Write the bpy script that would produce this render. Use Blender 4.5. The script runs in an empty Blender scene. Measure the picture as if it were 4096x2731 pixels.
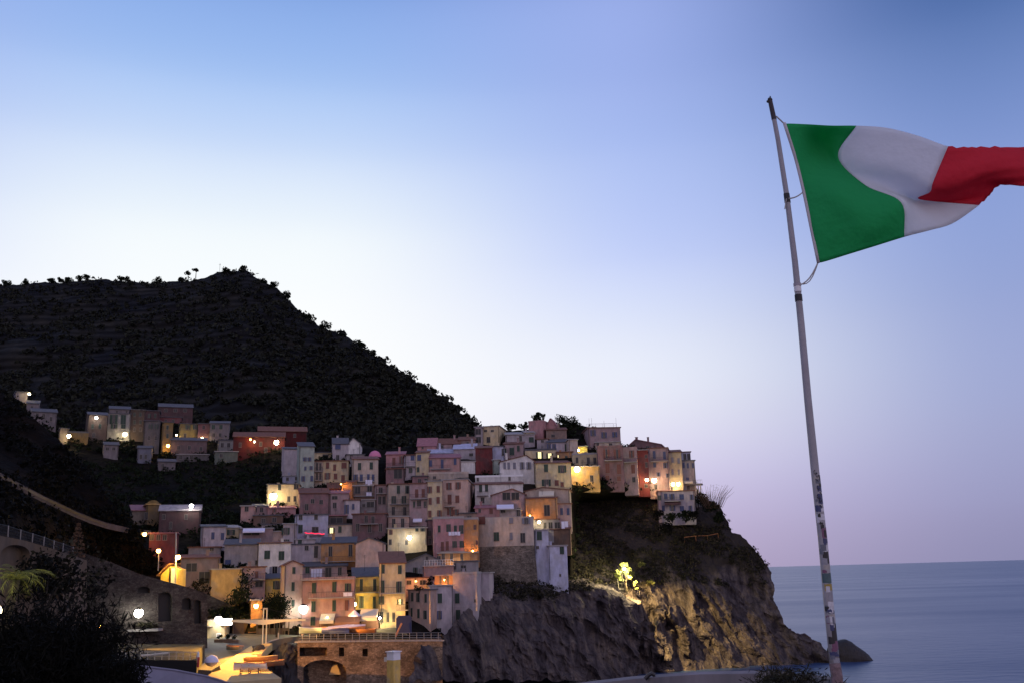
import bpy, math, random
import numpy as np
from mathutils import Vector, Matrix, noise
random.seed(7)
RNG = np.random.default_rng(11)
SC = bpy.context.scene
COL = SC.collection
R = math.radians

# ------------------------------------------------------------------ camera
FPX, CX, CY = 3868.0, 2048.0, 1365.5
PITCH, ROLL = R(13.47), R(1.57)
CAM = Vector((0, 0, 24.0))
FWD = Vector((0, math.cos(PITCH), math.sin(PITCH)))
_u0 = Vector((0, -math.sin(PITCH), math.cos(PITCH)))
_r0 = Vector((1, 0, 0))
UPV = _u0 * math.cos(ROLL) + _r0 * math.sin(ROLL)
RGT = _r0 * math.cos(ROLL) - _u0 * math.sin(ROLL)
cam_d = bpy.data.cameras.new('camera')
cam_d.sensor_width = 36.0
cam_d.lens = FPX / 4096 * 36.0
cam_d.clip_start = 0.1
cam_d.clip_end = 90000
cam = bpy.data.objects.new('camera', cam_d)
COL.objects.link(cam)
cam.matrix_world = Matrix(((RGT.x, UPV.x, -FWD.x, 0), (RGT.y, UPV.y, -FWD.y, 0), (RGT.z, UPV.z, -FWD.z, CAM.z), (0, 0, 0, 1)))
SC.camera = cam

def ray(px, py):
    return FWD + RGT * ((px - CX) / FPX) - UPV * ((py - CY) / FPX)
def P(px, py, Y):
    d = ray(px, py)
    return CAM + d * (Y / d.y)
def hit(px, py, p0, n):
    d = ray(px, py)
    return CAM + d * ((p0 - CAM).dot(n) / d.dot(n))
def onz(px, py, z):
    d = ray(px, py)
    return CAM + d * ((z - CAM.z) / d.z)
TAG = {'A': (1500, 1640, 2.94), 'B': (900, 1700, 2.94), 'C': (900, 2198, 2.94), 'D': (1500, 2100, 2.94),
       'E': (2100, 1640, 2.94), 'F': (0, 1500, 2.351), 'G': (0, 2060, 2.337), 'P': (800, 2380, 4.467),
       'Q': (1200, 2400, 4.704), 'R': (480, 2300, 3.6375), 'S': (0, 2050, 4.9), 'T': (450, 1950, 3.92),
       'U': (2380, 2150, 3.4846), 'X': (3000, 350, 1.845), 'K': (0, 1000, 1.176), 'Z': (0, 0, 1.0)}
def q(t, x, y):
    o = TAG[t]
    return (o[0] + x / o[2], o[1] + y / o[2])

def rbf(pts):
    pts = np.array(pts, float)
    xy = pts[:, :2] / 300.0
    n = len(pts)
    d = np.linalg.norm(xy[:, None] - xy[None], axis=2)
    A = np.zeros((n + 3, n + 3))
    A[:n, :n] = np.sqrt(d * d + 0.5) + np.eye(n) * -0.02
    A[:n, n] = 1; A[:n, n + 1:] = xy; A[n, :n] = 1; A[n + 1:, :n] = xy.T
    b = np.concatenate([pts[:, 2], np.zeros(3)])
    w = np.linalg.solve(A, b)
    def f(px, py):
        v = np.array([px, py]) / 300.0
        r = np.sqrt(((xy - v) ** 2).sum(1) + 0.5)
        return float(r @ w[:n] + w[n] + w[n + 1:] @ v)
    return f
def lerp(a, b, t): return a + (b - a) * t
def sstep(a, b, x):
    t = min(1, max(0, (x - a) / (b - a)))
    return t * t * (3 - 2 * t)
def prof(pts):
    xs = [p[0] for p in pts]; ys = [p[1] for p in pts]
    return lambda x: float(np.interp(x, xs, ys))

# village slope: how far each point of the hillside stands from the viewpoint
YF = rbf([(900, 2560, 178), (1200, 2520, 178), (1450, 2500, 180), (1560, 2480, 182), (1650, 2560, 178), (1720, 2570, 180), (1850, 2500, 196),
          (2050, 2600, 207), (2300, 2600, 218), (1100, 2300, 203), (1400, 2250, 212), (1600, 2150, 224), (1900, 2170, 222), (2150, 2200, 226),
          (2280, 2290, 230), (2560, 2250, 246), (2900, 2200, 262), (1100, 1970, 252), (1400, 1900, 264), (1700, 1850, 272), (2000, 1800, 280),
          (2130, 1700, 298), (2400, 1720, 294), (2400, 1900, 264), (2600, 1900, 274), (2780, 1950, 276), (2650, 2050, 264), (2250, 1950, 254),
          (2100, 2000, 246), (1800, 2000, 244), (1500, 2030, 244), (100, 1650, 290), (350, 1740, 300), (600, 1800, 300), (900, 1770, 312), (600, 1950, 262),
          (900, 2000, 246), (520, 2080, 226), (750, 2120, 222), (800, 2250, 204), (820, 2350, 188), (1000, 2420, 184)])

# ------------------------------------------------------------------ materials
def srgb(r, g, b):
    f = lambda c: (c / 255 / 12.92) if c / 255 <= 0.04045 else ((c / 255 + 0.055) / 1.055) ** 2.4
    return (f(r), f(g), f(b), 1)
def newmat(name):
    m = bpy.data.materials.new(name); m.use_nodes = True
    nt = m.node_tree
    return m, nt, nt.nodes, nt.links, nt.nodes['Principled BSDF']
def c4(c): return (c[0], c[1], c[2], 1)
def plain(name, col, rough=0.7, var=0.15, scale=3.0, metal=0.0, bump=0.0):
    m, nt, N, L, b = newmat(name)
    b.inputs['Roughness'].default_value = rough
    b.inputs['Metallic'].default_value = metal
    geo = N.new('ShaderNodeNewGeometry')
    no = N.new('ShaderNodeTexNoise'); no.inputs['Scale'].default_value = scale; no.inputs['Detail'].default_value = 5
    L.new(geo.outputs['Position'], no.inputs['Vector'])
    mx = N.new('ShaderNodeMix'); mx.data_type = 'RGBA'
    mx.inputs['A'].default_value = c4([c * (1 - var) for c in col]); mx.inputs['B'].default_value = c4([min(1, c * (1 + var)) for c in col])
    L.new(no.outputs['Fac'], mx.inputs['Factor'])
    L.new(mx.outputs['Result'], b.inputs['Base Color'])
    if bump:
        bp = N.new('ShaderNodeBump'); bp.inputs['Strength'].default_value = bump; bp.inputs['Distance'].default_value = 0.1
        L.new(no.outputs['Fac'], bp.inputs['Height']); L.new(bp.outputs['Normal'], b.inputs['Normal'])
    return m
def stucco(name, col):
    m, nt, N, L, b = newmat(name)
    b.inputs['Roughness'].default_value = 0.9; b.inputs['Specular IOR Level'].default_value = .15
    geo = N.new('ShaderNodeNewGeometry')
    mp = N.new('ShaderNodeMapping'); mp.inputs['Scale'].default_value = (1.1, 1.1, 0.5)
    L.new(geo.outputs['Position'], mp.inputs['Vector'])
    n1 = N.new('ShaderNodeTexNoise'); n1.inputs['Scale'].default_value = 1.0; n1.inputs['Detail'].default_value = 6; n1.inputs['Roughness'].default_value = 0.65
    L.new(mp.outputs['Vector'], n1.inputs['Vector'])
    n2 = N.new('ShaderNodeTexNoise'); n2.inputs['Scale'].default_value = 0.45; n2.inputs['Detail'].default_value = 4
    L.new(geo.outputs['Position'], n2.inputs['Vector'])
    oi = N.new('ShaderNodeObjectInfo')
    r1 = N.new('ShaderNodeMapRange'); r1.inputs['From Min'].default_value = 0.3; r1.inputs['From Max'].default_value = 0.75
    r1.inputs['To Min'].default_value = 1.1; r1.inputs['To Max'].default_value = 0.62
    L.new(n1.outputs['Fac'], r1.inputs['Value'])
    r2 = N.new('ShaderNodeMapRange'); r2.inputs['To Min'].default_value = 0.84; r2.inputs['To Max'].default_value = 1.14
    L.new(oi.outputs['Random'], r2.inputs['Value'])
    mul = N.new('ShaderNodeMath'); mul.operation = 'MULTIPLY'
    L.new(r1.outputs['Result'], mul.inputs[0]); L.new(r2.outputs['Result'], mul.inputs[1])
    mx = N.new('ShaderNodeMix'); mx.data_type = 'RGBA'
    grey = sum(col) / 3
    mx.inputs['A'].default_value = c4(col); mx.inputs['B'].default_value = c4([c * 0.6 + grey * 0.3 for c in col])
    rp = N.new('ShaderNodeMapRange'); rp.inputs['From Min'].default_value = 0.48; rp.inputs['From Max'].default_value = 0.62
    L.new(n2.outputs['Fac'], rp.inputs['Value']); L.new(rp.outputs['Result'], mx.inputs['Factor'])
    vm = N.new('ShaderNodeVectorMath'); vm.operation = 'SCALE'
    L.new(mx.outputs['Result'], vm.inputs[0]); L.new(mul.outputs[0], vm.inputs['Scale'])
    L.new(vm.outputs['Vector'], b.inputs['Base Color'])
    bp = N.new('ShaderNodeBump'); bp.inputs['Strength'].default_value = 0.3; bp.inputs['Distance'].default_value = 0.05
    L.new(n1.outputs['Fac'], bp.inputs['Height']); L.new(bp.outputs['Normal'], b.inputs['Normal'])
    return m
def masonry(name, col, scale=1.6, bump=0.7):
    m, nt, N, L, b = newmat(name)
    b.inputs['Roughness'].default_value = 0.92; b.inputs['Specular IOR Level'].default_value = .1
    geo = N.new('ShaderNodeNewGeometry')
    mp = N.new('ShaderNodeMapping'); mp.inputs['Scale'].default_value = (1, 1, 1.7)
    L.new(geo.outputs['Position'], mp.inputs['Vector'])
    vo = N.new('ShaderNodeTexVoronoi'); vo.inputs['Scale'].default_value = scale
    ve = N.new('ShaderNodeTexVoronoi'); ve.inputs['Scale'].default_value = scale; ve.feature = 'DISTANCE_TO_EDGE'
    no = N.new('ShaderNodeTexNoise'); no.inputs['Scale'].default_value = 0.5; no.inputs['Detail'].default_value = 6
    L.new(mp.outputs['Vector'], vo.inputs['Vector']); L.new(mp.outputs['Vector'], ve.inputs['Vector']); L.new(geo.outputs['Position'], no.inputs['Vector'])
    sep = N.new('ShaderNodeSeparateColor'); L.new(vo.outputs['Color'], sep.inputs['Color'])
    mx = N.new('ShaderNodeMix'); mx.data_type = 'RGBA'
    mx.inputs['A'].default_value = c4([c * 0.65 for c in col]); mx.inputs['B'].default_value = c4([c * 1.3 for c in col])
    L.new(sep.outputs[0], mx.inputs['Factor'])
    r1 = N.new('ShaderNodeMapRange'); r1.inputs['From Min'].default_value = 0.0; r1.inputs['From Max'].default_value = 0.07; r1.inputs['To Min'].default_value = 0.45
    L.new(ve.outputs['Distance'], r1.inputs['Value'])
    r2 = N.new('ShaderNodeMapRange'); r2.inputs['From Min'].default_value = 0.3; r2.inputs['From Max'].default_value = 0.7; r2.inputs['To Min'].default_value = 0.55; r2.inputs['To Max'].default_value = 1.25
    L.new(no.outputs['Fac'], r2.inputs['Value'])
    mul = N.new('ShaderNodeMath'); mul.operation = 'MULTIPLY'; L.new(r1.outputs['Result'], mul.inputs[0]); L.new(r2.outputs['Result'], mul.inputs[1])
    vm = N.new('ShaderNodeVectorMath'); vm.operation = 'SCALE'
    L.new(mx.outputs['Result'], vm.inputs[0]); L.new(mul.outputs[0], vm.inputs['Scale']); L.new(vm.outputs['Vector'], b.inputs['Base Color'])
    bp = N.new('ShaderNodeBump'); bp.inputs['Strength'].default_value = bump; bp.inputs['Distance'].default_value = 0.12
    L.new(r1.outputs['Result'], bp.inputs['Height']); L.new(bp.outputs['Normal'], b.inputs['Normal'])
    return m
def tiles(name, col):
    m, nt, N, L, b = newmat(name)
    b.inputs['Roughness'].default_value = 0.85
    tc = N.new('ShaderNodeTexCoord')
    wv = N.new('ShaderNodeTexWave'); wv.inputs['Scale'].default_value = 1.6; wv.bands_direction = 'X'
    no = N.new('ShaderNodeTexNoise'); no.inputs['Scale'].default_value = 1.5; no.inputs['Detail'].default_value = 6
    L.new(tc.outputs['Object'], wv.inputs['Vector']); L.new(tc.outputs['Object'], no.inputs['Vector'])
    mx = N.new('ShaderNodeMix'); mx.data_type = 'RGBA'
    mx.inputs['A'].default_value = c4([c * 0.55 for c in col]); mx.inputs['B'].default_value = c4([c * 1.35 for c in col])
    L.new(no.outputs['Fac'], mx.inputs['Factor']); L.new(mx.outputs['Result'], b.inputs['Base Color'])
    bp = N.new('ShaderNodeBump'); bp.inputs['Strength'].default_value = 0.6; bp.inputs['Distance'].default_value = 0.1
    L.new(wv.outputs['Fac'], bp.inputs['Height']); L.new(bp.outputs['Normal'], b.inputs['Normal'])
    return m
def foliage(name, c1, c2, c3=None):
    m, nt, N, L, b = newmat(name)
    b.inputs['Roughness'].default_value = 0.85; b.inputs['Specular IOR Level'].default_value = 0.12
    geo = N.new('ShaderNodeNewGeometry')
    no = N.new('ShaderNodeTexNoise'); no.inputs['Scale'].default_value = 0.16; no.inputs['Detail'].default_value = 3
    L.new(geo.outputs['Position'], no.inputs['Vector'])
    ad = N.new('ShaderNodeMath'); ad.operation = 'ADD'; L.new(geo.outputs['Random Per Island'], ad.inputs[0]); L.new(no.outputs['Fac'], ad.inputs[1])
    ha = N.new('ShaderNodeMath'); ha.operation = 'MULTIPLY'; ha.inputs[1].default_value = 0.5; L.new(ad.outputs[0], ha.inputs[0])
    cr = N.new('ShaderNodeValToRGB')
    cr.color_ramp.elements[0].position = 0.2; cr.color_ramp.elements[0].color = c4(c1)
    cr.color_ramp.elements[1].position = 0.8; cr.color_ramp.elements[1].color = c4(c2)
    if c3:
        e = cr.color_ramp.elements.new(0.62); e.color = c4(c3)
    L.new(ha.outputs[0], cr.inputs['Fac']); L.new(cr.outputs['Color'], b.inputs['Base Color'])
    return m
def emit(name, col, s):
    m, nt, N, L, b = newmat(name)
    b.inputs['Base Color'].default_value = c4(col); b.inputs['Emission Color'].default_value = c4(col); b.inputs['Emission Strength'].default_value = s
    return m

ST = {k: stucco('stucco_' + k, v) for k, v in dict(
    cream=(.58, .47, .29), white=(.66, .63, .60), pink=(.46, .28, .255), rose=(.44, .235, .235), ochre=(.58, .37, .14), yellow=(.68, .48, .14),
    orange=(.53, .28, .12), red=(.22, .055, .05), darkred=(.18, .05, .05), lilac=(.46, .40, .42), bluewhite=(.46, .47, .60), greygreen=(.34, .39, .34),
    brown=(.30, .21, .17), plum=(.24, .14, .145), beige=(.52, .42, .34), peach=(.57, .40, .33), grey=(.32, .29, .29), mauve=(.37, .26, .26), darkbrown=(.14, .09, .07)).items()}
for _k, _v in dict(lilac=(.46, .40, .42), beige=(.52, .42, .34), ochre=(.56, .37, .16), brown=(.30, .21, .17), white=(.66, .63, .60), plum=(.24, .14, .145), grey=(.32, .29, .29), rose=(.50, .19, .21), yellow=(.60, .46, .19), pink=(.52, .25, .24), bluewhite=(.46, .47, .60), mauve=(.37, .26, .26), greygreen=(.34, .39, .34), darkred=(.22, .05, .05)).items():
    ST[_k + '_aged'] = stucco('shaded_stucco_' + _k, [c * .42 for c in _v])  # darkened copies for the valley houses: the valley's shade is put into the colour
M = dict(
    tile=tiles('terracotta_tiles', (.20, .09, .06)), slate=tiles('grey_slate_tiles', (.11, .11, .125)), pinktile=tiles('pink_tiles', (.36, .16, .18)),
    concrete=plain('pale_concrete', (.32, .30, .29), .9, .25, 1.2), frame=plain('painted_frame', (.22, .19, .17), .6, .1), wood=plain('weathered_wood', (.16, .10, .06), .8, .3, 2.0),
    green=plain('dark_green_shutter', (.018, .045, .032), .6, .2), brownsh=plain('brown_shutter', (.16, .055, .04), .6, .2), dark=plain('dark_opening', (.012, .012, .014), .5, .1),
    greysh=plain('grey_shutter', (.20, .20, .24), .6, .2), bluesh=plain('blue_shutter', (.05, .07, .16), .6, .2),
    iron=plain('dark_iron', (.05, .045, .045), .5, .2, 4, .6), steel=plain('galvanised_steel', (.42, .42, .44), .45, .15, 5, .6), cloth=plain('white_cloth', (.70, .68, .80), .9, .08),
    tarp=plain('lilac_tarpaulin', (.36, .33, .52), .6, .15), bluetarp=plain('blue_tarpaulin', (.022, .028, .09), .6, .2), canvas=plain('pale_canvas', (.62, .56, .44), .9, .1),
    browncanvas=plain('brown_canvas', (.10, .05, .045), .9, .15), rock=plain('dry_stone', (.20, .17, .14), .95, .4, .8, 0, .8), masonry=masonry('rubble_masonry', (.20, .17, .14), 2.2, .5),
    greymasonry=masonry('grey_masonry', (.068, .058, .053), 2.2, .5), bridge=masonry('bridge_masonry', (.26, .18, .12), 2.4, .5), soil=plain('dark_soil', (.006, .005, .004), .95, .5, .5, 0, .6),
    paving=plain('worn_paving', (.11, .105, .095), .85, .25, 1.0), ramp=plain('concrete_ramp', (.48, .37, .20), .85, .2, .9), white=plain('white_paint', (.75, .74, .74), .5, .06),
    redpaint=plain('red_paint', (.45, .03, .03), .5, .15), hullwood=plain('varnished_wood', (.30, .13, .05), .5, .3, 3), hullorange=plain('orange_paint', (.50, .20, .07), .5, .1),
    boatgreen=plain('pale_green_paint', (.45, .55, .48), .5, .1), bluepaint=plain('blue_paint', (.05, .07, .22), .5, .1), yellowwall=stucco('stucco_bright_yellow', (.62, .42, .12)),
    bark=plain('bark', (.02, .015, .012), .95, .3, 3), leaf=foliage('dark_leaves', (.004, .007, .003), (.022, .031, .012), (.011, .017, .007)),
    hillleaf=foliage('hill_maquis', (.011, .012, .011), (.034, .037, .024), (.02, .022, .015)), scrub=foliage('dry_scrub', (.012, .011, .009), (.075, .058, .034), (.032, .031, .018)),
    palmleaf=foliage('palm_leaves', (.05, .07, .02), (.20, .19, .06)), needles=foliage('conifer_needles', (.06, .04, .025), (.17, .10, .06)), blackleaf=foliage('black_green_leaves', (.002, .0024, .0018), (.007, .007, .0045)),
    bulb=emit('warm_bulb', (1, .80, .45), 40), bulborange=emit('orange_bulb', (1, .55, .12), 30), bulbwhite=emit('white_bulb', (1, .97, .85), 45), litpane=emit('lit_pane', (1, .86, .38), 1.5),
    litsign=emit('lit_box', (1, .98, .95), 5), redled=emit('red_led', (1, .02, .08), 1.6))
def glassmat():
    m, nt, N, L, b = newmat('window_glass')
    b.inputs['Base Color'].default_value = (.012, .013, .018, 1); b.inputs['Roughness'].default_value = 0.12
    return m
M['glass'] = glassmat()

# ------------------------------------------------------------------ mesh helpers
class MB:
    def __init__(s): s.v = []; s.f = []; s.m = []
    def add(s, vs, fs, mi=0):
        o = len(s.v); s.v += [tuple(v) for v in vs]
        for f in fs: s.f.append([i + o for i in f]); s.m.append(mi)
    def box(s, a, b, mi=0):
        x0, y0, z0 = a; x1, y1, z1 = b
        s.add([(x0, y0, z0), (x1, y0, z0), (x1, y1, z0), (x0, y1, z0), (x0, y0, z1), (x1, y0, z1), (x1, y1, z1), (x0, y1, z1)],
              [(0, 3, 2, 1), (4, 5, 6, 7), (0, 1, 5, 4), (1, 2, 6, 5), (2, 3, 7, 6), (3, 0, 4, 7)], mi)
    def prism(s, poly, ext, mi=0):
        n = len(poly); ext = Vector(ext)
        vs = [Vector(p) for p in poly] + [Vector(p) + ext for p in poly]
        s.add(vs, [tuple(range(n)), tuple(range(2 * n - 1, n - 1, -1))] + [(i, i + n, (i + 1) % n + n, (i + 1) % n) for i in range(n)], mi)
    def tube(s, pts, rad, n=8, mi=0, cap=True):
        pts = [Vector(p) for p in pts]
        if not isinstance(rad, (list, tuple)): rad = [rad] * len(pts)
        o = len(s.v)
        for i, p in enumerate(pts):
            d = (pts[min(i + 1, len(pts) - 1)] - pts[max(i - 1, 0)]).normalized()
            a = d.orthogonal() if abs(d.z) > .99 else d.cross(Vector((0, 0, 1)))
            a.normalize(); b = d.cross(a)
            for k in range(n):
                t = 2 * math.pi * k / n
                s.v.append(tuple(p + (a * math.cos(t) + b * math.sin(t)) * rad[i]))
        for i in range(len(pts) - 1):
            for k in range(n):
                s.f.append([o + i * n + k, o + i * n + (k + 1) % n, o + (i + 1) * n + (k + 1) % n, o + (i + 1) * n + k]); s.m.append(mi)
        if cap:
            s.f.append([o + k for k in range(n)][::-1]); s.m.append(mi)
            e = o + (len(pts) - 1) * n
            s.f.append([e + k for k in range(n)]); s.m.append(mi)
    def sphere(s, c, r, n=10, mi=0, sz=1.0):
        c = Vector(c); o = len(s.v); h = n // 2
        for i in range(h + 1):
            t = math.pi * i / h
            for k in range(n):
                p = 2 * math.pi * k / n
                s.v.append((c.x + r * math.sin(t) * math.cos(p), c.y + r * math.sin(t) * math.sin(p), c.z + r * sz * math.cos(t)))
        for i in range(h):
            for k in range(n):
                s.f.append([o + i * n + k, o + (i + 1) * n + k, o + (i + 1) * n + (k + 1) % n, o + i * n + (k + 1) % n]); s.m.append(mi)
    def mesh(s, name, mats):
        me = bpy.data.meshes.new(name); me.from_pydata(s.v, [], s.f)
        for m in (mats if isinstance(mats, (list, tuple)) else [mats]): me.materials.append(m)
        me.polygons.foreach_set('material_index', s.m); me.validate(); me.update()
        return me
    def build(s, name, mats, parent=None, smooth=False):
        me = s.mesh(name, mats)
        if smooth: me.polygons.foreach_set('use_smooth', [True] * len(me.polygons))
        return link(name, me, parent)
def link(name, data, parent=None):
    o = bpy.data.objects.new(name, data); COL.objects.link(o)
    if parent is not None: o.parent = parent
    return o
def tag(o, label=None, cat=None, group=None, kind=None):
    if label: o['label'] = label
    if cat: o['category'] = cat
    if group: o['group'] = group
    if kind: o['kind'] = kind
    return o
def empty(name, loc, rz=0, label=None, cat=None, group=None):
    o = link(name, None); o.location = loc; o.rotation_euler = (0, 0, rz); o.empty_display_size = 0.3
    return tag(o, label, cat, group)
def leaves(name, cen, size, mat, parent=None, aspect=0.6, up=0.0, loc=None):
    """many small leaf faces, one mesh; cen (N,3) in the parent's space"""
    cen = np.asarray(cen, float); n = len(cen)
    a = RNG.normal(size=(n, 3)); a[:, 2] += up; a /= np.linalg.norm(a, axis=1, keepdims=True)
    b = RNG.normal(size=(n, 3)); b -= (b * a).sum(1, keepdims=True) * a; b /= np.linalg.norm(b, axis=1, keepdims=True)
    s = np.broadcast_to(np.asarray(size, float), (n,)) * RNG.uniform(.6, 1.35, n)
    A = a * s[:, None]; B = b * (s * aspect)[:, None]
    v = np.stack([cen - A - B * .5, cen - B, cen + A, cen + B * .9], 1).reshape(-1, 3)
    me = bpy.data.meshes.new(name)
    me.vertices.add(4 * n); me.vertices.foreach_set('co', v.ravel())
    me.loops.add(4 * n); me.loops.foreach_set('vertex_index', np.arange(4 * n))
    me.polygons.add(n); me.polygons.foreach_set('loop_start', np.arange(n) * 4)
    me.materials.append(mat); me.update(calc_edges=True); me.validate()
    return link(name, me, parent)
def blob(c, r, n):
    """points of a lumpy crown: a few overlapping clumps, denser near their skins"""
    c = np.array(c, float); r = np.array(r, float); out = []
    k = max(4, n // 60)
    for i in range(k):
        d = RNG.normal(size=3); d /= np.linalg.norm(d)
        cc = c + d * r * RNG.uniform(.25, .75); rr = r * RNG.uniform(.28, .55)
        u = RNG.normal(size=(n // k, 3)); u /= np.linalg.norm(u, axis=1, keepdims=True)
        out.append(cc + u * rr * (RNG.uniform(.35, 1.0, (n // k, 1)) ** .5))
    return np.concatenate(out)
# ------------------------------------------------------------------ world: dusk sky
def build_world():
    w = bpy.data.worlds.new('World'); SC.world = w; w.use_nodes = True
    nt = w.node_tree; N = nt.nodes; L = nt.links
    bg = N['Background']; bg.inputs['Strength'].default_value = 1.0
    tc = N.new('ShaderNodeTexCoord')
    sx = N.new('ShaderNodeSeparateXYZ'); L.new(tc.outputs['Generated'], sx.inputs[0])
    # azimuth away from the afterglow, as cosine on the ground plane
    az = R(-17.0)
    fl = N.new('ShaderNodeVectorMath'); fl.operation = 'MULTIPLY'; fl.inputs[1].default_value = (1, 1, 0); L.new(tc.outputs['Generated'], fl.inputs[0])
    nm = N.new('ShaderNodeVectorMath'); nm.operation = 'NORMALIZE'; L.new(fl.outputs[0], nm.inputs[0])
    dt = N.new('ShaderNodeVectorMath'); dt.operation = 'DOT_PRODUCT'; dt.inputs[1].default_value = (math.sin(az), math.cos(az), 0); L.new(nm.outputs[0], dt.inputs[0])
    ac = N.new('ShaderNodeMath'); ac.operation = 'ARCCOSINE'; L.new(dt.outputs['Value'], ac.inputs[0])
    el = N.new('ShaderNodeMath'); el.operation = 'ARCSINE'; L.new(sx.outputs['Z'], el.inputs[0])
    fe = N.new('ShaderNodeMapRange'); fe.inputs['From Min'].default_value = 0; fe.inputs['From Max'].default_value = R(40); L.new(el.outputs[0], fe.inputs['Value'])
    def ramp(stops):
        cr = N.new('ShaderNodeValToRGB'); cr.color_ramp.interpolation = 'CARDINAL'
        e = cr.color_ramp.elements
        e[0].position = 0; e[0].color = srgb(*stops[0][1]); e[1].position = 1; e[1].color = srgb(*stops[-1][1])
        for d, c in stops[1:-1]:
            k = e.new(d / 40); k.color = srgb(*c)
        L.new(fe.outputs['Result'], cr.inputs['Fac'])
        return cr.outputs['Color']
    glow = ramp(SKY_GLOW); mid = ramp(SKY_MID); side = ramp(SKY_SIDE); back = ramp(SKY_BACK)
    def mixc(a, b, lo, hi):
        mr = N.new('ShaderNodeMapRange'); mr.interpolation_type = 'SMOOTHSTEP'; mr.inputs['From Min'].default_value = R(lo); mr.inputs['From Max'].default_value = R(hi)
        L.new(ac.outputs[0], mr.inputs['Value'])
        mx = N.new('ShaderNodeMix'); mx.data_type = 'RGBA'; L.new(mr.outputs['Result'], mx.inputs['Factor']); L.new(a, mx.inputs['A']); L.new(b, mx.inputs['B'])
        return mx.outputs['Result']
    c = mixc(mixc(mixc(glow, mid, 4, 27), side, 23, 46), back, 59, 124)
    # the Nishita sky at sunset adds its share of scattered light
    sk = N.new('ShaderNodeTexSky'); sk.sky_type = 'NISHITA'; sk.sun_disc = False; sk.sun_elevation = R(-2.0); sk.sun_rotation = az
    sc = N.new('ShaderNodeVectorMath'); sc.operation = 'SCALE'; sc.inputs['Scale'].default_value = NISHITA; L.new(sk.outputs[0], sc.inputs[0])
    ad = N.new('ShaderNodeVectorMath'); ad.operation = 'ADD'; L.new(c, ad.inputs[0]); L.new(sc.outputs[0], ad.inputs[1])
    L.new(ad.outputs[0], bg.inputs['Color'])
SKY_GLOW = [(0, (255, 252, 255)), (10, (255, 255, 255)), (16, (250, 253, 255)), (20, (238, 246, 253)), (24, (206, 223, 250)), (28, (167, 196, 243)), (33, (132, 166, 227)), (40, (96, 130, 196))]
SKY_MID = [(0, (182, 166, 198)), (5, (210, 202, 232)), (10, (232, 234, 248)), (14, (222, 229, 250)), (18, (196, 209, 249)), (24, (172, 191, 242)), (28, (158, 178, 235)), (33, (150, 170, 230)), (40, (110, 135, 200))]
SKY_SIDE = [(0, (142, 141, 178)), (3, (152, 153, 192)), (8, (159, 167, 208)), (14, (150, 165, 213)), (21, (132, 154, 210)), (28, (94, 122, 180)), (34, (56, 86, 146)), (40, (40, 66, 122))]
SKY_BACK = [(0, (246, 220, 232)), (10, (244, 220, 235)), (22, (222, 210, 236)), (40, (165, 172, 218))]
NISHITA = 0.01
build_world()
SC.view_settings.view_transform = 'Standard'; SC.view_settings.look = 'None'; SC.view_settings.exposure = 0; SC.view_settings.gamma = 1
SC.cycles.use_denoising = True
SC.cycles.max_bounces = 5
SC.cycles.sample_clamp_indirect = 4
SC.cycles.use_light_tree = True

# ------------------------------------------------------------------ sea
def sea_mat():
    m, nt, N, L, b = newmat('sea_water')
    b.inputs['Base Color'].default_value = (.030, .060, .150, 1); b.inputs['IOR'].default_value = 1.33
    geo = N.new('ShaderNodeNewGeometry')
    mp = N.new('ShaderNodeMapping'); mp.inputs['Scale'].default_value = (.0025, .012, 1); L.new(geo.outputs['Position'], mp.inputs['Vector'])
    n1 = N.new('ShaderNodeTexNoise'); n1.inputs['Scale'].default_value = 1; n1.inputs['Detail'].default_value = 5; L.new(mp.outputs[0], n1.inputs['Vector'])
    r = N.new('ShaderNodeMapRange'); r.inputs['From Min'].default_value = .35; r.inputs['From Max'].default_value = .65; r.inputs['To Min'].default_value = .27; r.inputs['To Max'].default_value = .35
    L.new(n1.outputs['Fac'], r.inputs['Value']); L.new(r.outputs['Result'], b.inputs['Roughness'])
    mp2 = N.new('ShaderNodeMapping'); mp2.inputs['Scale'].default_value = (.12, .3, 1); L.new(geo.outputs['Position'], mp2.inputs['Vector'])
    n2 = N.new('ShaderNodeTexNoise'); n2.inputs['Scale'].default_value = 1; n2.inputs['Detail'].default_value = 4; L.new(mp2.outputs[0], n2.inputs['Vector'])
    bp = N.new('ShaderNodeBump'); bp.inputs['Strength'].default_value = .55; bp.inputs['Distance'].default_value = 1.0; L.new(n2.outputs['Fac'], bp.inputs['Height'])
    L.new(bp.outputs['Normal'], b.inputs['Normal'])
    return m
mb = MB(); S = 70000
mb.add([(-S, -3000, 0), (S, -3000, 0), (S, S, 0), (-S, S, 0)], [(0, 1, 2, 3)])
tag(mb.build('sea', sea_mat()), kind='structure')

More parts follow.
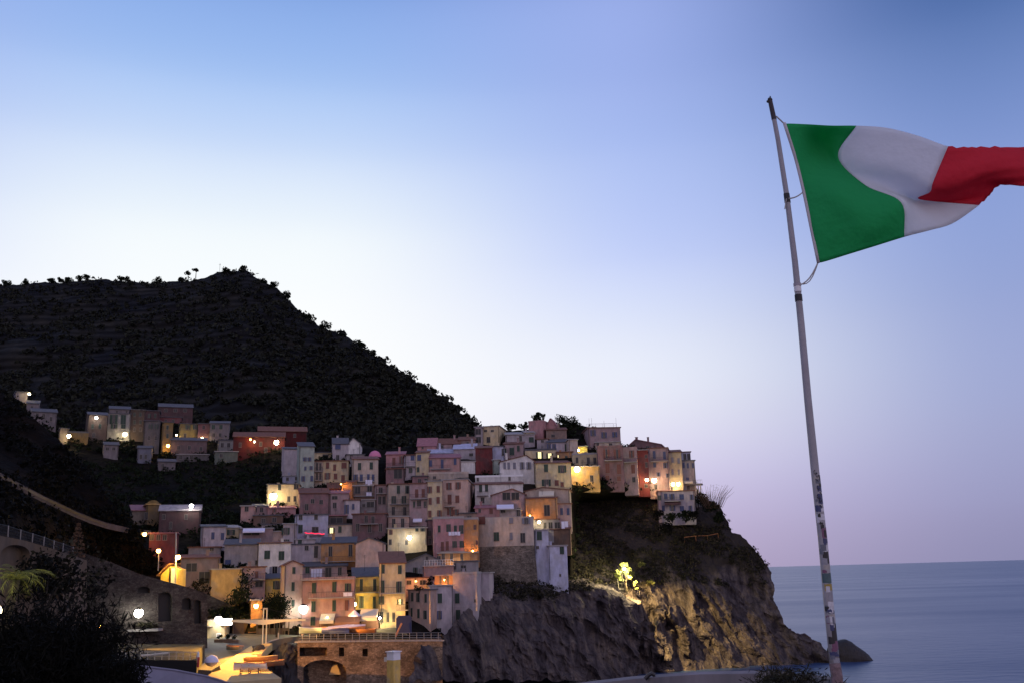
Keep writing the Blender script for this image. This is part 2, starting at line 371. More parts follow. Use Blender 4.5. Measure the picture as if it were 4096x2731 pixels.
# ------------------------------------------------------------------ terrain sheets
def fbm(p, oct=5): return noise.fractal(p, 1.0, 2.0, oct)
def sheet(name, pxs, top, bot, nrow, Yfun, disp, mat, skirt=(60, -40), zmin=None, right=None):
    vs = []; nr = nrow + 1
    for i, x in enumerate(pxs):
        t, bt = top(x), bot(x)
        col = []
        for j in range(nr):
            py = lerp(t, bt, j / nrow)
            px = x if right is None else right(x, py)
            p = P(px, py, Yfun(px, py))
            col.append(disp(p, px, py, j))
        bk = col[0] + Vector((0, skirt[0], skirt[1])); bk2 = bk + Vector((0, skirt[0], skirt[1] * 4))
        lo = col[-1].copy(); lo.z = min(lo.z - 3, -2 if zmin is None else zmin)
        vs += [bk2, bk] + col + [lo]
    h = nr + 3; n = len(pxs)
    fs = [(i * h + j, i * h + j + 1, (i + 1) * h + j + 1, (i + 1) * h + j) for i in range(n - 1) for j in range(h - 1)]
    me = bpy.data.meshes.new(name); me.from_pydata([tuple(v) for v in vs], [], fs); me.materials.append(mat); me.update()
    me.polygons.foreach_set('use_smooth', [True] * len(fs))
    return tag(link(name, me), kind='structure'), np.array([tuple(v) for v in vs]).reshape(n, h, 3)
def ground_mat(name, c1, c2, c3, scale=.12, terr=0.0):
    m, nt, N, L, b = newmat(name)
    b.inputs['Roughness'].default_value = .95; b.inputs['Specular IOR Level'].default_value = .04
    geo = N.new('ShaderNodeNewGeometry')
    n1 = N.new('ShaderNodeTexNoise'); n1.inputs['Scale'].default_value = scale; n1.inputs['Detail'].default_value = 8; n1.inputs['Roughness'].default_value = .65; L.new(geo.outputs['Position'], n1.inputs['Vector'])
    cr = N.new('ShaderNodeValToRGB'); e = cr.color_ramp.elements
    e[0].position = .33; e[0].color = c4(c1); e[1].position = .7; e[1].color = c4(c3); k = e.new(.5); k.color = c4(c2)
    L.new(n1.outputs['Fac'], cr.inputs['Fac'])
    out = cr.outputs['Color']
    if terr:
        mp = N.new('ShaderNodeMapping'); mp.inputs['Scale'].default_value = (.012, .012, terr); L.new(geo.outputs['Position'], mp.inputs['Vector'])
        wv = N.new('ShaderNodeTexWave'); wv.bands_direction = 'Z'; wv.inputs['Scale'].default_value = 1; wv.inputs['Distortion'].default_value = 6; wv.inputs['Detail'].default_value = 3
        L.new(mp.outputs[0], wv.inputs['Vector'])
        r = N.new('ShaderNodeMapRange'); r.inputs['To Min'].default_value = .6; r.inputs['To Max'].default_value = 1.3; L.new(wv.outputs['Fac'], r.inputs['Value'])
        vm = N.new('ShaderNodeVectorMath'); vm.operation = 'SCALE'; L.new(out, vm.inputs[0]); L.new(r.outputs['Result'], vm.inputs['Scale']); out = vm.outputs[0]
    L.new(out, b.inputs['Base Color'])
    n2 = N.new('ShaderNodeTexNoise'); n2.inputs['Scale'].default_value = scale * 5; n2.inputs['Detail'].default_value = 8; L.new(geo.outputs['Position'], n2.inputs['Vector'])
    bp = N.new('ShaderNodeBump'); bp.inputs['Strength'].default_value = .8; bp.inputs['Distance'].default_value = .8; L.new(n2.outputs['Fac'], bp.inputs['Height']); L.new(bp.outputs['Normal'], b.inputs['Normal'])
    return m

# the big hill behind the village
ridge = prof([(-700, 1180), (-200, 1140), (0, 1138), (195, 1132), (366, 1120), (476, 1124), (595, 1133), (706, 1128), (816, 1114), (876, 1092), (918, 1086), (986, 1083), (1020, 1112), (1097, 1146),
              (1148, 1197), (1207, 1253), (1275, 1304), (1360, 1334), (1446, 1385), (1530, 1445), (1616, 1496), (1700, 1547), (1786, 1602), (1871, 1666), (1905, 1708), (2000, 1760), (2150, 1850), (2300, 1930)])
yridge = prof([(-700, 860), (0, 800), (900, 720), (1400, 610), (1900, 470), (2300, 420)])
def Yhill(px, py):
    t = min(1, max(0, (py - ridge(px)) / max(60, 1960 - ridge(px))))
    return lerp(yridge(px), 345, t ** .85)
def dhill(p, px, py, j):
    a = fbm(p * .012, 4) * 14 + fbm(p * .05, 3) * 3
    k = sstep(0, 12, j)
    return p + Vector((0, -a * k, fbm(p * .11, 3) * 1.6))
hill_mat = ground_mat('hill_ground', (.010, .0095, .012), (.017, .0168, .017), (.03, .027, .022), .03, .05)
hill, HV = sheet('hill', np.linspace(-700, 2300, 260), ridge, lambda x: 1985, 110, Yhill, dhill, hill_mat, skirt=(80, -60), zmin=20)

# village slope and valley terraces
vtop = prof([(-50, 1600), (60, 1590), (200, 1660), (330, 1720), (420, 1700), (760, 1690), (900, 1720), (1050, 1735), (1130, 1795), (1250, 1790), (1440, 1775), (1540, 1800), (1700, 1775), (1880, 1755), (1960, 1722), (2090, 1722),
             (2150, 1705), (2300, 1695), (2420, 1720), (2470, 1780), (2550, 1790), (2640, 1830), (2740, 1880), (2790, 1960), (2830, 2010)])
vbot = prof([(-50, 2500), (700, 2420), (900, 2530), (1200, 2530), (1650, 2590), (1720, 2600), (1900, 2450), (2000, 2380), (2300, 2350), (2830, 2330)])
def dvil(p, px, py, j): return p + Vector((0, fbm(p * .09, 4) * .8, fbm(p * .15, 3) * .5))
vil_mat = ground_mat('hillside_earth', (.005, .0045, .004), (.011, .0095, .0075), (.024, .019, .014), .10)
slope, VV = sheet('hillside', np.linspace(-50, 2830, 230), vtop, vbot, 90, lambda x, y: YF(x, y) + 1.4 + 34 * sstep(2275, 2330, x) * sstep(1950, 2050, y) + 17 * sstep(1870, 1940, x) * sstep(2130, 2190, y) * (1 - sstep(2250, 2300, x)), dvil, vil_mat, skirt=(25, -12), zmin=2)

# near left slope
ltop = prof([(-700, 1420), (-200, 1530), (0, 1566), (60, 1610), (130, 1660), (200, 1720), (260, 1790), (330, 1850), (420, 1960), (500, 2060), (560, 2120), (640, 2240), (700, 2330)])
Ynear = rbf([(-700, 1420, 190), (0, 1566, 215), (200, 1720, 205), (420, 1960, 196), (640, 2240, 198), (700, 2330, 200), (-700, 2000, 110), (0, 1900, 165), (300, 2100, 180), (560, 2200, 192), (-300, 2300, 90), (0, 2250, 105), (300, 2350, 178), (560, 2450, 195), (650, 2600, 200)])
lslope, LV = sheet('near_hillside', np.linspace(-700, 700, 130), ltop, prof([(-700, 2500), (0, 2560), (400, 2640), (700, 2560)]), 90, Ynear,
           lambda p, px, py, j: p + Vector((0, fbm(p * .06, 4) * 4, fbm(p * .18, 3) * .8)), ground_mat('near_slope_earth', (.004, .0036, .0034), (.009, .007, .006), (.019, .013, .0095), .15), skirt=(25, -15), zmin=0)

# rocky headland
YH0 = rbf([(1950, 2150, 236), (2280, 2000, 272), (2560, 1980, 274), (2760, 1985, 280), (2880, 2050, 278), (2280, 2200, 254), (2560, 2250, 252), (2900, 2200, 268), (3060, 2260, 268), (1950, 2330, 217), (2000, 2250, 231), (2150, 2290, 232), (1700, 2650, 172), (1800, 2550, 184), (1880, 2430, 194), (2250, 2330, 234), (2100, 2400, 219),
           (2100, 2700, 208), (2500, 2400, 246), (2500, 2700, 238), (2950, 2450, 260), (3100, 2460, 264), (3320, 2640, 258), (3000, 2690, 251), (2700, 2690, 247), (2680, 2450, 251), (2480, 2290, 248), (1950, 2700, 194)])
ledge = prof([(1900, 2360), (2100, 2330), (2300, 2322), (2400, 2330), (2460, 2345), (2520, 2385), (2570, 2398)])
SLABS = [(2618, 2658, 2440, 2620, 3.2), (2668, 2704, 2420, 2470, 2.6), (2662, 2705, 2520, 2640, 3.0), (2575, 2615, 2530, 2600, 2.2), (2735, 2760, 2500, 2600, 2.5)]
def YH(px, py):
    y = YH0(px, py)
    edge = 2566 - (py - 2400) * .06
    s = (1 - sstep(edge - 7, edge + 5, px)) * sstep(ledge(px) - 4, ledge(px) + 26, py)
    y -= 13 * s * lerp(.35, 1, sstep(1950, 2450, px))
    for a, b, c, d, k in SLABS:
        sk = (py - 2500) * .12
        y -= k * sstep(a - 8, a + 5, px + sk) * (1 - sstep(b - 5, b + 8, px + sk)) * sstep(c - 10, c + 8, py) * (1 - sstep(d - 15, d + 25, py))
    return y
hright = prof([(1940, 2760), (1962, 2792), (1987, 2812), (2007, 2838), (2041, 2884), (2079, 2906), (2125, 2928), (2160, 2980), (2215, 3034), (2287, 3081), (2351, 3089), (2406, 3094), (2428, 3103), (2484, 3124), (2519, 3150), (2530, 3200), (2549, 3242), (2562, 3276), (2619, 3310), (2645, 3336), (2700, 3370)])
def dhead(p, px, py, j):
    s = Vector((p.x * .8 + p.z * .55, p.y * .3, p.z * .35 - p.x * .25))
    a = 0
    rock = sstep(2290, 2380, py)
    f = noise.ridged_multi_fractal(s * .16, .9, 2.1, 5, 1.0, 2.0) * 1.9 - 1.6
    a += f * lerp(.6, 1.5, rock) + fbm(p * .35, 4) * .55 + (noise.ridged_multi_fractal(s * .55, .9, 2.1, 3, 1.0, 2.0) - 1.2) * .5 * rock
    e = fbm(p * .28, 4)
    return p + Vector((e * .7, -a, fbm(p * .3 + Vector((9, 3, 1)), 4) * .7))
hleft = prof([(1945, 1930), (2320, 1965), (2360, 1925), (2400, 1893), (2480, 1835), (2545, 1760), (2580, 1690), (2720, 1630)])
def headland():
    n, m = 330, 250; vs = []
    for i in range(n + 14):
        s = min(1, i / n); k = max(0, i - n)
        for j in range(m + 1):
            py = lerp(1945, 2720, j / m)
            L0 = hleft(py); Rr = hright(py)
            px = lerp(L0, Rr, s ** .9)
            p = dhead(P(px, py, YH(px, py)), px, py, j)
            if k:  # the far side turns away behind the silhouette
                p += Vector((math.sin(k * .16) * -1.5 * k * .5, k * 2.6, -k * .35))
            vs.append(tuple(p))
    h = m + 1
    fs = [(i * h + j, i * h + j + 1, (i + 1) * h + j + 1, (i + 1) * h + j) for i in range(n + 13) for j in range(m)]
    me = bpy.data.meshes.new('headland'); me.from_pydata(vs, [], fs); me.materials.append(rock_mat()); me.update()
    me.polygons.foreach_set('use_smooth', [False] * len(fs))
    return tag(link('headland', me), kind='structure'), np.array(vs).reshape(n + 14, h, 3)
def rock_mat():
    m, nt, N, L, b = newmat('cliff_rock')
    b.inputs['Roughness'].default_value = .95; b.inputs['Specular IOR Level'].default_value = .04
    geo = N.new('ShaderNodeNewGeometry')
    mp = N.new('ShaderNodeMapping'); mp.inputs['Rotation'].default_value = (0, R(32), 0); mp.inputs['Scale'].default_value = (.55, .3, .12); L.new(geo.outputs['Position'], mp.inputs['Vector'])
    n1 = N.new('ShaderNodeTexNoise'); n1.inputs['Scale'].default_value = 1; n1.inputs['Detail'].default_value = 9; n1.inputs['Roughness'].default_value = .68; L.new(mp.outputs[0], n1.inputs['Vector'])
    cr = N.new('ShaderNodeValToRGB'); e = cr.color_ramp.elements
    e[0].position = .32; e[0].color = (.018, .015, .018, 1); e[1].position = .74; e[1].color = (.19, .15, .12, 1); k = e.new(.5); k.color = (.072, .060, .062, 1)
    L.new(n1.outputs['Fac'], cr.inputs['Fac'])
    n3 = N.new('ShaderNodeTexNoise'); n3.inputs['Scale'].default_value = .09; n3.inputs['Detail'].default_value = 6; L.new(geo.outputs['Position'], n3.inputs['Vector'])
    # scrub and soil hold on above the bare cliff
    sx = N.new('ShaderNodeSeparateXYZ'); L.new(geo.outputs['Position'], sx.inputs[0])
    zr = N.new('ShaderNodeMapRange'); zr.inputs['From Min'].default_value = 16; zr.inputs['From Max'].default_value = 32; zr.inputs['To Min'].default_value = -.25; zr.inputs['To Max'].default_value = .45; L.new(sx.outputs['Z'], zr.inputs['Value'])
    ad = N.new('ShaderNodeMath'); ad.operation = 'ADD'; L.new(n3.outputs['Fac'], ad.inputs[0]); L.new(zr.outputs['Result'], ad.inputs[1])
    st = N.new('ShaderNodeMapRange'); st.inputs['From Min'].default_value = .5; st.inputs['From Max'].default_value = .66; L.new(ad.outputs[0], st.inputs['Value'])
    mx = N.new('ShaderNodeMix'); mx.data_type = 'RGBA'; mx.inputs['B'].default_value = (.038, .032, .030, 1)
    L.new(cr.outputs['Color'], mx.inputs['A']); L.new(st.outputs['Result'], mx.inputs['Factor']); L.new(mx.outputs['Result'], b.inputs['Base Color'])
    bp = N.new('ShaderNodeBump'); bp.inputs['Strength'].default_value = .9; bp.inputs['Distance'].default_value = .6; L.new(n1.outputs['Fac'], bp.inputs['Height']); L.new(bp.outputs['Normal'], b.inputs['Normal'])
    return m
head, DV = headland()

def rock_pile(name, pts, Y, depth, mat, label, cat='rock', amp=.6, z0=-1.0, seed=0):
    """a jagged rock whose skyline follows pts, with real thickness"""
    N_ = 72; xs = np.linspace(pts[0][0], pts[-1][0], N_); pf = prof(pts); vs = []; nd = 26
    for i, x in enumerate(xs):
        tp = P(x, pf(x), Y)
        for j in range(nd + 1):
            t = j / nd; a = math.pi * t
            r = max(.02, (tp.z - z0))
            p = Vector((tp.x, tp.y - math.cos(a) * depth * (.5 + .5 * math.sin(math.pi * i / (N_ - 1))), z0 + r * math.sin(a) ** .7))
            nn = noise.noise_vector(p * 1.1 + Vector((seed, 0, 0))) * amp * .5 + noise.noise_vector(p * .4 + Vector((seed, 5, 0))) * amp
            nn += noise.noise_vector(p * (2.6 / max(.4, amp)) + Vector((seed, 2, 0))) * amp * .45
            k = 1 if 0 < j < nd else 0
            vs.append(tuple(p + Vector((nn.x, nn.y, nn.z * .35)) * k))
    h = nd + 1
    fs = [(i * h + j, i * h + j + 1, (i + 1) * h + j + 1, (i + 1) * h + j) for i in range(N_ - 1) for j in range(nd)]
    me = bpy.data.meshes.new(name); me.from_pydata(vs, [], fs); me.materials.append(mat); me.update()
    return tag(link(name, me), label, cat)
ROCKM = bpy.data.materials['cliff_rock']
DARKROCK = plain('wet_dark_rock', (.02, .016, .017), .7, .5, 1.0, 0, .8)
rock_pile('sea_rock', [(3305, 2640), (3325, 2566), (3376, 2554), (3398, 2562), (3425, 2582), (3450, 2598), (3470, 2616), (3482, 2634)], 262, 5, DARKROCK, 'dark wedge shaped rock in the sea right of the flagpole', z0=-.4, amp=.3)
rock_pile('shore_rock', [(3136, 2560), (3152, 2518), (3162, 2512), (3185, 2530), (3205, 2534), (3222, 2530), (3238, 2548), (3252, 2585)], 268, 4, plain('red_brown_rock', (.05, .022, .025), .85, .4, 1.0, 0, .8), 'reddish jagged rock behind the foot of the headland', z0=-.5, amp=.6, seed=4)
# ------------------------------------------------------------------ houses
GV = 'houses stacked on the village slope'
GU = 'houses up the valley under the hill'
_cache = {}
def win_mesh(kind, w, h):
    w = max(.3, round(w, 1)); h = max(.4, round(h, 1)); key = (kind, w, h)
    if key in _cache: return _cache[key]
    mb = MB(); gw = w if kind in 'xdl' else w * .92
    t = .07
    for a, b in (((-gw / 2 - t, -.06, -h / 2), (-gw / 2, .02, h / 2)), ((gw / 2, -.06, -h / 2), (gw / 2 + t, .02, h / 2)),
                 ((-gw / 2 - t, -.061, h / 2), (gw / 2 + t, .02, h / 2 + t)), ((-gw / 2 - t - .05, -.14, -h / 2 - t), (gw / 2 + t + .05, .02, -h / 2))):
        mb.box(a, b, 0)
    mb.box((-gw / 2, -.018, -h / 2), (gw / 2, .02, h / 2), 1)
    mb.box((-.03, -.035, -h / 2), (.03, -.018, h / 2), 0)
    if kind == 'd':
        me = mb.mesh('door', [M['frame'], M['dark']])
    else:
        me = mb.mesh('window', [M['frame'], M['litpane'] if kind == 'l' else (M['dark'] if kind == 'x' else M['glass'])])
    _cache[key] = me
    return me
def shut_mesh(col, w, h):
    w = round(w, 2); h = round(h, 1); key = ('s', col, w, h)
    if key in _cache: return _cache[key]
    mb = MB(); mb.box((0, -.05, -h / 2), (w, 0, h / 2))
    n = max(3, int(h / .22))
    for i in range(n):
        z = -h / 2 + h * (i + .5) / n
        mb.box((.04, -.072, z - .03), (w - .04, -.05, z + .02))
    me = mb.mesh('shutter', M[col]); _cache[key] = me
    return me
LPOW = 20.0
def light(px_pt, power, col, rad=.12, parent=None, kind='POINT', spot=None, target=None):
    d = bpy.data.lights.new('lamp_light', kind); d.energy = power; d.color = col; d.shadow_soft_size = rad
    o = link('lamp_light', d, parent); o.location = px_pt
    if kind == 'SPOT':
        d.spot_size = spot; d.spot_blend = .5
        o.rotation_euler = (Vector(target) - Vector(px_pt)).to_track_quat('-Z', 'Y').to_euler()
    return o
WARM, ORNG, WHT, YEL, GRN = (1, .56, .19), (1, .37, .06), (1, .93, .78), (1, .72, .16), (.80, 1, .22)
def wall_lamp(pt, back, power, col, size, label, bulb='bulb'):
    """globe lantern on a bracket: pt = globe centre, back = vector to the wall"""
    e = empty('wall_lamp', pt, 0, label, 'lamp')
    b = MB(); b.tube([(0, 0, size * .9), Vector(back) * .5 + Vector((0, 0, size * 1.5)), Vector(back) + Vector((0, 0, size * .4))], .04, 6)
    b.box((back[0] - .08, back[1] - .04, back[2] - .1), (back[0] + .08, back[1] + .04, back[2] + .5))
    b.build('bracket', M['iron'], e)
    c = MB(); c.add([(-size * .9, -size * .9, size * .75), (size * .9, -size * .9, size * .75), (size * .9, size * .9, size * .75), (-size * .9, size * .9, size * .75), (0, 0, size * 1.35)], [(0, 3, 2, 1), (0, 1, 4), (1, 2, 4), (2, 3, 4), (3, 0, 4)])
    c.build('lamp_hood', M['iron'], e)
    g = MB(); g.sphere((0, 0, 0), size, 12, 0, 1.05); g.build('globe', M[bulb], e, True)
    light(Vector((0, 0, -.02)) - Vector(back) * .02, power * LPOW, col, size, e)
    return e

class House: pass
def H(t, x0, y0, x1, y1, col, roof, label, win=(), yaw=None, side=None, dp=7.0, Y=None, dY=0, lamps=(), balc=(), awn=(), roofc='tile', group=GV, extra=2.5, cat='house', name='house', side_col=None, chim=(), sh='green', trim=True):
    s = TAG[t][2]
    X0, Yt = q(t, x0, y0); X1, Yb = q(t, x1, y1)
    xc, ym = (X0 + X1) / 2, (Yt + Yb) / 2
    D = (Y if Y is not None else YF(xc, Yb)) + dY
    az = math.atan2(ray(xc, ym).x, ray(xc, ym).y)
    if yaw is None: yaw = random.choice([-1, 1]) * random.uniform(2, 6)
    psi = -az + R(yaw)
    ex = Vector((math.cos(psi), math.sin(psi), 0)); ey = Vector((-math.sin(psi), math.cos(psi), 0)); nrm = -ey
    org = P(xc, Yb, D)
    def loc(p): d = p - org; return Vector((d.dot(ex), d.dot(ey), d.z))
    def F(x, y): return loc(hit(x, y, org, nrm))
    xl, xr = F(X0, ym).x, F(X1, ym).x
    zt = F(xc, Yt).z; zb = -extra
    sidep = None
    if side is not None:
        Xs = q(t, side, y0)[0]
        xe = xr if Xs > X1 else xl
        po = org + ex * xe
        b = loc(hit(Xs, ym, po, ex)).y
        if 1 < b < 40: dp = b
        sidep = (xe, po, Xs > X1)
    h = House(); h.e = e = empty(name, org, psi, label, cat, group)
    h.F = lambda x, y: F(*q(t, x, y)); h.s = s; h.D = D; h.psi = psi; h.org = org; h.zt = zt; h.xl, h.xr = xl, xr; h.t = t
    h.world = lambda v: org + ex * v[0] + ey * v[1] + Vector((0, 0, v[2]))
    mw = MB(); ov = .28
    kind = roof if isinstance(roof, str) else roof[0]
    if kind == 'front':
        ap = h.F(roof[1], roof[2]); ax = min(max(ap.x, xl + .2), xr - .2); az_ = ap.z
        zl = zr = zt
        pf = [(xl, zb), (xr, zb), (xr, zt), (ax, az_), (xl, zt)]
        mw.prism([(x, 0, z) for x, z in pf], (0, dp, 0))
        rf = MB()
        for (xa, za, xb, zb_) in ((xl, zt, ax, az_), (ax, az_, xr, zt)):
            d = Vector((xb - xa, 0, zb_ - za)).normalized(); n = Vector((-d.z, 0, d.x))
            a = Vector((xa, 0, za)) - (d * ov if xa == xl else Vector()); b = Vector((xb, 0, zb_)) + (d * ov if xb == xr else Vector())
            rf.prism([a + n * .02 + Vector((0, -ov, 0)), b + n * .02 + Vector((0, -ov, 0)), b + n * .2 + Vector((0, -ov, 0)), a + n * .2 + Vector((0, -ov, 0))], (0, dp + 2 * ov, 0))
        h.ridge = az_
    elif kind == 'side':
        rz = loc(hit(xc, q(t, 0, roof[1])[1], org + ey * (dp / 2), nrm)).z; rz = max(rz, zt + .4)
        pf = [(0, zb), (dp, zb), (dp, zt), (dp / 2, rz), (0, zt)]
        mw.prism([(xl, y, z) for y, z in pf], (xr - xl, 0, 0))
        rf = MB()
        for (ya, za, yb, zb_) in ((0, zt, dp / 2, rz), (dp / 2, rz, dp, zt)):
            d = Vector((0, yb - ya, zb_ - za)).normalized(); n = Vector((0, -d.z, d.y))
            a = Vector((xl - ov, ya, za)) - (d * ov if ya == 0 else Vector()); b = Vector((xl - ov, yb, zb_)) + (d * ov if yb == dp else Vector())
            rf.prism([a + n * .02, b + n * .02, b + n * .2, a + n * .2], (xr - xl + 2 * ov, 0, 0))
        h.ridge = rz
    elif kind == 'shed':
        rz = loc(hit(xc, q(t, 0, roof[1])[1], org + ey * dp, nrm)).z; rz = max(rz, zt + .3)
        pf = [(0, zb), (dp, zb), (dp, rz), (0, zt)]
        mw.prism([(xl, y, z) for y, z in pf], (xr - xl, 0, 0))
        rf = MB(); d = Vector((0, dp, rz - zt)).normalized(); n = Vector((0, -d.z, d.y))
        a = Vector((xl - ov, 0, zt)) - d * ov; b = Vector((xl - ov, dp, rz)) + d * ov
        rf.prism([a + n * .02, b + n * .02, b + n * .2, a + n * .2], (xr - xl + 2 * ov, 0, 0)); h.ridge = rz
    else:
        mw.box((xl, 0, zb), (xr, dp, zt)); rf = MB()
        if kind == 'parapet':
            w = .22; ph = .5
            rf.box((xl - .06, -.06, zt), (xr + .06, w, zt + ph)); rf.box((xl - .06, dp - w, zt), (xr + .06, dp + .06, zt + ph))
            rf.box((xl - .06, w, zt), (xl + w, dp - w, zt + ph)); rf.box((xr - w, w, zt), (xr + .06, dp - w, zt + ph)); rf.box((xl + w, w, zt), (xr - w, dp - w, zt + .05))
        else:
            rf.box((xl - ov, -ov, zt), (xr + ov, dp + ov, zt + .22))
        h.ridge = zt
    w_o = mw.build('wall', ST[col], e)
    rc = M[roofc] if roofc in M else ST[roofc]
    r_o = rf.build('roof', rc, e)
    h.roof = r_o
    if trim and zt > 5 and (xr - xl) > 4:
        tm = MB(); zz = zt * .02 if zt < 8 else zt * random.uniform(.3, .45)
        tm.box((xl - .02, -.05, zz), (xr + .02, -.001, zz + .16)); tm.build('string_course', ST[col], e)
    if kind != 'parapet' and zt > 3 and random.random() < .7:
        px_ = random.choice([xl + .18, xr - .18]); dm = MB(); dm.tube([(px_, -.09, 0), (px_, -.09, zt - .05)], .06, 6); dm.build('drainpipe', M['iron'], e)
    if xr - xl > 4 and group == GV:
        u_ = random.random()
        if u_ < .45:
            cx0 = lerp(xl, xr, random.uniform(.2, .8)); am = MB(); at_ = h.ridge + random.uniform(1.6, 2.8); yy_ = dp * random.uniform(.3, .6)
            am.tube([(cx0, yy_, zt - .3), (cx0, yy_, at_)], .028, 5)
            for j in range(4): am.box((cx0 - .45 + j * .06, yy_ - .012, at_ - .12 - j * .16), (cx0 + .45 - j * .06, yy_ + .012, at_ - .09 - j * .16))
            am.build('antenna', M['iron'], e)
        if u_ > .35:
            cx0 = lerp(xl, xr, random.uniform(.15, .85)); yy_ = dp * random.uniform(.25, .6); cm_ = MB(); ct = h.ridge + random.uniform(.6, 1.1)
            cm_.box((cx0 - .28, yy_ - .22, zt - .3), (cx0 + .28, yy_ + .22, ct)); cm_.box((cx0 - .36, yy_ - .3, ct), (cx0 + .36, yy_ + .3, ct + .1)); cm_.build('chimney', ST[col], r_o)
    for cx_, cw in chim:
        cp = h.F(cx_, y0); c = MB(); c.box((cp.x - cw / 2, dp * .35, zt - .2), (cp.x + cw / 2, dp * .35 + cw, h.ridge + 1.0)); c.box((cp.x - cw / 2 - .1, dp * .35 - .1, h.ridge + 1.0), (cp.x + cw / 2 + .1, dp * .35 + cw + .1, h.ridge + 1.15))
        c.build('chimney', ST[col], r_o)
    for wn in win:
        k, pw, ph, pts = wn[:4]; shc = wn[4] if len(wn) > 4 else sh
        for i in range(0, len(pts), 2):
            X, Yy = q(t, pts[i], pts[i + 1])
            lp = F(X, Yy); rot = 0
            if sidep and ((sidep[2] and lp.x > xr - .1) or (not sidep[2] and lp.x < xl + .1)):
                lp = loc(hit(X, Yy, sidep[1], ex)); rot = R(90) if sidep[2] else R(-90)
                sc = (D + lp.y) / FPX / s; ww = pw * sc / max(.35, abs(math.sin(psi + az))) if False else pw * sc * 1.35
            else:
                sc = D / FPX / s; ww = pw * sc
            hh = ph * sc
            me = win_mesh(k, ww, hh)
            o = link('door' if k == 'd' else 'window', me, e); o.location = lp; o.rotation_euler = (0, 0, rot)
            if k in 'col':
                w_ = max(.3, round(ww, 1)); h_ = max(.4, round(hh, 1))
                if k == 'c': specs = ((-w_ / 2, w_ / 2 - .015), (.015, w_ / 2 - .015)); yy = -.065
                else: specs = ((-w_ - .06, w_ / 2), (w_ / 2 + .06, w_ / 2)); yy = -.062
                if k == 'c' and random.random() < .3: specs = random.choice([((-w_ - .02, w_ / 2), (.015, w_ / 2 - .015)), ((-w_ / 2, w_ / 2 - .015), (w_ / 2 + .02, w_ / 2))])
                for sx_, sw in specs:
                    so = link('shutter', shut_mesh(shc, sw, h_), o); so.location = (sx_, yy, 0)
    for (bx0, bx1, by) in balc:
        a, b = h.F(bx0, by), h.F(bx1, by); bm = MB(); dep = .95
        bm.box((a.x, -dep, a.z - .16), (b.x, -.002, a.z)); bo = bm.build('balcony', M['concrete'], e)
        rm = MB(); zt_ = a.z + .95
        rm.box((a.x, -dep, zt_), (b.x, -dep + .05, zt_ + .05)); rm.box((a.x, -dep + .05, zt_), (a.x + .05, -.01, zt_ + .05)); rm.box((b.x - .05, -dep + .05, zt_), (b.x, -.01, zt_ + .05))
        n = max(3, int((b.x - a.x) / .28))
        for i in range(n + 1):
            xx = lerp(a.x + .015, b.x - .015, i / n); rm.box((xx - .014, -dep + .01, a.z), (xx + .014, -dep + .038, zt_))
        rm.build('railing', M['iron'], bo)
    for aw in awn:
        ax0, ax1, ay0, ay1, am, dep = aw
        a, b = h.F(ax0, ay0), h.F(ax1, ay1); am_ = MB()
        am_.prism([(a.x, -.03, a.z), (a.x, -dep, b.z), (a.x, -dep, b.z - .06), (a.x, -.03, a.z - .06)], (b.x - a.x, 0, 0))
        am_.prism([(a.x, -dep - .02, b.z), (a.x, -dep, b.z), (a.x, -dep, b.z - .3), (a.x, -dep - .02, b.z - .3)], (b.x - a.x, 0, 0))
        am_.build('awning', M[am], e)
    for lm in lamps:
        lx, ly, pw, c, sz, lb = lm[:6]; bulb = lm[6] if len(lm) > 6 else 'bulb'; off = (lm[7] if len(lm) > 7 else 1.0) * 1.5
        X, Yy = q(t, lx, ly)
        g = hit(X, Yy, org + nrm * off, nrm)
        wall_lamp(g, ey * off, pw, c, sz * 1.25, lb, bulb)
    return h
def terrace_rail(h, x0, x1, y, hgt=1.0, mat='iron', post=2.0, y_off=.1, label=None):
    """railing along the roof edge, part of the house"""
    a, b = h.F(x0, y), h.F(x1, y); m = MB(); z = h.zt + .22
    n = max(2, int((b.x - a.x) / post))
    for i in range(n + 1):
        xx = lerp(a.x, b.x, i / n); m.box((xx - .03, y_off, z), (xx + .03, y_off + .06, z + hgt))
    m.box((a.x, y_off + .01, z + hgt), (b.x, y_off + .05, z + hgt + .05)); m.box((a.x, y_off + .01, z + hgt * .5), (b.x, y_off + .05, z + hgt * .5 + .03))
    m.build('terrace_railing', M[mat], h.e)
def laundry(h, x0, x1, y0, y1, label, mat='cloth', off=.95):
    a, b = h.F(x0, y0), h.F(x1, y1); m = MB(); n = max(2, int((b.x - a.x) / .55)); gap = .05
    w = (b.x - a.x) / n
    for i in range(n):
        xx = a.x + i * w; hh = (a.z - b.z) * random.uniform(.7, 1.0); dy = random.uniform(-.05, .05)
        vs = [(xx, -off + dy, a.z), (xx + w - gap, -off + dy, a.z), (xx + w - gap, -off - dy - .06, a.z - hh), (xx, -off - dy + .02, a.z - hh)]
        m.add(vs + [(v[0], v[1] + .02, v[2]) for v in vs], [(0, 1, 2, 3), (7, 6, 5, 4), (0, 4, 5, 1), (1, 5, 6, 2), (2, 6, 7, 3), (3, 7, 4, 0)])
    m.tube([(a.x - .2, -off + .01, a.z + .01), (b.x + .2, -off + .01, a.z + .01)], .015, 5)
    o = m.build('laundry', M[mat]); o.location = h.org; o.rotation_euler = (0, 0, h.psi)
    return tag(o, label, 'laundry')

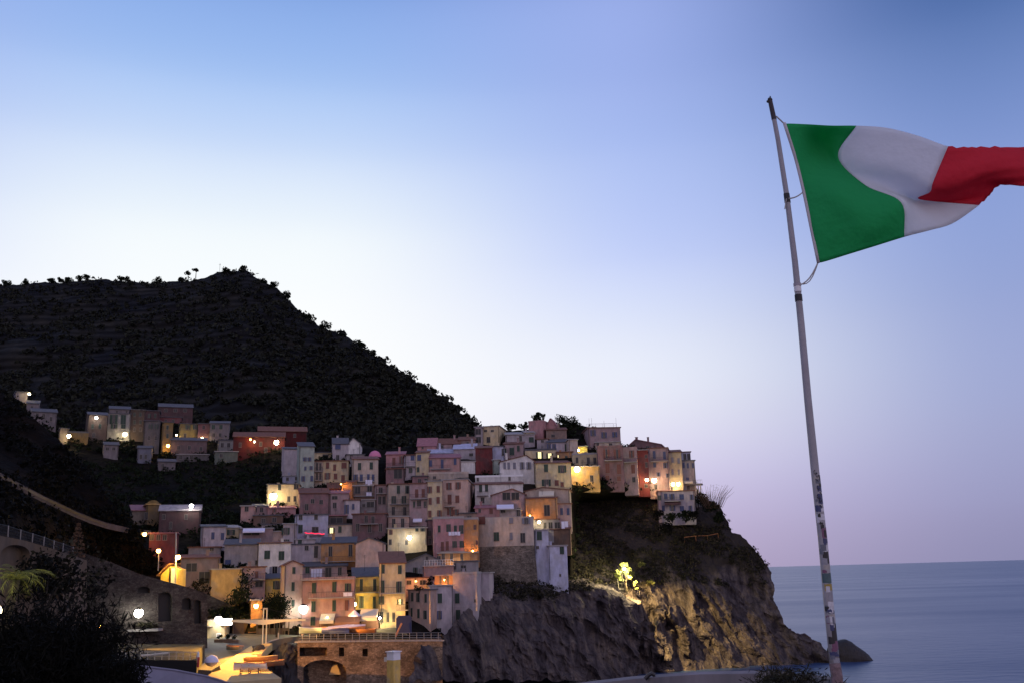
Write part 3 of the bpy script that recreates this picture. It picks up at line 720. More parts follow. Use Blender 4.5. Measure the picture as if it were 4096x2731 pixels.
# ---- skyline and upper right (zoom E)
h = H('E', 745, 205, 1125, 450, 'mauve', 'flat', 'tall cube shaped mauve house with railed roof terrace on the village skyline', yaw=10, side=575, roofc='tile', extra=6,
      win=[('o', 30, 68, [800, 265, 930, 290]), ('c', 36, 60, [1045, 285]), ('c', 30, 70, [620, 290])], sh='bluesh')
m = MB()
for xx in (760, 790, 935, 1078):
    p = h.F(xx, 205); m = MB(); m.tube([(p.x, .5, h.zt + .2), (p.x, .5, h.zt + (3.0 if xx != 935 else 2.2))], .03, 5); m.build('antenna', M['iron'], h.e)
terrace_rail(h, 755, 1080, 205, 1.1, 'steel', 3.0, .4); terrace_rail(h, 760, 1080, 205, 1.7, 'steel', 2.2, 5.0)
H('E', 830, 375, 1122, 450, 'beige', 'flat', 'low beige house front with two small holes under the cube shaped mauve house', win=[('x', 28, 35, [855, 400]), ('x', 36, 28, [1005, 402])], dY=-2.5, yaw=2, roofc='concrete')
H('E', 860, 432, 1158, 850, 'plum', 'parapet', 'broad plum brown house with three rows of tall dark shutters above the scrub slope', yaw=3, roofc='plum', sh='brownsh',
  win=[('c', 46, 105, [970, 510, 1095, 510]), ('c', 46, 115, [970, 680, 1105, 690]), ('c', 44, 62, [970, 795, 1105, 803])], balc=[(930, 1140, 590)])
h = H('E', 1160, 450, 1320, 890, 'mauve', 'parapet', 'narrow mauve house left of the dark red house on the lit upper lane', yaw=-4, roofc='mauve', sh='brownsh',
      win=[('c', 40, 80, [1265, 512]), ('c', 42, 100, [1272, 690]), ('d', 36, 60, [1280, 815])], balc=[(1165, 1315, 610)])
h = H('E', 1320, 468, 1455, 905, 'red', 'flat', 'narrow dark red house with a bush on its roof terrace', yaw=2, roofc='concrete', win=[('x', 26, 36, [1425, 540]), ('x', 26, 60, [1428, 640]), ('d', 36, 40, [1425, 885])],
      lamps=[(1432, 815, 420, WARM, .34, 'bright wall lamp on the dark red house, leftmost on the upper lane', 'bulb', 1.2)])
H('E', 1212, 412, 1600, 478, 'plum', ('front', 1300, 345), 'plum gabled attic house on the skyline right of the cube shaped mauve house', dY=5, yaw=-8, roofc='pinktile', win=[('x', 36, 40, [1440, 440])], chim=[(1300, .7)], trim=False)
h = H('E', 1455, 445, 1690, 930, 'mauve', 'flat', 'tall dusky mauve house with five shutters above the brightest lane lamp', yaw=-3, roofc='tile', sh='bluesh',
      win=[('c', 28, 88, [1520, 522, 1640, 530]), ('c', 28, 60, [1525, 640, 1642, 648]), ('c', 24, 45, [1562, 752, 1672, 765]), ('d', 30, 55, [1538, 900])], balc=[(1480, 1690, 600)],
      lamps=[(1520, 822, 800, WARM, .5, 'brightest globe lamp at the middle of the upper lane', 'bulb', 1.4)])
h = H('E', 1690, 492, 1850, 940, 'cream', ('shed', 470), 'tall cream house with four small windows near the right end of the skyline', yaw=3, sh='greysh',
      win=[('c', 24, 58, [1735, 582, 1806, 592]), ('c', 22, 62, [1735, 722, 1808, 727]), ('d', 28, 55, [1720, 905])],
      lamps=[(1740, 868, 420, WARM, .36, 'left globe lamp of the pair on the tall cream end house', 'bulb', 1.2), (1802, 865, 420, WARM, .36, 'right globe lamp of the pair on the tall cream end house', 'bulb', 1.2)])
h = H('E', 1852, 592, 2005, 935, 'grey', 'flat', 'bluish grey end house at the right tip of the village', yaw=6, roofc='slate', sh='bluesh', win=[('c', 22, 60, [1866, 645, 1915, 650, 1975, 650]), ('c', 34, 32, [1912, 806]), ('d', 30, 45, [1920, 905])],
      awn=[(1868, 1968, 828, 850, 'canvas', 1.2)])
h2 = H('E', 1845, 490, 1948, 592, 'bluewhite', 'flat', 'small glazed rooftop veranda with overhanging tiled roof on the bluish end house', dY=4, yaw=6, roofc='tile', win=[('x', 30, 70, [1880, 545, 1925, 545])], trim=False, extra=.5)
h = H('E', 1560, 955, 1600, 1180, 'mauve', 'flat', 'narrow mauve wing on the left of the lone lilac house below the upper lane', yaw=0, dY=1, win=[('c', 22, 55, [1580, 1028])], extra=5, trim=False)
H('E', 1600, 950, 2000, 1235, 'lilac', 'flat', 'lone lilac house with a long balcony on the slope below the end of the lane', yaw=4, side=1466, roofc='tile', sh='bluesh', extra=2.5,
  win=[('c', 38, 58, [1655, 1010, 1738, 1012]), ('c', 50, 58, [1842, 1016]), ('c', 26, 58, [1952, 1020, 1952, 1150]), ('c', 28, 62, [1628, 1150]), ('o', 30, 58, [1733, 1150]), ('c', 48, 62, [1845, 1155]), ('c', 20, 58, [1508, 1062]), ('d', 40, 90, [1560, 1155])],
  balc=[(1640, 1830, 1068)], awn=[(1640, 1830, 1075, 1095, 'browncanvas', 1.3)])
# portico at the right edge
e = empty('portico', P(*q('E', 2048, 1010), 274), R(-14), 'slender two column portico at the right edge of the village', 'portico', GV)
k = 274 / FPX / 2.94
m = MB(); m.box((-2.2, -1.4, 130 * k), (1.2, 1.4, 130 * k + .35)); m.build('slab', M['slate'], e)
for xx in (-28, 0, 26):
    m = MB(); m.box((xx * k - .16, -1.2, -3), (xx * k + .16, -.88, 130 * k)); m.build('column', M['concrete'], e)
m = MB(); m.box((-2.2, -1.38, 130 * k + 1.3), (1.2, -1.33, 130 * k + 1.36))
for i in range(9): m.box((-2.2 + i * .42, -1.38, 130 * k + .35), (-2.16 + i * .42, -1.34, 130 * k + 1.3))
m.build('railing', M['iron'], e)
# left of the lane
H('E', 42, 138, 215, 320, 'rose', 'parapet', 'rose pink block with a bush on its roof at the top of the village', yaw=-18, side=300, roofc='rose', win=[], extra=5)
H('E', 240, 215, 392, 330, 'rose', ('front', 300, 95), 'rose house with a steep gable behind the pink block on the skyline', dY=3, yaw=-10, roofc='pinktile', win=[('x', 16, 60, [242, 175])], trim=False)
H('E', 250, 232, 490, 350, 'brown', ('shed', 210), 'low brown house with a tiled lean to roof under the skyline gable', yaw=2, win=[('x', 40, 30, [330, 300])], extra=4, trim=False)
H('E', 0, 262, 112, 400, 'cream', ('shed', 248), 'little cream hut with a pale tin roof left of the pink block', yaw=6, roofc='concrete', win=[('x', 40, 50, [75, 335])], trim=False)
H('E', 140, 340, 270, 430, 'lilac', 'flat', 'small lilac box house below the pink block', yaw=-5, roofc='tile', win=[('x', 30, 30, [205, 362])], trim=False)
H('E', 262, 378, 520, 480, 'lilac', ('shed', 345), 'low lilac house with a dark tiled roof and green door above the lit windows', yaw=2, roofc='slate', sh='bluesh', win=[('c', 30, 66, [290, 425, 335, 428]), ('c', 34, 82, [485, 438], 'green')], extra=4)
H('E', 515, 345, 622, 545, 'beige', 'flat', 'slim beige house left of the bright green lit recess', yaw=10, roofc='concrete', win=[], extra=4)
h = H('E', 606, 425, 735, 516, 'yellow', 'flat', 'yellow terrace room flooded by a greenish lamp', dY=1, yaw=0, roofc='concrete', win=[], lamps=[(627, 466, 130, GRN, .25, 'small greenish lamp in the yellow terrace room', 'bulb', .8)], trim=False)
h = H('E', 560, 520, 872, 660, 'cream', 'parapet', 'cream terrace house with long railed balcony above the big orange lamp', yaw=3, roofc='concrete', win=[('x', 26, 62, [612, 585]), ('d', 30, 70, [745, 590]), ('d', 30, 70, [820, 592])], balc=[(660, 870, 655)], sh='brownsh')
h = H('E', 545, 662, 878, 850, 'ochre', 'flat', 'ochre lower storey glowing orange under the big lamp', dY=-1, yaw=3, roofc='concrete', win=[('d', 34, 70, [785, 800])], lamps=[(612, 692, 700, (1, .50, .09), .6, 'big orange lamp at the corner of the ochre house', 'bulb', 1.6)], trim=False)
h = H('E', 0, 470, 372, 615, 'cream', 'parapet', 'cream upper storey with two lit yellow windows', dY=5, yaw=2, roofc='slate', win=[('l', 38, 92, [172, 535, 292, 550])], extra=3)
h = H('E', 375, 492, 562, 620, 'orange', 'flat', 'orange house with a small lit window beside the two lit yellow windows', dY=4.5, yaw=-2, roofc='tile', win=[('l', 14, 30, [390, 540]), ('c', 30, 70, [487, 572])], extra=3)
h = H('E', 130, 622, 545, 900, 'cream', ('shed', 598), 'broad cream house with green shutters below the lit yellow windows', yaw=8, side=92, win=[('c', 44, 86, [247, 678]), ('o', 46, 86, [437, 690]), ('o', 48, 78, [250, 850]), ('c', 44, 64, [373, 852], 'brownsh'), ('c', 34, 48, [437, 870], 'brownsh')], extra=4)
h = H('E', 5, 945, 530, 1270, 'beige', ('front', 210, 908), 'long beige gabled house at the edge of the scrub slope', yaw=-4, win=[], extra=3, awn=[(165, 345, 950, 1000, 'canvas', 1.6)], trim=False)
h = H('E', 8, 1035, 375, 1290, 'orange', ('shed', 1020), 'orange house lit from below beside the beige gable', dY=-3, yaw=-3, win=[('d', 62, 120, [258, 1175])], extra=2, lamps=[(60, 1235, 160, (1, .5, .15), .12, 'unseen orange lamp added at the foot of the orange house beside the beige gable', 'bulborange', 1.0)], trim=False)  # the foot lamp is unseen, added to light the orange front
h = H('E', 378, 1100, 545, 1300, 'mauve', 'flat', 'small mauve house with two dark windows at the edge of the cliff scrub', yaw=4, dY=-3, roofc='tile', win=[('c', 28, 75, [430, 1188, 508, 1190], 'bluesh')], extra=3)

# ---- middle (zoom A)
h = H('A', 1255, 190, 1460, 385, 'cream', 'flat', 'cream house with a dark columned loggia at the left end of the skyline', yaw=-12, side=1560, roofc='concrete', win=[('x', 40, 62, [1335, 345]), ('x', 30, 20, [1300, 240, 1380, 240])], extra=4)
h = H('A', 1176, 200, 1255, 405, 'lilac', 'flat', 'narrow lilac loggia tower against the dark hill', yaw=-10, dY=-1, roofc='lilac', win=[('x', 60, 70, [1215, 250]), ('x', 55, 70, [1218, 345])], extra=4, trim=False)
H('A', 1540, 285, 1880, 410, 'lilac', ('shed', 262), 'lilac house with pale sheet roof under the rose pink block', yaw=3, roofc='concrete', win=[('x', 30, 60, [1712, 330]), ('c', 55, 62, [1838, 345])], extra=4)
H('A', 1515, 395, 1745, 545, 'mauve', ('shed', 378), 'mauve house with tall dark windows above the white gable', yaw=-3, win=[('c', 52, 88, [1610, 482]), ('c', 30, 66, [1686, 446]), ('c', 28, 66, [1530, 482])], extra=4)
H('A', 1182, 445, 1384, 725, 'darkred', ('shed', 425), 'tall blank dark red house in the middle of the village', yaw=0, win=[], extra=4, trim=False)
H('A', 1386, 425, 1522, 580, 'bluewhite', 'flat', 'pale blue wall right of the blank dark red house', yaw=5, roofc='slate', win=[('x', 22, 80, [1503, 490])], extra=3)
H('A', 1386, 585, 1470, 770, 'greygreen', 'flat', 'slim pale green house between the dark red house and the white gable', yaw=-2, roofc='concrete', win=[], extra=3)
h = H('A', 1472, 605, 1880, 850, 'white', ('front', 1775, 530), 'large white gabled house with faint shuttered windows', yaw=3, win=[('c', 28, 75, [1525, 650, 1572, 650], 'greysh'), ('c', 30, 70, [1640, 650], 'greysh'), ('c', 34, 80, [1722, 650, 1800, 650], 'greysh')], extra=4)
H('A', 1010, 602, 1178, 725, 'white', 'flat', 'small blank white house left of the dark red house', yaw=4, roofc='concrete', win=[], extra=3)
h = H('A', 1180, 782, 1740, 860, 'white', 'parapet', 'long low white terrace wall under the white gable', yaw=1, roofc='white', win=[('x', 22, 40, [1208, 812]), ('x', 24, 40, [1582, 802])], dY=-1, extra=3)
h = H('A', 1176, 868, 1742, 1105, 'white', ('shed', 848), 'white house with narrow tiled eave and two tall dark doors', yaw=2, dY=-2, roofc='tile', win=[('c', 34, 92, [1242, 912, 1312, 906]), ('x', 40, 60, [1265, 1055])], balc=[(1200, 1330, 1000)], extra=3)
h = H('A', 1372, 995, 1775, 1260, 'mauve', ('front', 1612, 925), 'mauve gabled house with twin arched attic windows', yaw=0, win=[('x', 88, 80, [1545, 1008, 1650, 1008]), ('d', 40, 90, [1690, 1195])], extra=2.5, trim=False)
h = H('A', 1176, 1150, 1465, 1275, 'rose', ('shed', 1118), 'low rose house with a white awning in front of the arched attic windows', yaw=-2, dY=-3, roofc='pinktile', win=[('c', 40, 70, [1365, 1180], 'brownsh'), ('x', 24, 40, [1230, 1180])], extra=2)
h = H('A', 1465, 1170, 1720, 1275, 'lilac', 'flat', 'low lilac terrace house under a white sloping awning', yaw=1, dY=-4, roofc='concrete', win=[('d', 36, 80, [1685, 1200]), ('x', 50, 50, [1505, 1175])], awn=[(1430, 1630, 1108, 1150, 'cloth', 2.2)], extra=2, trim=False)
h = H('A', 640, 560, 1008, 750, 'pink', ('shed', 520), 'pink house with three tall windows below the blue tarpaulin roofs', yaw=2, roofc='pinktile', sh='bluesh', win=[('c', 30, 74, [655, 622, 942, 602]), ('c', 30, 102, [790, 630])], balc=[(650, 880, 690)], extra=4)
h = H('A', 480, 500, 632, 775, 'cream', ('shed', 480), 'cream house with a green shutter left of the pink house', yaw=-4, win=[('c', 42, 66, [520, 556], 'bluesh'), ('c', 28, 58, [508, 696])], extra=3)
H('A', 352, 528, 478, 785, 'lilac', 'flat', 'slim lilac house with a balcony left of the cream house', yaw=3, roofc='tile', win=[('c', 40, 60, [440, 555], 'bluesh'), ('c', 28, 58, [412, 706])], balc=[(345, 475, 655)], extra=3)
H('A', 130, 520, 350, 690, 'rose', ('shed', 490), 'rose house with two dark tall windows near the pink domed parasol', yaw=-3, roofc='pinktile', win=[('c', 34, 90, [222, 600, 322, 580], 'brownsh')], balc=[(140, 345, 665)], extra=3)
H('A', 130, 690, 345, 830, 'plum', 'flat', 'low plum house under the rose house', yaw=2, roofc='tile', win=[('d', 90, 110, [270, 745])], extra=3, dY=-1)
h = H('A', 500, 420, 720, 500, 'rose', ('side', 330), 'house with a pink pyramid like roof on the left skyline', yaw=-4, roofc='pinktile', win=[('x', 20, 26, [560, 440])], extra=5, trim=False)
h = H('A', 715, 395, 1000, 470, 'mauve', ('side', 335), 'long mauve house with low tiled roof against the dark hill', yaw=2, win=[('x', 30, 30, [790, 425]), ('x', 24, 28, [920, 405])], extra=5, trim=False)
h = H('A', 985, 350, 1180, 440, 'brown', ('side', 315), 'brown house with a low tiled roof beside the columned loggia', yaw=-3, win=[('x', 26, 30, [1090, 385])], extra=5, trim=False)
h = H('A', 630, 505, 920, 565, 'bluewhite', ('shed', 445), 'low house under a pale blue tarpaulin roof', yaw=3, roofc='bluewhite', win=[], extra=4, trim=False)
h = H('A', 925, 455, 1190, 560, 'lilac', ('shed', 400), 'low lilac house under a pale crumpled roof', yaw=-2, roofc='bluewhite', win=[('x', 40, 30, [1130, 520])], extra=4, trim=False)
h = H('A', 790, 815, 1090, 1250, 'peach', 'flat', 'tall peach house with six rust red shutters', yaw=-6, roofc='concrete', side=1180, sh='brownsh', win=[('c', 40, 80, [880, 890, 968, 885]), ('c', 42, 105, [878, 1045]), ('c', 44, 82, [968, 1043]), ('c', 42, 110, [873, 1205]), ('c', 42, 62, [963, 1195])], balc=[(820, 940, 1130)], extra=4)
h = H('A', 620, 835, 790, 1325, 'cream', 'flat', 'slim cream house with paired rust shutters left of the peach house', yaw=3, roofc='concrete', sh='brownsh', win=[('c', 32, 72, [650, 932, 743, 926]), ('c', 32, 72, [648, 1067, 742, 1056]), ('c', 32, 76, [645, 1217]), ('c', 34, 100, [750, 1225])], extra=4)
H('A', 625, 745, 1100, 835, 'beige', 'parapet', 'weathered beige roof storey on top of the peach house', dY=3, yaw=1, roofc='beige', win=[('x', 30, 30, [700, 790])], extra=3)
h = H('A', 985, 1210, 1190, 1330, 'brown', 'flat', 'dark brown roof terrace shed with plants between the peach house and the round tower', yaw=-3, roofc='slate', win=[('x', 50, 60, [1110, 1275]), ('d', 26, 66, [1010, 1280])], extra=3)
h = H('A', 158, 868, 402, 1250, 'beige', 'flat', 'narrow beige house with dark balconies left of the lit yellow wall', yaw=4, roofc='tile', win=[('c', 32, 90, [275, 930, 375, 930]), ('c', 32, 90, [228, 1052, 348, 1052]), ('d', 32, 90, [215, 1180, 350, 1185])], balc=[(170, 390, 1240), (170, 390, 1100)], extra=4)
h = H('A', 405, 862, 618, 1340, 'mauve', 'flat', 'narrow mauve house with a white awning above two green windows', yaw=-4, roofc='tile', win=[('c', 34, 95, [490, 975, 568, 972], 'brownsh'), ('c', 22, 68, [460, 1105, 595, 1105]), ('x', 46, 85, [518, 1100])], balc=[(415, 615, 1040)], awn=[(450, 555, 1272, 1300, 'cloth', 1.2)], extra=4)
H('A', 440, 775, 620, 870, 'plum', 'flat', 'small plum attic house above the narrow mauve house', yaw=2, dY=2, roofc='slate', win=[('x', 34, 50, [525, 830, 600, 825])], extra=3)
h = H('A', 155, 1252, 402, 1392, 'peach', 'flat', 'peach house storey with two tall doors above the lit yellow wall', yaw=3, dY=-1, roofc='concrete', win=[('d', 34, 100, [220, 1325, 325, 1322])], balc=[(160, 395, 1382)], extra=3)
h = H('D', 150, 35, 608, 235, 'cream', 'flat', 'pale house wall lit yellow by a bracket lamp above the red roof', yaw=-1, dY=-2, roofc='concrete', win=[('c', 32, 58, [492, 38, 567, 38]), ('c', 26, 50, [180, 80], 'brownsh'), ('d', 28, 60, [180, 195]), ('d', 26, 45, [370, 200])],
      lamps=[(405, 142, 70, (1, .80, .35), .34, 'white lamp on a bent bracket on the pale wall', 'bulbwhite', 1.3)], extra=3)
h = H('D', 690, -80, 1045, 330, 'rose', 'parapet', 'tall rose pink house with laundry beside the narrow alley', yaw=4, roofc='concrete', win=[('c', 28, 75, [755, 40]), ('c', 32, 82, [873, 30]), ('c', 32, 95, [945, 50, 1022, 45]), ('c', 30, 105, [793, 248, 850, 240], 'brownsh'), ('c', 30, 72, [928, 222, 1012, 220])], balc=[(765, 1060, 308)], extra=3)
LA1 = (h, 862, 1000, 78, 130)
h = H('D', 1045, -70, 1212, 330, 'orange', 'parapet', 'orange house end beside the rose pink house', yaw=-3, roofc='concrete', win=[('c', 20, 50, [1170, 20, 1198, 205], 'brownsh')], extra=3, lamps=[(1150, 300, 160, ORNG, .14, 'small orange lamp at the corner of the orange house end', 'bulborange', .9)])
h = H('D', 745, 325, 1205, 450, 'orange', 'flat', 'orange ground floor with three dark doors under the rose pink house', yaw=1, dY=-2, roofc='concrete', win=[('d', 28, 80, [805, 365, 900, 372, 1020, 375]), ('x', 40, 50, [750, 385])],
      lamps=[(957, 436, 120, WARM, .2, 'tiny white lamp at the orange ground floor', 'bulbwhite', .9)], extra=2)
H('D', 608, -60, 700, 330, 'plum', 'flat', 'dark plum house in the narrow alley left of the rose pink house', dY=5, yaw=0, roofc='slate', win=[('x', 30, 60, [640, 90, 645, 185])], extra=3)

# round bastion tower and cliff-edge houses
def bastion():
    e = empty('tower_house', P(*q('D', 1540, 240), 221), -.02, 'broad round fronted stone house on a rough bastion at the cliff edge', 'house', GV)
    k = 221 / FPX / 2.94; n = 26; rad = 330 * k
    def wallm(z0, z1, f0, f1, mat, nm):
        m = MB(); o = []
        for i in range(n + 1):
            a = lerp(-1.22, 1.22, i / n); o.append((math.sin(a), -math.cos(a)))
        vs = [(x * rad * f0, y * rad * .28 * f0 + 3.0, z0) for x, y in o] + [(x * rad * f1, y * rad * .28 * f1 + 3.0, z1) for x, y in o]
        m.add(vs, [(i, i + 1, i + n + 2, i + n + 1) for i in range(n)])
        m.add([(x * rad * f1, y * rad * .28 * f1 + 3.0, z1) for x, y in o] + [(rad * f1, 7.5, z1), (-rad * f1, 7.5, z1)], [tuple(range(n + 3))])
        return m.build(nm, mat, e)
    wallm(0, 330 * k, 1.05, 1.04, ST['beige'], 'wall'); wallm(-90 * k, 0, 1.07, 1.06, M['masonry'], 'base_course')
    wallm(-640 * k, -90 * k, 1.18, 1.08, M['masonry'], 'bastion')
    m = MB(); m.box((-rad, 4.6, 330 * k), (rad, 7.4, 330 * k + .25)); m.build('roof', M['concrete'], e)
    for k2, w, h_, pts, c in (('c', 80, 86, [(1265, -62)], 'brownsh'), ('c', 40, 62, [(1605, -48)], 'greysh'), ('o', 45, 66, [(1780, -42)], 'greysh'), ('c', 62, 96, [(1430, 130)], 'green'), ('c', 32, 76, [(1600, 130)], 'greysh'), ('d', 52, 110, [(1735, 152)], 'greysh')):
        for x, y in pts:
            lx = (x - 1540) * k; a = math.asin(max(-1, min(1, lx / (rad * 1.05)))); ly = -math.cos(a) * rad * .28 * 1.05 + 3.0
            o = link('door' if k2 == 'd' else 'window', win_mesh(k2, w * k, h_ * k), e); o.location = (lx, ly - .02, (240 - y) * k); o.rotation_euler = (0, 0, math.atan(.28 * math.tan(a)))
            if k2 in 'co':
                w_ = max(.3, round(w * k, 1)); hh = max(.4, round(h_ * k, 1))
                for sx_, sw in (((-w_ / 2, w_ / 2 - .015), (.015, w_ / 2 - .015)) if k2 == 'c' else ((-w_ - .06, w_ / 2), (w_ / 2 + .06, w_ / 2))):
                    so = link('shutter', shut_mesh(c, sw, hh), o); so.location = (sx_, -.065, 0)
bastion()
h = H('D', 1882, 55, 2042, 325, 'bluewhite', 'flat', 'slim pale blue house joined to the round bastion', yaw=5, dY=-3, roofc='concrete', win=[('c', 54, 96, [1932, 120]), ('x', 26, 30, [1912, 258])], extra=9, trim=False)
H('D', 2042, 240, 2264, 640, 'bluewhite', 'flat', 'blank white tower house standing on the bare cliff', yaw=2, dY=-5, roofc='concrete', win=[('c', 44, 84, [2198, 292]), ('x', 16, 26, [2178, 585])], extra=3, trim=False)
H('D', 2042, 45, 2300, 245, 'darkbrown', ('shed', 30), 'brown wooden lean to above the blank white tower house', yaw=-2, dY=-2, roofc='tile', win=[], extra=2, trim=False)
h = H('E', 60, 1285, 400, 1400, 'grey', 'flat', 'low grey terrace house with hanging plants and white cloths beside the cliff', yaw=2, dY=-4, roofc='tile', win=[('x', 44, 70, [300, 1350]), ('x', 60, 70, [380, 1350]), ('d', 30, 60, [235, 1350])], lamps=[(165, 1312, 160, (1, .85, .45), .24, 'round cream lamp at the low grey terrace house', 'bulb', 1.0)], extra=3, trim=False)
LA2 = (h, 425, 508, 1308, 1392)

# ---- left of the village (zoom B)
H('B', 1450, 215, 1590, 400, 'white', ('front', 1508, 150), 'white gabled house topmost on the left of the village', yaw=-5, roofc='slate', win=[], extra=4, trim=False)
H('B', 1270, 218, 1450, 420, 'lilac', ('side', 152), 'lilac house with grey roof joined to the topmost white gable', yaw=3, roofc='slate', win=[('c', 60, 70, [1328, 245], 'bluesh'), ('d', 34, 60, [1325, 380])], extra=4)
H('B', 1425, 345, 1640, 440, 'grey', 'flat', 'low grey roof terrace below the topmost white gable', dY=-1, yaw=2, roofc='slate', win=[('x', 30, 40, [1485, 370])], extra=3)
h = H('B', 868, 250, 1048, 745, 'greygreen', ('shed', 205), 'grey green house with three rows of small windows', yaw=5, roofc='slate', win=[('c', 26, 46, [945, 398, 1000, 398]), ('c', 24, 44, [945, 506, 1018, 500]), ('c', 26, 64, [926, 628, 1020, 624])], sh='bluesh', extra=4)
H('B', 694, 278, 868, 610, 'lilac', ('shed', 262), 'windowless lilac house at the left edge of the village above the dark terraces', yaw=6, roofc='slate', win=[], extra=4)
H('B', 680, 596, 862, 665, 'bluewhite', 'flat', 'small white box house at the foot of the windowless lilac house', yaw=3, dY=-2, roofc='concrete', win=[('x', 26, 36, [735, 630]), ('x', 26, 36, [840, 625])], extra=3)
h = H('B', 1048, 322, 1252, 420, 'cream', 'flat', 'cream attic storey with a long shaded loggia', dY=3, yaw=2, roofc='slate', win=[('x', 60, 50, [1180, 365])], extra=3)
h = H('B', 1050, 425, 1150, 665, 'beige', 'flat', 'slim beige house with stacked dark balconies', yaw=2, dY=-1, roofc='tile', win=[('d', 24, 82, [1083, 485, 1122, 485]), ('d', 24, 75, [1083, 600, 1122, 600])], balc=[(1060, 1142, 540), (1060, 1142, 645)], extra=3)
h = H('B', 1152, 420, 1452, 668, 'cream', 'flat', 'cream house with six dark windows in two rows', yaw=-3, roofc='tile', sh='brownsh', win=[('c', 34, 72, [1205, 470]), ('c', 30, 68, [1290, 495]), ('c', 58, 66, [1400, 470]), ('o', 32, 76, [1205, 596]), ('c', 38, 64, [1300, 600]), ('c', 38, 68, [1388, 620])], extra=4)
h = H('B', 1500, 400, 1802, 705, 'beige', ('shed', 372), 'beige house with a rusty eave and white washing on its balcony', yaw=3, win=[('c', 34, 80, [1582, 482, 1720, 474]), ('c', 32, 76, [1545, 615, 1603, 615], 'bluesh'), ('c', 28, 74, [1686, 612, 1742, 614], 'bluesh')], balc=[(1515, 1760, 660)], extra=3)
LA3 = (h, 1650, 1730, 645, 712)
h = H('B', 1510, 712, 1765, 880, 'brown', 'flat', 'dark brown balcony storey with washing below the beige house', yaw=2, dY=-2, roofc='concrete', win=[('d', 60, 80, [1560, 760]), ('d', 50, 70, [1700, 740])], balc=[(1515, 1760, 830)], extra=3)
LA4 = (h, 1660, 1725, 790, 835)
H('B', 1372, 672, 1510, 850, 'orange', ('shed', 655), 'bright orange house wall facing the lamp lit lane', yaw=-8, win=[], extra=3, trim=False, lamps=[(1365, 690, 110, ORNG, .12, 'small lamp under the eave of the bright orange wall', 'bulborange', .8)])
h = H('B', 492, 695, 868, 930, 'cream', 'flat', 'cream house glaring under the large floodlight left of the village', yaw=-4, roofc='slate', win=[('c', 32, 60, [642, 726]), ('x', 50, 60, [838, 720]), ('d', 26, 60, [750, 865, 822, 862])], lamps=[(568, 832, 520, (1, .72, .24), .7, 'large yellow floodlight on the cream house left of the village', 'bulb', 1.7)], extra=3)
h = H('B', 1218, 745, 1352, 800, 'red', ('shed', 682), 'small house with a rust red roof next to the bright orange wall', yaw=3, win=[], extra=3, trim=False)
h = H('B', 878, 800, 1230, 1050, 'plum', ('shed', 745), 'wide dark plum house with sloping tiled roof', yaw=4, win=[('x', 40, 50, [1030, 890, 1130, 900]), ('d', 36, 70, [960, 960])], extra=3)
h = H('B', 1232, 800, 1450, 1050, 'mauve', ('shed', 770), 'mauve house in shade right of the wide dark plum house', yaw=-3, roofc='pinktile', win=[('x', 36, 60, [1290, 940]), ('x', 60, 40, [1290, 850])], extra=3)
h = H('B', 1400, 880, 1585, 1060, 'lilac', 'flat', 'lilac house with two dark windows in the middle left of the village', yaw=2, dY=-1, roofc='tile', win=[('c', 34, 98, [1438, 985], 'bluesh'), ('c', 22, 60, [1508, 955], 'bluesh')], extra=3)
H('B', 1588, 878, 1765, 1030, 'grey', 'flat', 'grey house with an open loggia below the dark brown balconies', yaw=-3, roofc='concrete', win=[('x', 80, 60, [1710, 930]), ('x', 30, 34, [1632, 940])], balc=[(1590, 1760, 1018)], extra=3)
H('B', 1770, 705, 1905, 1000, 'mauve', 'flat', 'tall shaded mauve house with dark doors beside the narrow beige house', yaw=3, roofc='tile', win=[('d', 32, 90, [1820, 880, 1870, 880]), ('x', 40, 60, [1830, 760])], balc=[(1775, 1900, 800)], extra=3)
H('B', 1498, 1042, 1905, 1315, 'plum', 'flat', 'large dim plum house front with barely visible windows', yaw=-2, roofc='tile', win=[('x', 34, 80, [1660, 1100, 1740, 1110]), ('x', 34, 90, [1560, 1200, 1700, 1210, 1830, 1200])], balc=[(1590, 1800, 1158)], extra=3, sh='brownsh')
h = H('B', 185, 950, 335, 1135, 'pink', 'flat', 'pink house stub with one window at the left foot of the village', yaw=-6, roofc='concrete', win=[('x', 40, 55, [255, 982])], extra=3)
h = H('B', 335, 955, 505, 1050, 'mauve', ('shed', 930), 'low mauve house with two windows next to the pink house stub', yaw=2, roofc='slate', win=[('x', 34, 46, [355, 995, 430, 992])], extra=3, trim=False)
h = H('B', 500, 975, 832, 1060, 'rose', ('shed', 950), 'low rose house with a pale flat roof edge', yaw=3, roofc='pinktile', win=[('c', 30, 40, [590, 1000], 'brownsh')], extra=3, trim=False)
h = H('B', 335, 1060, 680, 1180, 'darkbrown', 'flat', 'dark terrace house overgrown with pot plants', yaw=-2, roofc='slate', win=[('x', 40, 50, [450, 1120]), ('x', 46, 50, [580, 1110])], extra=3, trim=False)
h = H('B', 830, 1052, 1212, 1340, 'bluewhite', 'flat', 'large pale blue house with a red light string on its balcony', yaw=3, roofc='slate', win=[('x', 36, 62, [890, 1076, 1070, 1074]), ('c', 44, 90, [888, 1216]), ('d', 70, 60, [1060, 1225])], balc=[(935, 1165, 1285)], extra=3)
p0, p1 = h.F(938, 1262), h.F(1165, 1275); m = MB()
for i in range(40):
    t_ = i / 39; m.sphere((lerp(p0.x, p1.x, t_), -1.02, lerp(p0.z, p1.z, t_) - .12 * math.sin(t_ * 9) ** 2), .085, 6)
o = m.build('light_string', M['redled']); o.location = h.org; o.rotation_euler = (0, 0, h.psi); tag(o, 'string of red fairy lights along a balcony', 'fairy lights')
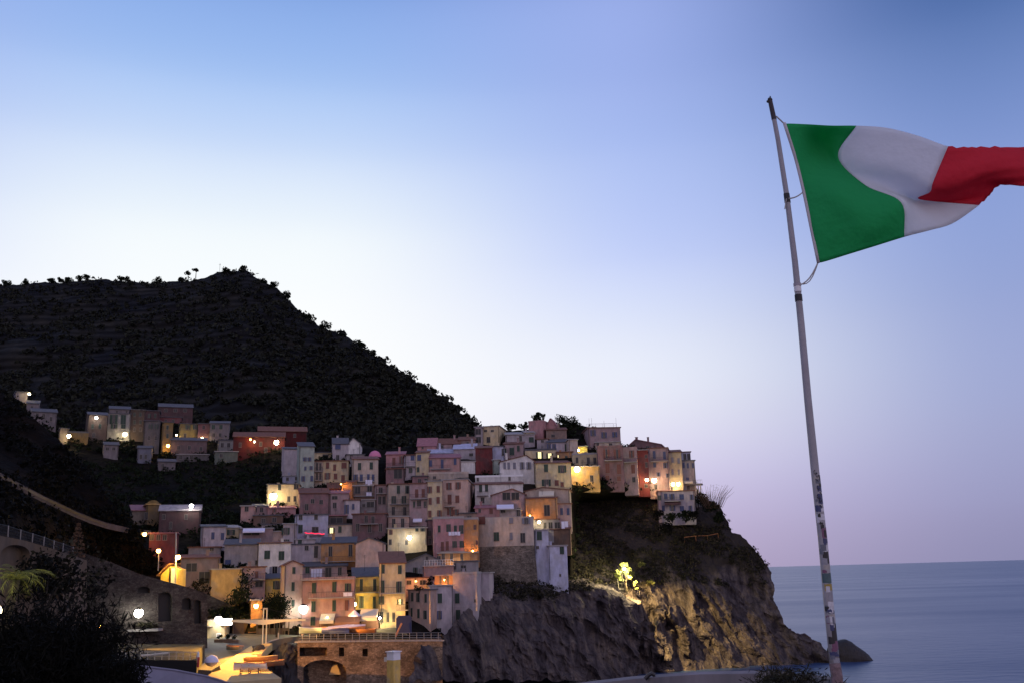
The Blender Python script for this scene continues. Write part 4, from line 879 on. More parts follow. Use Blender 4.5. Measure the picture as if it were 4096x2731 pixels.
H('B', 682, 1160, 828, 1430, 'lilac', 'flat', 'narrow lilac house with two large dark windows left of the pale blue house', yaw=-4, roofc='concrete', win=[('o', 40, 76, [714, 1242]), ('o', 40, 70, [708, 1376])], extra=3)
H('B', 830, 1342, 1060, 1420, 'lilac', 'flat', 'lilac ground floor with a green shutter under the pale blue house', yaw=1, dY=-1.5, roofc='concrete', win=[('c', 42, 62, [880, 1378])], extra=3, trim=False)
h = H('B', 1212, 1168, 1495, 1320, 'beige', 'flat', 'beige house with one lit window right of the red light string', yaw=-3, roofc='slate', win=[('l', 36, 60, [1252, 1236]), ('c', 34, 68, [1352, 1222])], extra=3)
H('B', 1218, 1062, 1430, 1168, 'darkbrown', 'flat', 'dark covered terrace above the one lit window', yaw=2, dY=1, roofc='pinktile', win=[('x', 140, 60, [1310, 1115])], extra=3, trim=False)
h = H('B', -5, 1205, 182, 1360, 'cream', ('shed', 1180), 'small cream house with one window at the far left of the lower village', yaw=8, roofc='concrete', win=[('c', 60, 56, [55, 1256])], extra=3)
h = H('B', 180, 1215, 560, 1400, 'mauve', 'flat', 'mauve house with a broad white awning left of the narrow lilac house', yaw=-2, roofc='concrete', win=[('x', 180, 50, [310, 1262])], awn=[(214, 470, 1205, 1245, 'cloth', 1.8)], extra=3, trim=False)
H('B', 430, 1165, 680, 1250, 'lilac', 'flat', 'low lilac house with two dark windows above the white awning', dY=3, yaw=1, roofc='slate', win=[('x', 34, 60, [490, 1215, 590, 1205])], extra=3, trim=False)
H('B', 560, 1250, 690, 1430, 'peach', 'flat', 'narrow peach house end between the white awning and the lilac house', dY=1, yaw=4, roofc='concrete', win=[], extra=3, trim=False)
# ---- lower left (zoom C)
H('C', 395, -78, 772, 310, 'white', ('shed', -90), 'square white house with two large dark windows', yaw=4, roofc='tile', win=[('c', 62, 92, [496, 56]), ('c', 62, 96, [664, 66]), ('o', 54, 88, [585, 242], 'greysh')], extra=3)
H('C', -10, -60, 395, 215, 'grey', ('shed', -120), 'grey house with a large blue slate roof left of the square white house', yaw=-2, roofc='slate', win=[('c', 60, 52, [36, 142], 'bluesh'), ('x', 40, 46, [378, 146])], extra=3)
H('C', -160, 230, 192, 512, 'ochre', 'flat', 'blank ochre block above the stone ramp', yaw=3, dY=-3, roofc='concrete', win=[], extra=3, side=None, trim=False)
H('C', 190, 205, 472, 600, 'mauve', 'flat', 'shaded mauve house behind the cypress next to the ochre block', yaw=4, roofc='tile', win=[('c', 28, 80, [238, 350]), ('c', 30, 70, [372, 290], 'brownsh'), ('x', 80, 60, [400, 400])], balc=[(310, 470, 345)], extra=3)
h = H('C', 478, 340, 705, 600, 'yellow', ('shed', 288), 'small yellow house with one double window by the harbour tree', yaw=3, roofc='slate', win=[('o', 42, 92, [612, 412])], extra=3)
h = H('C', 305, 595, 440, 780, 'orange', 'flat', 'orange corner wall glowing under a lamp left of the harbour tree', yaw=4, dY=-1, roofc='concrete', win=[], lamps=[(366, 658, 260, ORNG, .34, 'orange lamp left of the harbour tree', 'bulborange', 1.0)], extra=3, trim=False)
H('B', 1128, 1385, 1535, 1680, 'orange', ('shed', 1320), 'burnt orange house under a long grey roof', yaw=-2, roofc='slate', win=[('d', 36, 110, [1240, 1480]), ('d', 40, 130, [1475, 1470])], balc=[(1140, 1530, 1600)], extra=3)
H('B', 1535, 1388, 1868, 1800, 'peach', ('front', 1692, 1325), 'plain peach gable wall in the lower village', yaw=-4, roofc='slate', win=[], extra=3, trim=False)
H('B', 770, 1400, 1130, 1680, 'lilac', 'flat', 'violet shaded house with washing between the white house and the burnt orange house', yaw=2, dY=2, roofc='slate', win=[('d', 40, 130, [1070, 1485]), ('x', 40, 50, [960, 1440])], extra=3)
h = H('C', 900, 195, 1432, 350, 'mauve', ('shed', 140), 'set back top storey with grey roof on the big harbour house', yaw=-2, dY=2, roofc='slate', win=[('c', 42, 70, [970, 235]), ('d', 68, 110, [1215, 265]), ('d', 40, 90, [1350, 250])], extra=4, trim=False)
LA5 = (h, 1015, 1145, 225, 325)
H('C', 690, 182, 905, 880, 'peach', ('front', 800, 132), 'tall peach gable end of the big harbour house', yaw=6, dY=-.4, roofc='tile', win=[('c', 30, 70, [810, 240]), ('c', 34, 92, [800, 430]), ('c', 34, 70, [800, 625]), ('x', 46, 34, [885, 818])], extra=3, trim=False,
  lamps=[(920, 695, 420, (.95, 1, .35), .6, 'large greenish white floodlight on the big harbour house', 'bulbwhite', 1.5)])
h = H('C', 905, 352, 1520, 930, 'pink', 'parapet', 'big pink harbour house with two long balconies', yaw=-3, roofc='pink', win=[('c', 46, 116, [1047, 448, 1285, 435]), ('c', 42, 92, [1433, 440]), ('c', 46, 112, [1040, 665]), ('c', 40, 120, [1283, 655]), ('c', 36, 112, [1430, 650], 'brownsh'), ('c', 48, 94, [1033, 836])], balc=[(890, 1520, 350), (985, 1520, 565)], extra=3)
LA6 = (h, 1395, 1500, 500, 555)
H('C', 1508, 318, 1812, 700, 'yellow', ('shed', 216), 'yellow house with grey slate roof and a long balcony by the harbour', yaw=2, dY=1, roofc='slate', win=[('c', 32, 130, [1603, 412, 1760, 412]), ('c', 32, 130, [1597, 612, 1755, 618])], balc=[(1515, 1808, 500)], extra=3,
  lamps=[(1513, 637, 1100, (1, .70, .20), .36, 'round lamp between the pink harbour house and the yellow house', 'bulb', 1.9)])
h = H('C', 1828, 158, 2120, 870, 'cream', ('shed', 30), 'tall cream harbour house with green shutters and red tiled roof', yaw=3, win=[('c', 32, 92, [1858, 225]), ('c', 36, 96, [2055, 230]), ('c', 36, 130, [1853, 430, 2053, 440]), ('c', 36, 90, [1848, 592]), ('l', 26, 56, [2055, 610]), ('d', 28, 98, [1915, 790, 1983, 790]), ('d', 40, 110, [1840, 790])], balc=[(1820, 2110, 508), (2010, 2150, 705)], extra=3,
      lamps=[(1820, 800, 460, (1, .74, .3), .16, 'tiny white lamp beside the cream harbour house door', 'bulbwhite', 1.5)])
H('D', 345, 445, 822, 610, 'grey', ('front', 600, 338), 'grey gable wall with small windows right of the red tiled roof', yaw=-3, dY=3, roofc='slate', win=[('x', 26, 50, [612, 390]), ('c', 34, 90, [466, 540]), ('x', 34, 34, [620, 490])], extra=3, trim=False)
h = H('D', 640, 712, 920, 1180, 'lilac', 'flat', 'lilac lower block of the corner house at the cliff foot', yaw=16, Y=188.5, dp=7, roofc='concrete', win=[('c', 46, 105, [762, 856]), ('o', 22, 90, [757, 1052], 'bluesh'), ('d', 40, 100, [755, 1265])], extra=3, trim=False)
h = H('D', 915, 575, 1200, 960, 'lilac', 'parapet', 'tall lilac block of the corner house against the cliff', yaw=-8, Y=193, dp=7, roofc='concrete', win=[('c', 50, 105, [968, 856]), ('c', 50, 108, [978, 1050]), ('x', 18, 30, [1178, 885])], extra=3)
ac = MB(); p = h.F(890, 960); ac.box((p.x - .5, -.45, p.z - .35), (p.x + .5, -.01, p.z + .35)); ac.build('air_conditioner', M['slate'], h.e)
H('D', 1200, 560, 1342, 705, 'lilac', 'flat', 'small lilac step house joined to the cliff right of the corner house', yaw=-8, Y=200, roofc='concrete', win=[('c', 32, 86, [1218, 636])], extra=3, trim=False)
h = H('D', 392, 762, 650, 1250, 'peach', 'flat', 'peach front of the corner house with nine narrow windows', yaw=-24, Y=186, dp=6, roofc='slate', win=[('c', 20, 90, [435, 840]), ('c', 24, 95, [513, 845, 512, 1035]), ('c', 26, 92, [597, 856, 597, 1050]), ('c', 20, 92, [432, 1020]), ('x', 26, 30, [460, 1190, 515, 1200])], extra=7, trim=False)
H('D', 700, 590, 920, 730, 'orange', 'flat', 'orange lit room behind dark posts on the corner house roof', yaw=-6, Y=194, roofc='concrete', win=[('x', 18, 110, [770, 655, 858, 655])], extra=4, trim=False, lamps=[(815, 640, 110, ORNG, .1, 'unseen orange lamp added between the dark posts of the rooftop room', 'bulborange', 1.2)])  # the lamp is unseen, added to make the rooftop room glow
h = H('D', 575, 480, 925, 590, 'pink', 'flat', 'railed pink roof terrace above the corner house', yaw=3, Y=196, roofc='concrete', win=[], extra=4, trim=False); terrace_rail(h, 580, 920, 480, 1.0, 'white', .5)
h = H('D', 925, 425, 1195, 560, 'grey', 'flat', 'grey roof shed with clutter above the tall lilac block', yaw=-4, Y=197, roofc='slate', win=[('x', 60, 60, [1040, 500]), ('d', 30, 70, [940, 480])], extra=4, trim=False)
H('D', 345, 620, 640, 700, 'peach', 'flat', 'peach roof room glowing behind plants on the corner house', yaw=4, Y=190, roofc='tile', win=[('x', 50, 40, [400, 670]), ('x', 60, 50, [560, 670])], extra=3, trim=False, lamps=[(480, 655, 60, ORNG, .1, 'small orange lamp before the peach roof room behind plants', 'bulborange', 1.0)])

# ---- up the valley (zoom F)
def U(*a, **k):
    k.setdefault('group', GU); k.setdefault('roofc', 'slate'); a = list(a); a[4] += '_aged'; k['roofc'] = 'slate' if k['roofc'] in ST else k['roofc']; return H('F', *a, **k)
U(150, 158, 262, 235, 'lilac', 'flat', 'small pale house highest on the left valley slope', yaw=5, lamps=[(276, 175, 120, (1, .8, .3), .3, 'lone yellow lamp highest on the left valley slope', 'bulb', 1.0)], extra=5, trim=False)
U(248, 265, 362, 350, 'lilac', ('side', 240), 'grey house second from the top of the left valley slope', yaw=-4, win=[('x', 20, 26, [300, 300])], extra=5, trim=False)
U(290, 345, 532, 470, 'lilac', ('side', 318), 'long grey house on the left valley slope with three windows', yaw=4, win=[('x', 22, 40, [350, 375, 410, 380, 480, 410])], extra=6)
U(560, 500, 640, 640, 'beige', 'flat', 'small beige gable house glaring under the lamp at the valley road', yaw=4, lamps=[(648, 570, 330, (1, .74, .26), .42, 'yellow lamp at the bend of the valley road', 'bulb', 1.2)], extra=6, trim=False)
U(640, 540, 830, 625, 'ochre', 'parapet', 'low ochre road wall lit by the bend lamp', yaw=2, roofc='ochre', extra=6, trim=False, name='retaining_wall', cat='wall', dp=2)
U(822, 372, 1005, 610, 'brown', ('side', 350), 'brown house with a bright lamp under its eave at the left of the valley row', yaw=5, win=[('c', 22, 45, [870, 480, 940, 480]), ('x', 20, 40, [880, 560])], lamps=[(906, 398, 120, WHT, .32, 'white lamp under the eave of the brown valley house', 'bulbwhite', 1.0)], extra=5)
U(1012, 362, 1222, 600, 'white', 'flat', 'white valley house with two tall green windows over a lit porch', yaw=-3, win=[('c', 44, 90, [1082, 415, 1160, 415]), ('c', 40, 50, [1085, 475, 1160, 475])], lamps=[(1174, 555, 520, (1, .8, .42), .5, 'bright lamp under the tall green windows in the valley', 'bulb', 1.4)], extra=5)
U(1030, 318, 1225, 372, 'lilac', ('side', 295), 'lilac roof storey behind the white valley house', dY=5, yaw=2, win=[('x', 18, 24, [1100, 342, 1190, 342])], extra=4, trim=False)
U(1222, 325, 1360, 610, 'brown', 'flat', 'dark brown valley house with rows of small windows', yaw=3, win=[('c', 18, 36, [1265, 370, 1320, 370, 1265, 440, 1320, 440]), ('x', 18, 36, [1265, 510, 1320, 510])], extra=5)
U(1362, 335, 1500, 470, 'plum', 'flat', 'plum valley house behind the grey one', yaw=-3, dY=3, win=[('c', 18, 36, [1400, 380, 1460, 380])], extra=5)
U(1350, 430, 1500, 720, 'grey', 'flat', 'tall grey valley house left of the narrow orange one', yaw=-4, win=[('c', 20, 46, [1410, 480, 1465, 480]), ('x', 18, 40, [1400, 590, 1465, 590])], extra=5)
U(1490, 300, 1812, 395, 'plum', ('side', 272), 'long plum house at the back of the valley row', yaw=2, dY=8, win=[('x', 30, 30, [1560, 330, 1650, 330, 1740, 330])], extra=5)
U(1500, 395, 1705, 470, 'rose', 'flat', 'purple rose house below the long plum house', yaw=-3, dY=4, win=[('x', 18, 30, [1560, 430, 1630, 430])], extra=5)
U(1525, 442, 1622, 740, 'ochre', 'flat', 'narrow orange lit house in the middle of the valley row', yaw=4, win=[('c', 18, 40, [1575, 490, 1575, 570])], lamps=[(1580, 662, 240, (1, .55, .12), .36, 'orange lamp on the narrow valley house', 'bulborange', 1.1)], extra=5)
h = U(1690, 458, 1862, 600, 'yellow', 'flat', 'yellow valley house with two windows right of the narrow orange one', yaw=3, win=[('c', 30, 42, [1760, 487, 1830, 487]), ('d', 22, 50, [1740, 570])], extra=5, lamps=[(1660, 560, 120, (1, .7, .2), .2, 'small lamp at the left corner of the yellow valley house', 'bulb', 1.0)])
U(1862, 456, 1972, 605, 'pink', 'flat', 'salmon pink valley house next to the yellow one', yaw=2, win=[('x', 20, 34, [1915, 490])], lamps=[(1900, 597, 280, (1, .6, .16), .42, 'orange globe lamp before the salmon pink valley house', 'bulb', 1.4)], extra=5)
U(1972, 452, 2155, 600, 'lilac', ('side', 435), 'lilac valley house with two windows at the right of the lit row', yaw=-3, win=[('c', 30, 44, [2007, 486, 2078, 486]), ('x', 24, 34, [2010, 560, 2070, 560])], extra=5)
U(978, 655, 1112, 775, 'lilac', ('side', 630), 'low lilac house lowest left in the valley row', yaw=4, win=[('x', 24, 30, [1010, 690, 1070, 690])], extra=5)
U(1290, 685, 1422, 805, 'bluewhite', ('side', 665), 'low pale blue house under the dark brown valley house', yaw=-4, win=[('x', 20, 40, [1325, 765, 1370, 765])], extra=5)
U(1600, 612, 1945, 745, 'mauve', ('side', 590), 'broad mauve house below the orange lamps in the valley', yaw=2, win=[('x', 24, 36, [1680, 680, 1780, 680, 1890, 690])], extra=5)
U(1490, 812, 1650, 885, 'lilac', ('side', 790), 'little lilac hut lowest in the valley', yaw=3, win=[('x', 22, 30, [1530, 845])], extra=4, trim=False)
U(1660, 745, 1965, 800, 'grey', 'flat', 'low grey terrace house with a white sheet roof in the valley', yaw=-2, roofc='concrete', win=[('x', 26, 36, [1700, 770, 1800, 770])], extra=4, trim=False)
U(2052, 612, 2192, 725, 'white', 'flat', 'pale grey square house at the right of the valley', yaw=2, win=[('x', 24, 40, [2090, 655, 2150, 655])], extra=4)
U(2022, 718, 2235, 790, 'greygreen', 'flat', 'low pale terrace under the pale grey square house', yaw=3, dY=-2, roofc='concrete', win=[('x', 24, 34, [2080, 755])], extra=4, trim=False)
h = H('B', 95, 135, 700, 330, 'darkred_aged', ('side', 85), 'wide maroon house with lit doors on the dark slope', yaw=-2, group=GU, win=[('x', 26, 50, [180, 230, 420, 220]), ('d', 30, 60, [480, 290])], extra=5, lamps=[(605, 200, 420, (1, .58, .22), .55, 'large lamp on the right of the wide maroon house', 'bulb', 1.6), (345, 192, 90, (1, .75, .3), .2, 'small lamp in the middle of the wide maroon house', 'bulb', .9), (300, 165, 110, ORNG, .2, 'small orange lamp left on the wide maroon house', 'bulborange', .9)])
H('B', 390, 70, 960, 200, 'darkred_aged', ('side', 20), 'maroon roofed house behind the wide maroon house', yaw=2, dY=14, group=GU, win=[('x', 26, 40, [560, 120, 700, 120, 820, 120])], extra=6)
# by the valley path
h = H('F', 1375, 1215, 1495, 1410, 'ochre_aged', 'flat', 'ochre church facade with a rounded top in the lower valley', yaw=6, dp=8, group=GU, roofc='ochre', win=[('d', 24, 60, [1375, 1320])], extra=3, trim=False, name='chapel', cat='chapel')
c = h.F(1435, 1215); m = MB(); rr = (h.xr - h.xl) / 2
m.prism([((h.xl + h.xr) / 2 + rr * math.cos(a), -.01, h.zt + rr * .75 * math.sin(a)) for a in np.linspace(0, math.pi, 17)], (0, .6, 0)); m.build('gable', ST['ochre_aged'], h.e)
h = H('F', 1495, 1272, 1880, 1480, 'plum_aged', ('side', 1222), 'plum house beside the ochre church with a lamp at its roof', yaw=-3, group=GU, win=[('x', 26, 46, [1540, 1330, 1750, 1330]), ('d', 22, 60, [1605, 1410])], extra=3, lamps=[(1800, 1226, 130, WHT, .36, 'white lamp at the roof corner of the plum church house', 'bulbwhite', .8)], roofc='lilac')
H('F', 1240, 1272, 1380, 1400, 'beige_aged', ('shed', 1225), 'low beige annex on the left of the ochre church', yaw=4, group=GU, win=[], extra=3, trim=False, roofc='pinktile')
H('G', 1885, 108, 2110, 330, 'lilac', ('shed', 90), 'lilac house with two tall windows behind the street lamp pole', yaw=3, win=[('c', 26, 62, [1990, 190, 2080, 195], 'bluesh')], extra=3, roofc='slate')
H('G', 1760, 300, 2060, 440, 'grey', 'flat', 'long low grey house right of the street lamp pole', yaw=-2, win=[('x', 30, 26, [1980, 315])], extra=3, roofc='tile', dY=-1)
H('G', 1690, 400, 2050, 640, 'brown', ('shed', 372), 'brown building in warm lamplight right of the yellow kiosk', yaw=2, win=[('x', 90, 70, [1790, 485]), ('x', 90, 100, [1910, 580])], extra=3, dY=-3, trim=False)
H('G', 1395, 168, 1650, 300, 'darkred', 'flat', 'dark red brick house lit by a small orange lamp beside the path', yaw=-4, win=[('x', 30, 44, [1420, 205, 1480, 205, 1540, 205])], extra=4, roofc='pinktile', Y=196, lamps=[(1352, 175, 130, ORNG, .3, 'small orange lamp at the end of the path', 'bulborange', .9)])
for (hh, a, b, c, d), lb in ((LA1, 'white washing below a window of the rose pink house'), (LA2, 'white sheet hung at the low grey terrace house'), (LA3, 'white sheets on the balcony of the beige house'),
                             (LA4, 'white sheet on the dark brown balcony'), (LA5, 'two lilac sheets on the top terrace of the big harbour house'), (LA6, 'lilac cloth over the right balcony rail of the pink harbour house')):
    laundry(hh, a, b, c, d, lb)
# pink parasol above the beige house
e = empty('parasol', P(*q('B', 1762, 385), 268), 0, 'pink domed parasol on a roof terrace', 'parasol')
k = 268 / FPX / 2.94; m = MB(); n = 16; rr = 75 * k
vs = [(rr * math.sin(t_) * math.cos(a), rr * math.sin(t_) * math.sin(a), 85 * k * math.cos(t_) + .1) for t_ in np.linspace(.02, 1.5, 6) for a in np.linspace(0, 2 * math.pi, n, endpoint=False)]
m.add(vs, [(i * n + j, i * n + (j + 1) % n, (i + 1) * n + (j + 1) % n, (i + 1) * n + j) for i in range(5) for j in range(n)])
m.build('canopy', plain('pink_canvas', (.60, .20, .32), .9, .1), e); m = MB(); m.tube([(0, 0, -4), (0, 0, 85 * k)], .05, 6); m.build('pole', M['steel'], e)
# ------------------------------------------------------------------ masonry walls with openings (plane from pixel profile)
def arch_wall(name, label, Pa, Pb, top, bot, opens, mat, thick=.8, step=3.0, depth=1.6, darkm='dark', cat='wall'):
    """Pa=(px,Y) Pb=(px,Y); opens=[(x0,x1,ytop_fn,ybot)] cut right through the face, closed at `depth` behind"""
    a = P(Pa[0], 2400, Pa[1]); b = P(Pb[0], 2400, Pb[1]); d = Vector((b.x - a.x, b.y - a.y, 0)).normalized(); n = Vector((d.y, -d.x, 0))
    if n.y > 0: n = -n
    f = lambda x, y: hit(x, y, a, n)
    xs = list(np.arange(Pa[0], Pb[0], step)) + [Pb[0]]
    for o in opens: xs += [o[0], o[1]]
    xs = sorted(set(round(x, 2) for x in xs))
    m = MB(); back = -n * thick; rec = -n * depth
    for x0, x1 in zip(xs[:-1], xs[1:]):
        xm = (x0 + x1) / 2; segs = []; cur0, cur1 = top(x0), top(x1)
        for o in sorted([o for o in opens if o[0] <= xm <= o[1]], key=lambda o: o[3]):
            t0, t1 = o[2](x0), o[2](x1)
            segs.append((cur0, cur1, t0, t1)); 
            A, B = f(x0, t0), f(x1, t1); m.add([A, B, B + rec, A + rec], [(0, 1, 2, 3)])
            C, D = f(x0, o[3]), f(x1, o[3]); m.add([C, D, D + rec, C + rec], [(3, 2, 1, 0)])
            m.add([A + rec, B + rec, D + rec, C + rec], [(0, 1, 2, 3)], 1)
            cur0 = cur1 = o[3]
        segs.append((cur0, cur1, bot(x0), bot(x1)))
        for p0, p1, q0, q1 in segs: m.add([f(x0, p0), f(x1, p1), f(x1, q1), f(x0, q0)], [(3, 2, 1, 0)])
        T0, T1 = f(x0, top(x0)), f(x1, top(x1)); m.add([T0, T1, T1 + back, T0 + back], [(0, 1, 2, 3)])
        B0, B1 = f(x0, bot(x0)), f(x1, bot(x1)); m.add([T0 + back, T1 + back, B1 + back, B0 + back], [(0, 1, 2, 3)])
    for o in opens:
        for x in (o[0], o[1]):
            A, C = f(x, o[2](x)), f(x, o[3]); m.add([A, C, C + rec, A + rec], [(0, 1, 2, 3)])
    for x in (xs[0], xs[-1]):
        A, C = f(x, top(x)), f(x, bot(x)); m.add([A, C, C + back, A + back], [(0, 1, 2, 3)])
    o = m.build(name, [M[mat] if isinstance(mat, str) else mat, M[darkm]])
    tag(o, label, cat); return o, f, n
def arch(x0, x1, ytop, yspr):
    c, r = (x0 + x1) / 2, (x1 - x0) / 2
    return lambda x: yspr - (yspr - ytop) * math.sqrt(max(0, 1 - ((x - c) / r) ** 2))
flat = lambda y: (lambda x: y)
def qp(t, pts): return [q(t, *p) for p in pts]

# sloping stone wall of the ramp street, with blind arches
top = prof(qp('G', [(560, 300), (790, 355), (1050, 440), (1300, 545), (1500, 602), (1650, 640), (1830, 695), (1960, 745), (2100, 810), (2230, 885)]))
o1 = []
for x0, x1, yt, ys, yb in ((1285, 1400, 665, 690, 725), (1480, 1610, 715, 760, 990), (1700, 1785, 770, 800, 880), (1812, 1880, 790, 815, 1010)):
    (a, _), (b, _) = q('G', x0, 0), q('G', x1, 0); o1.append((a, b, arch(a, b, q('G', 0, yt)[1], q('G', 0, ys)[1]), q('G', 0, yb)[1]))
rw, rwf, rwn = arch_wall('ramp_wall', 'long grey masonry wall descending to the harbour with four blind arches', (q('G', 560, 0)[0], 158), (q('G', 1938, 0)[0], 169), top, flat(2660), o1, 'greymasonry', 3.0)
arch_wall('retaining_wall', 'low dark stone wall sloping down behind the bar hut', (q('G', 1900, 0)[0], 182), (q('G', 2230, 0)[0], 184), top, flat(2500), [], 'greymasonry', 3.0)
# upper left wall with arches under the fenced walk
top2 = prof(qp('S', [(-700, 330), (0, 440), (250, 490), (500, 540), (820, 635), (1000, 690), (1200, 750), (1480, 850), (1700, 930)]))
o2 = []
for x0, x1, yt, ys, yb in ((20, 585, 625, 800, 1700), (715, 960, 815, 930, 1700), (1000, 1235, 850, 960, 1700), (-640, -60, 500, 700, 1700)):
    (a, _), (b, _) = q('S', x0, 0), q('S', x1, 0); o2.append((a, b, arch(a, b, q('S', 0, yt)[1], q('S', 0, ys)[1]), q('S', 0, yb)[1]))
uw, uwf, uwn = arch_wall('arcade_wall', 'pale brown arcaded wall under the fenced walk at left', (q('S', -700, 0)[0], 62), (q('S', 1700, 0)[0], 78), top2, flat(2500), o2, stucco('stucco_arcade', (.15, .11, .075)), .6, 3.0, 2.2, 'rock')
e = empty('fence', uwf(120, 2150), 0, 'wire fence with slender posts on top of the arcaded wall', 'fence')
ftop = prof(qp('S', [(-700, 60), (0, 222), (120, 250), (360, 325), (600, 400), (830, 470), (1030, 545), (1210, 600), (1480, 700)]))
pst = [q('S', x, 0)[0] for x in (-600, -360, -110, 125, 370, 605, 830, 1025, 1205, 1400)]
L0 = Vector(e.location); m = MB()
for x in pst:
    a, b = uwf(x, ftop(x)) - L0 - uwn * -.15, uwf(x, top2(x)) - L0 + Vector((0, .2, 0)); pm = MB(); pm.tube([b, a], .035, 6); pm.build('post', M['concrete'], e)
for fr in (0, .33, .66, .95):
    m.tube([uwf(x, lerp(ftop(x), top2(x), fr)) - L0 + Vector((0, .18, 0)) for x in np.linspace(pst[0], pst[-1], 16)], .02 if fr == 0 else .01, 5)
xs = np.linspace(pst[0], pst[-1], 240)
for i in range(239):
    for dx in (-1, 1):
        x0, x1 = xs[i], xs[max(0, min(239, i + dx * 5))]
        m.tube([uwf(x0, ftop(x0)) - L0 + Vector((0, .18, 0)), uwf(x1, top2(x1)) - L0 + Vector((0, .18, 0))], .004, 3, 0, False)
m.build('wire_mesh', M['iron'], e)
# hillside path with its kerb, dropping from the left edge to the lamp
pp = qp('F', [(-300, 760), (0, 917), (200, 1025), (400, 1130), (560, 1205), (700, 1272), (850, 1335), (1000, 1385), (1200, 1430), (1420, 1460)])
m = MB(); k_ = MB(); prev = None
for i, (x, y) in enumerate(pp):
    Y = min(Ynear(x, y) - 3.5, lerp(150, 196, i / 9)) if x < 600 else lerp(150, 196, i / 9); c = P(x, y, Y); w = lerp(1.0, 2.0, i / 9)
    cur = (c + Vector((0, 0, -.5)), c + Vector((w * .3, w, -.5)), c, c + Vector((0, .35, 0)))
    if prev:
        m.add([prev[0], cur[0], cur[1], prev[1]], [(0, 1, 2, 3)])
        k_.add([prev[0] + Vector((0, 0, -.55)), cur[0] + Vector((0, 0, -.55)), cur[2], prev[2], prev[3], cur[3], prev[1], cur[1]], [(0, 1, 2, 3), (3, 2, 5, 4)])
    prev = cur
tag(m.build('path', M['paving']), kind='structure')
tag(k_.build('parapet', stucco('stucco_parapet', (.09, .08, .09))), 'pale low parapet along the path down the left slope', 'wall')

# street lamp on tall pole, yellow kiosk
def street_lamp(label, foot, head_px, Y, pole_top, power, col, size, bulb='bulb', rad=.07, arm=True):
    b = P(*foot, Y); hd = P(*head_px, Y); tp = P(*pole_top, Y)
    e = empty('street_lamp', b, 0, label, 'street lamp')
    m = MB(); m.tube([(0, 0, -1.5), Vector((0, 0, .6)), tp - b], [rad * 1.5, rad * 1.3, rad * .8], 8); m.build('pole', M['steel'], e)
    r = hd - b; pz = Vector((lerp(0, (tp - b).x, min(1, r.z / max(.1, (tp - b).z))), 0, r.z))
    if arm:
        m = MB(); m.tube([pz + Vector((0, 0, .1)), (pz + r) * .5 + Vector((0, 0, size * 1.6)), r + Vector((0, 0, size * 1.1))], .035, 6); m.build('arm', M['iron'], e)
    m = MB(); m.add([(size * 1.1 * math.cos(a) + r.x, size * 1.1 * math.sin(a) + r.y, r.z + size * .7) for a in np.linspace(0, 2 * math.pi, 10, endpoint=False)] + [(r.x, r.y, r.z + size * 1.4)], [(i, (i + 1) % 10, 10) for i in range(10)] + [tuple(range(9, -1, -1))])
    m.build('lamp_shade', M['iron'], e)
    g = MB(); g.sphere(r, size, 12); g.build('globe', M[bulb], e, True)
    light(r + Vector((0, -.15, -.05)), power, col, size, e)
    return e
street_lamp('tall street lamp pole with yellow globe beside the kiosk', q('G', 1640, 605), q('G', 1664, 388), 168.2, q('G', 1646, 160), 30000, (1, .62, .08), .42, 'bulborange', .10)
street_lamp('short street lamp with orange globe left of the tall lamp pole', q('G', 1482, 440), q('G', 1482, 330), 186, q('G', 1484, 322), 3500, ORNG, .4, 'bulborange', .06, False)
o = P(*q('T', 870, 1440), 170); e = empty('kiosk', o, R(-10), 'bright yellow kiosk with slanting roof under the street lamp', 'kiosk')
k = 166 / FPX / 3.92; m = MB()
x0, x1 = -125 * k, 150 * k
m.prism([(x0, 0, -2.5), (x1, 0, -2.5), (x1, 0, 155 * k), (20 * k, 0, 205 * k), (x0, 0, 80 * k)], (0, 3, 0)); m.build('wall', M['yellowwall'], e)
m = MB(); m.prism([(x0 - .5, -.5, 60 * k), (25 * k, -.5, 238 * k), (25 * k, -.5, 256 * k), (x0 - .5, -.5, 78 * k)], (0, 4, 0)); m.build('roof', M['tile'], e)
m = MB(); m.box((18 * k, -.06, -1), (34 * k, -.003, 190 * k)); m.build('drainpipe', M['iron'], e)
m = MB(); m.box((75 * k, -.5, -.6), (135 * k, -.08, 175 * k)); m.build('meter_cabinet', M['white'], e)

# foreground-left floodlight with plants on the ramp wall
g = rwf(*q('R', 245, 540)) + rwn * 1.9
wall_lamp(g, -rwn * 1.9, 150, (1, .93, .68), .7, 'dazzling white floodlight on the grey ramp wall above a ledge of plants', 'bulbwhite')
lc = rwf(*q('R', 360, 720)) + rwn * .7
pl = leaves('ledge_plant', blob((lc.x, lc.y, lc.z), (2.4, .6, .7), 500), .16, M['scrub']); tag(pl, 'lit bushy plants on the ledge below the dazzling floodlight', 'plant')
m = MB(); m.box((lc.x - 2.6, lc.y - .7, lc.z - .95), (lc.x + 2.4, lc.y + 1.4, lc.z - .6)); tag(m.build('wall_ledge', M['concrete']), 'concrete ledge carrying lit plants on the ramp wall', 'ledge')

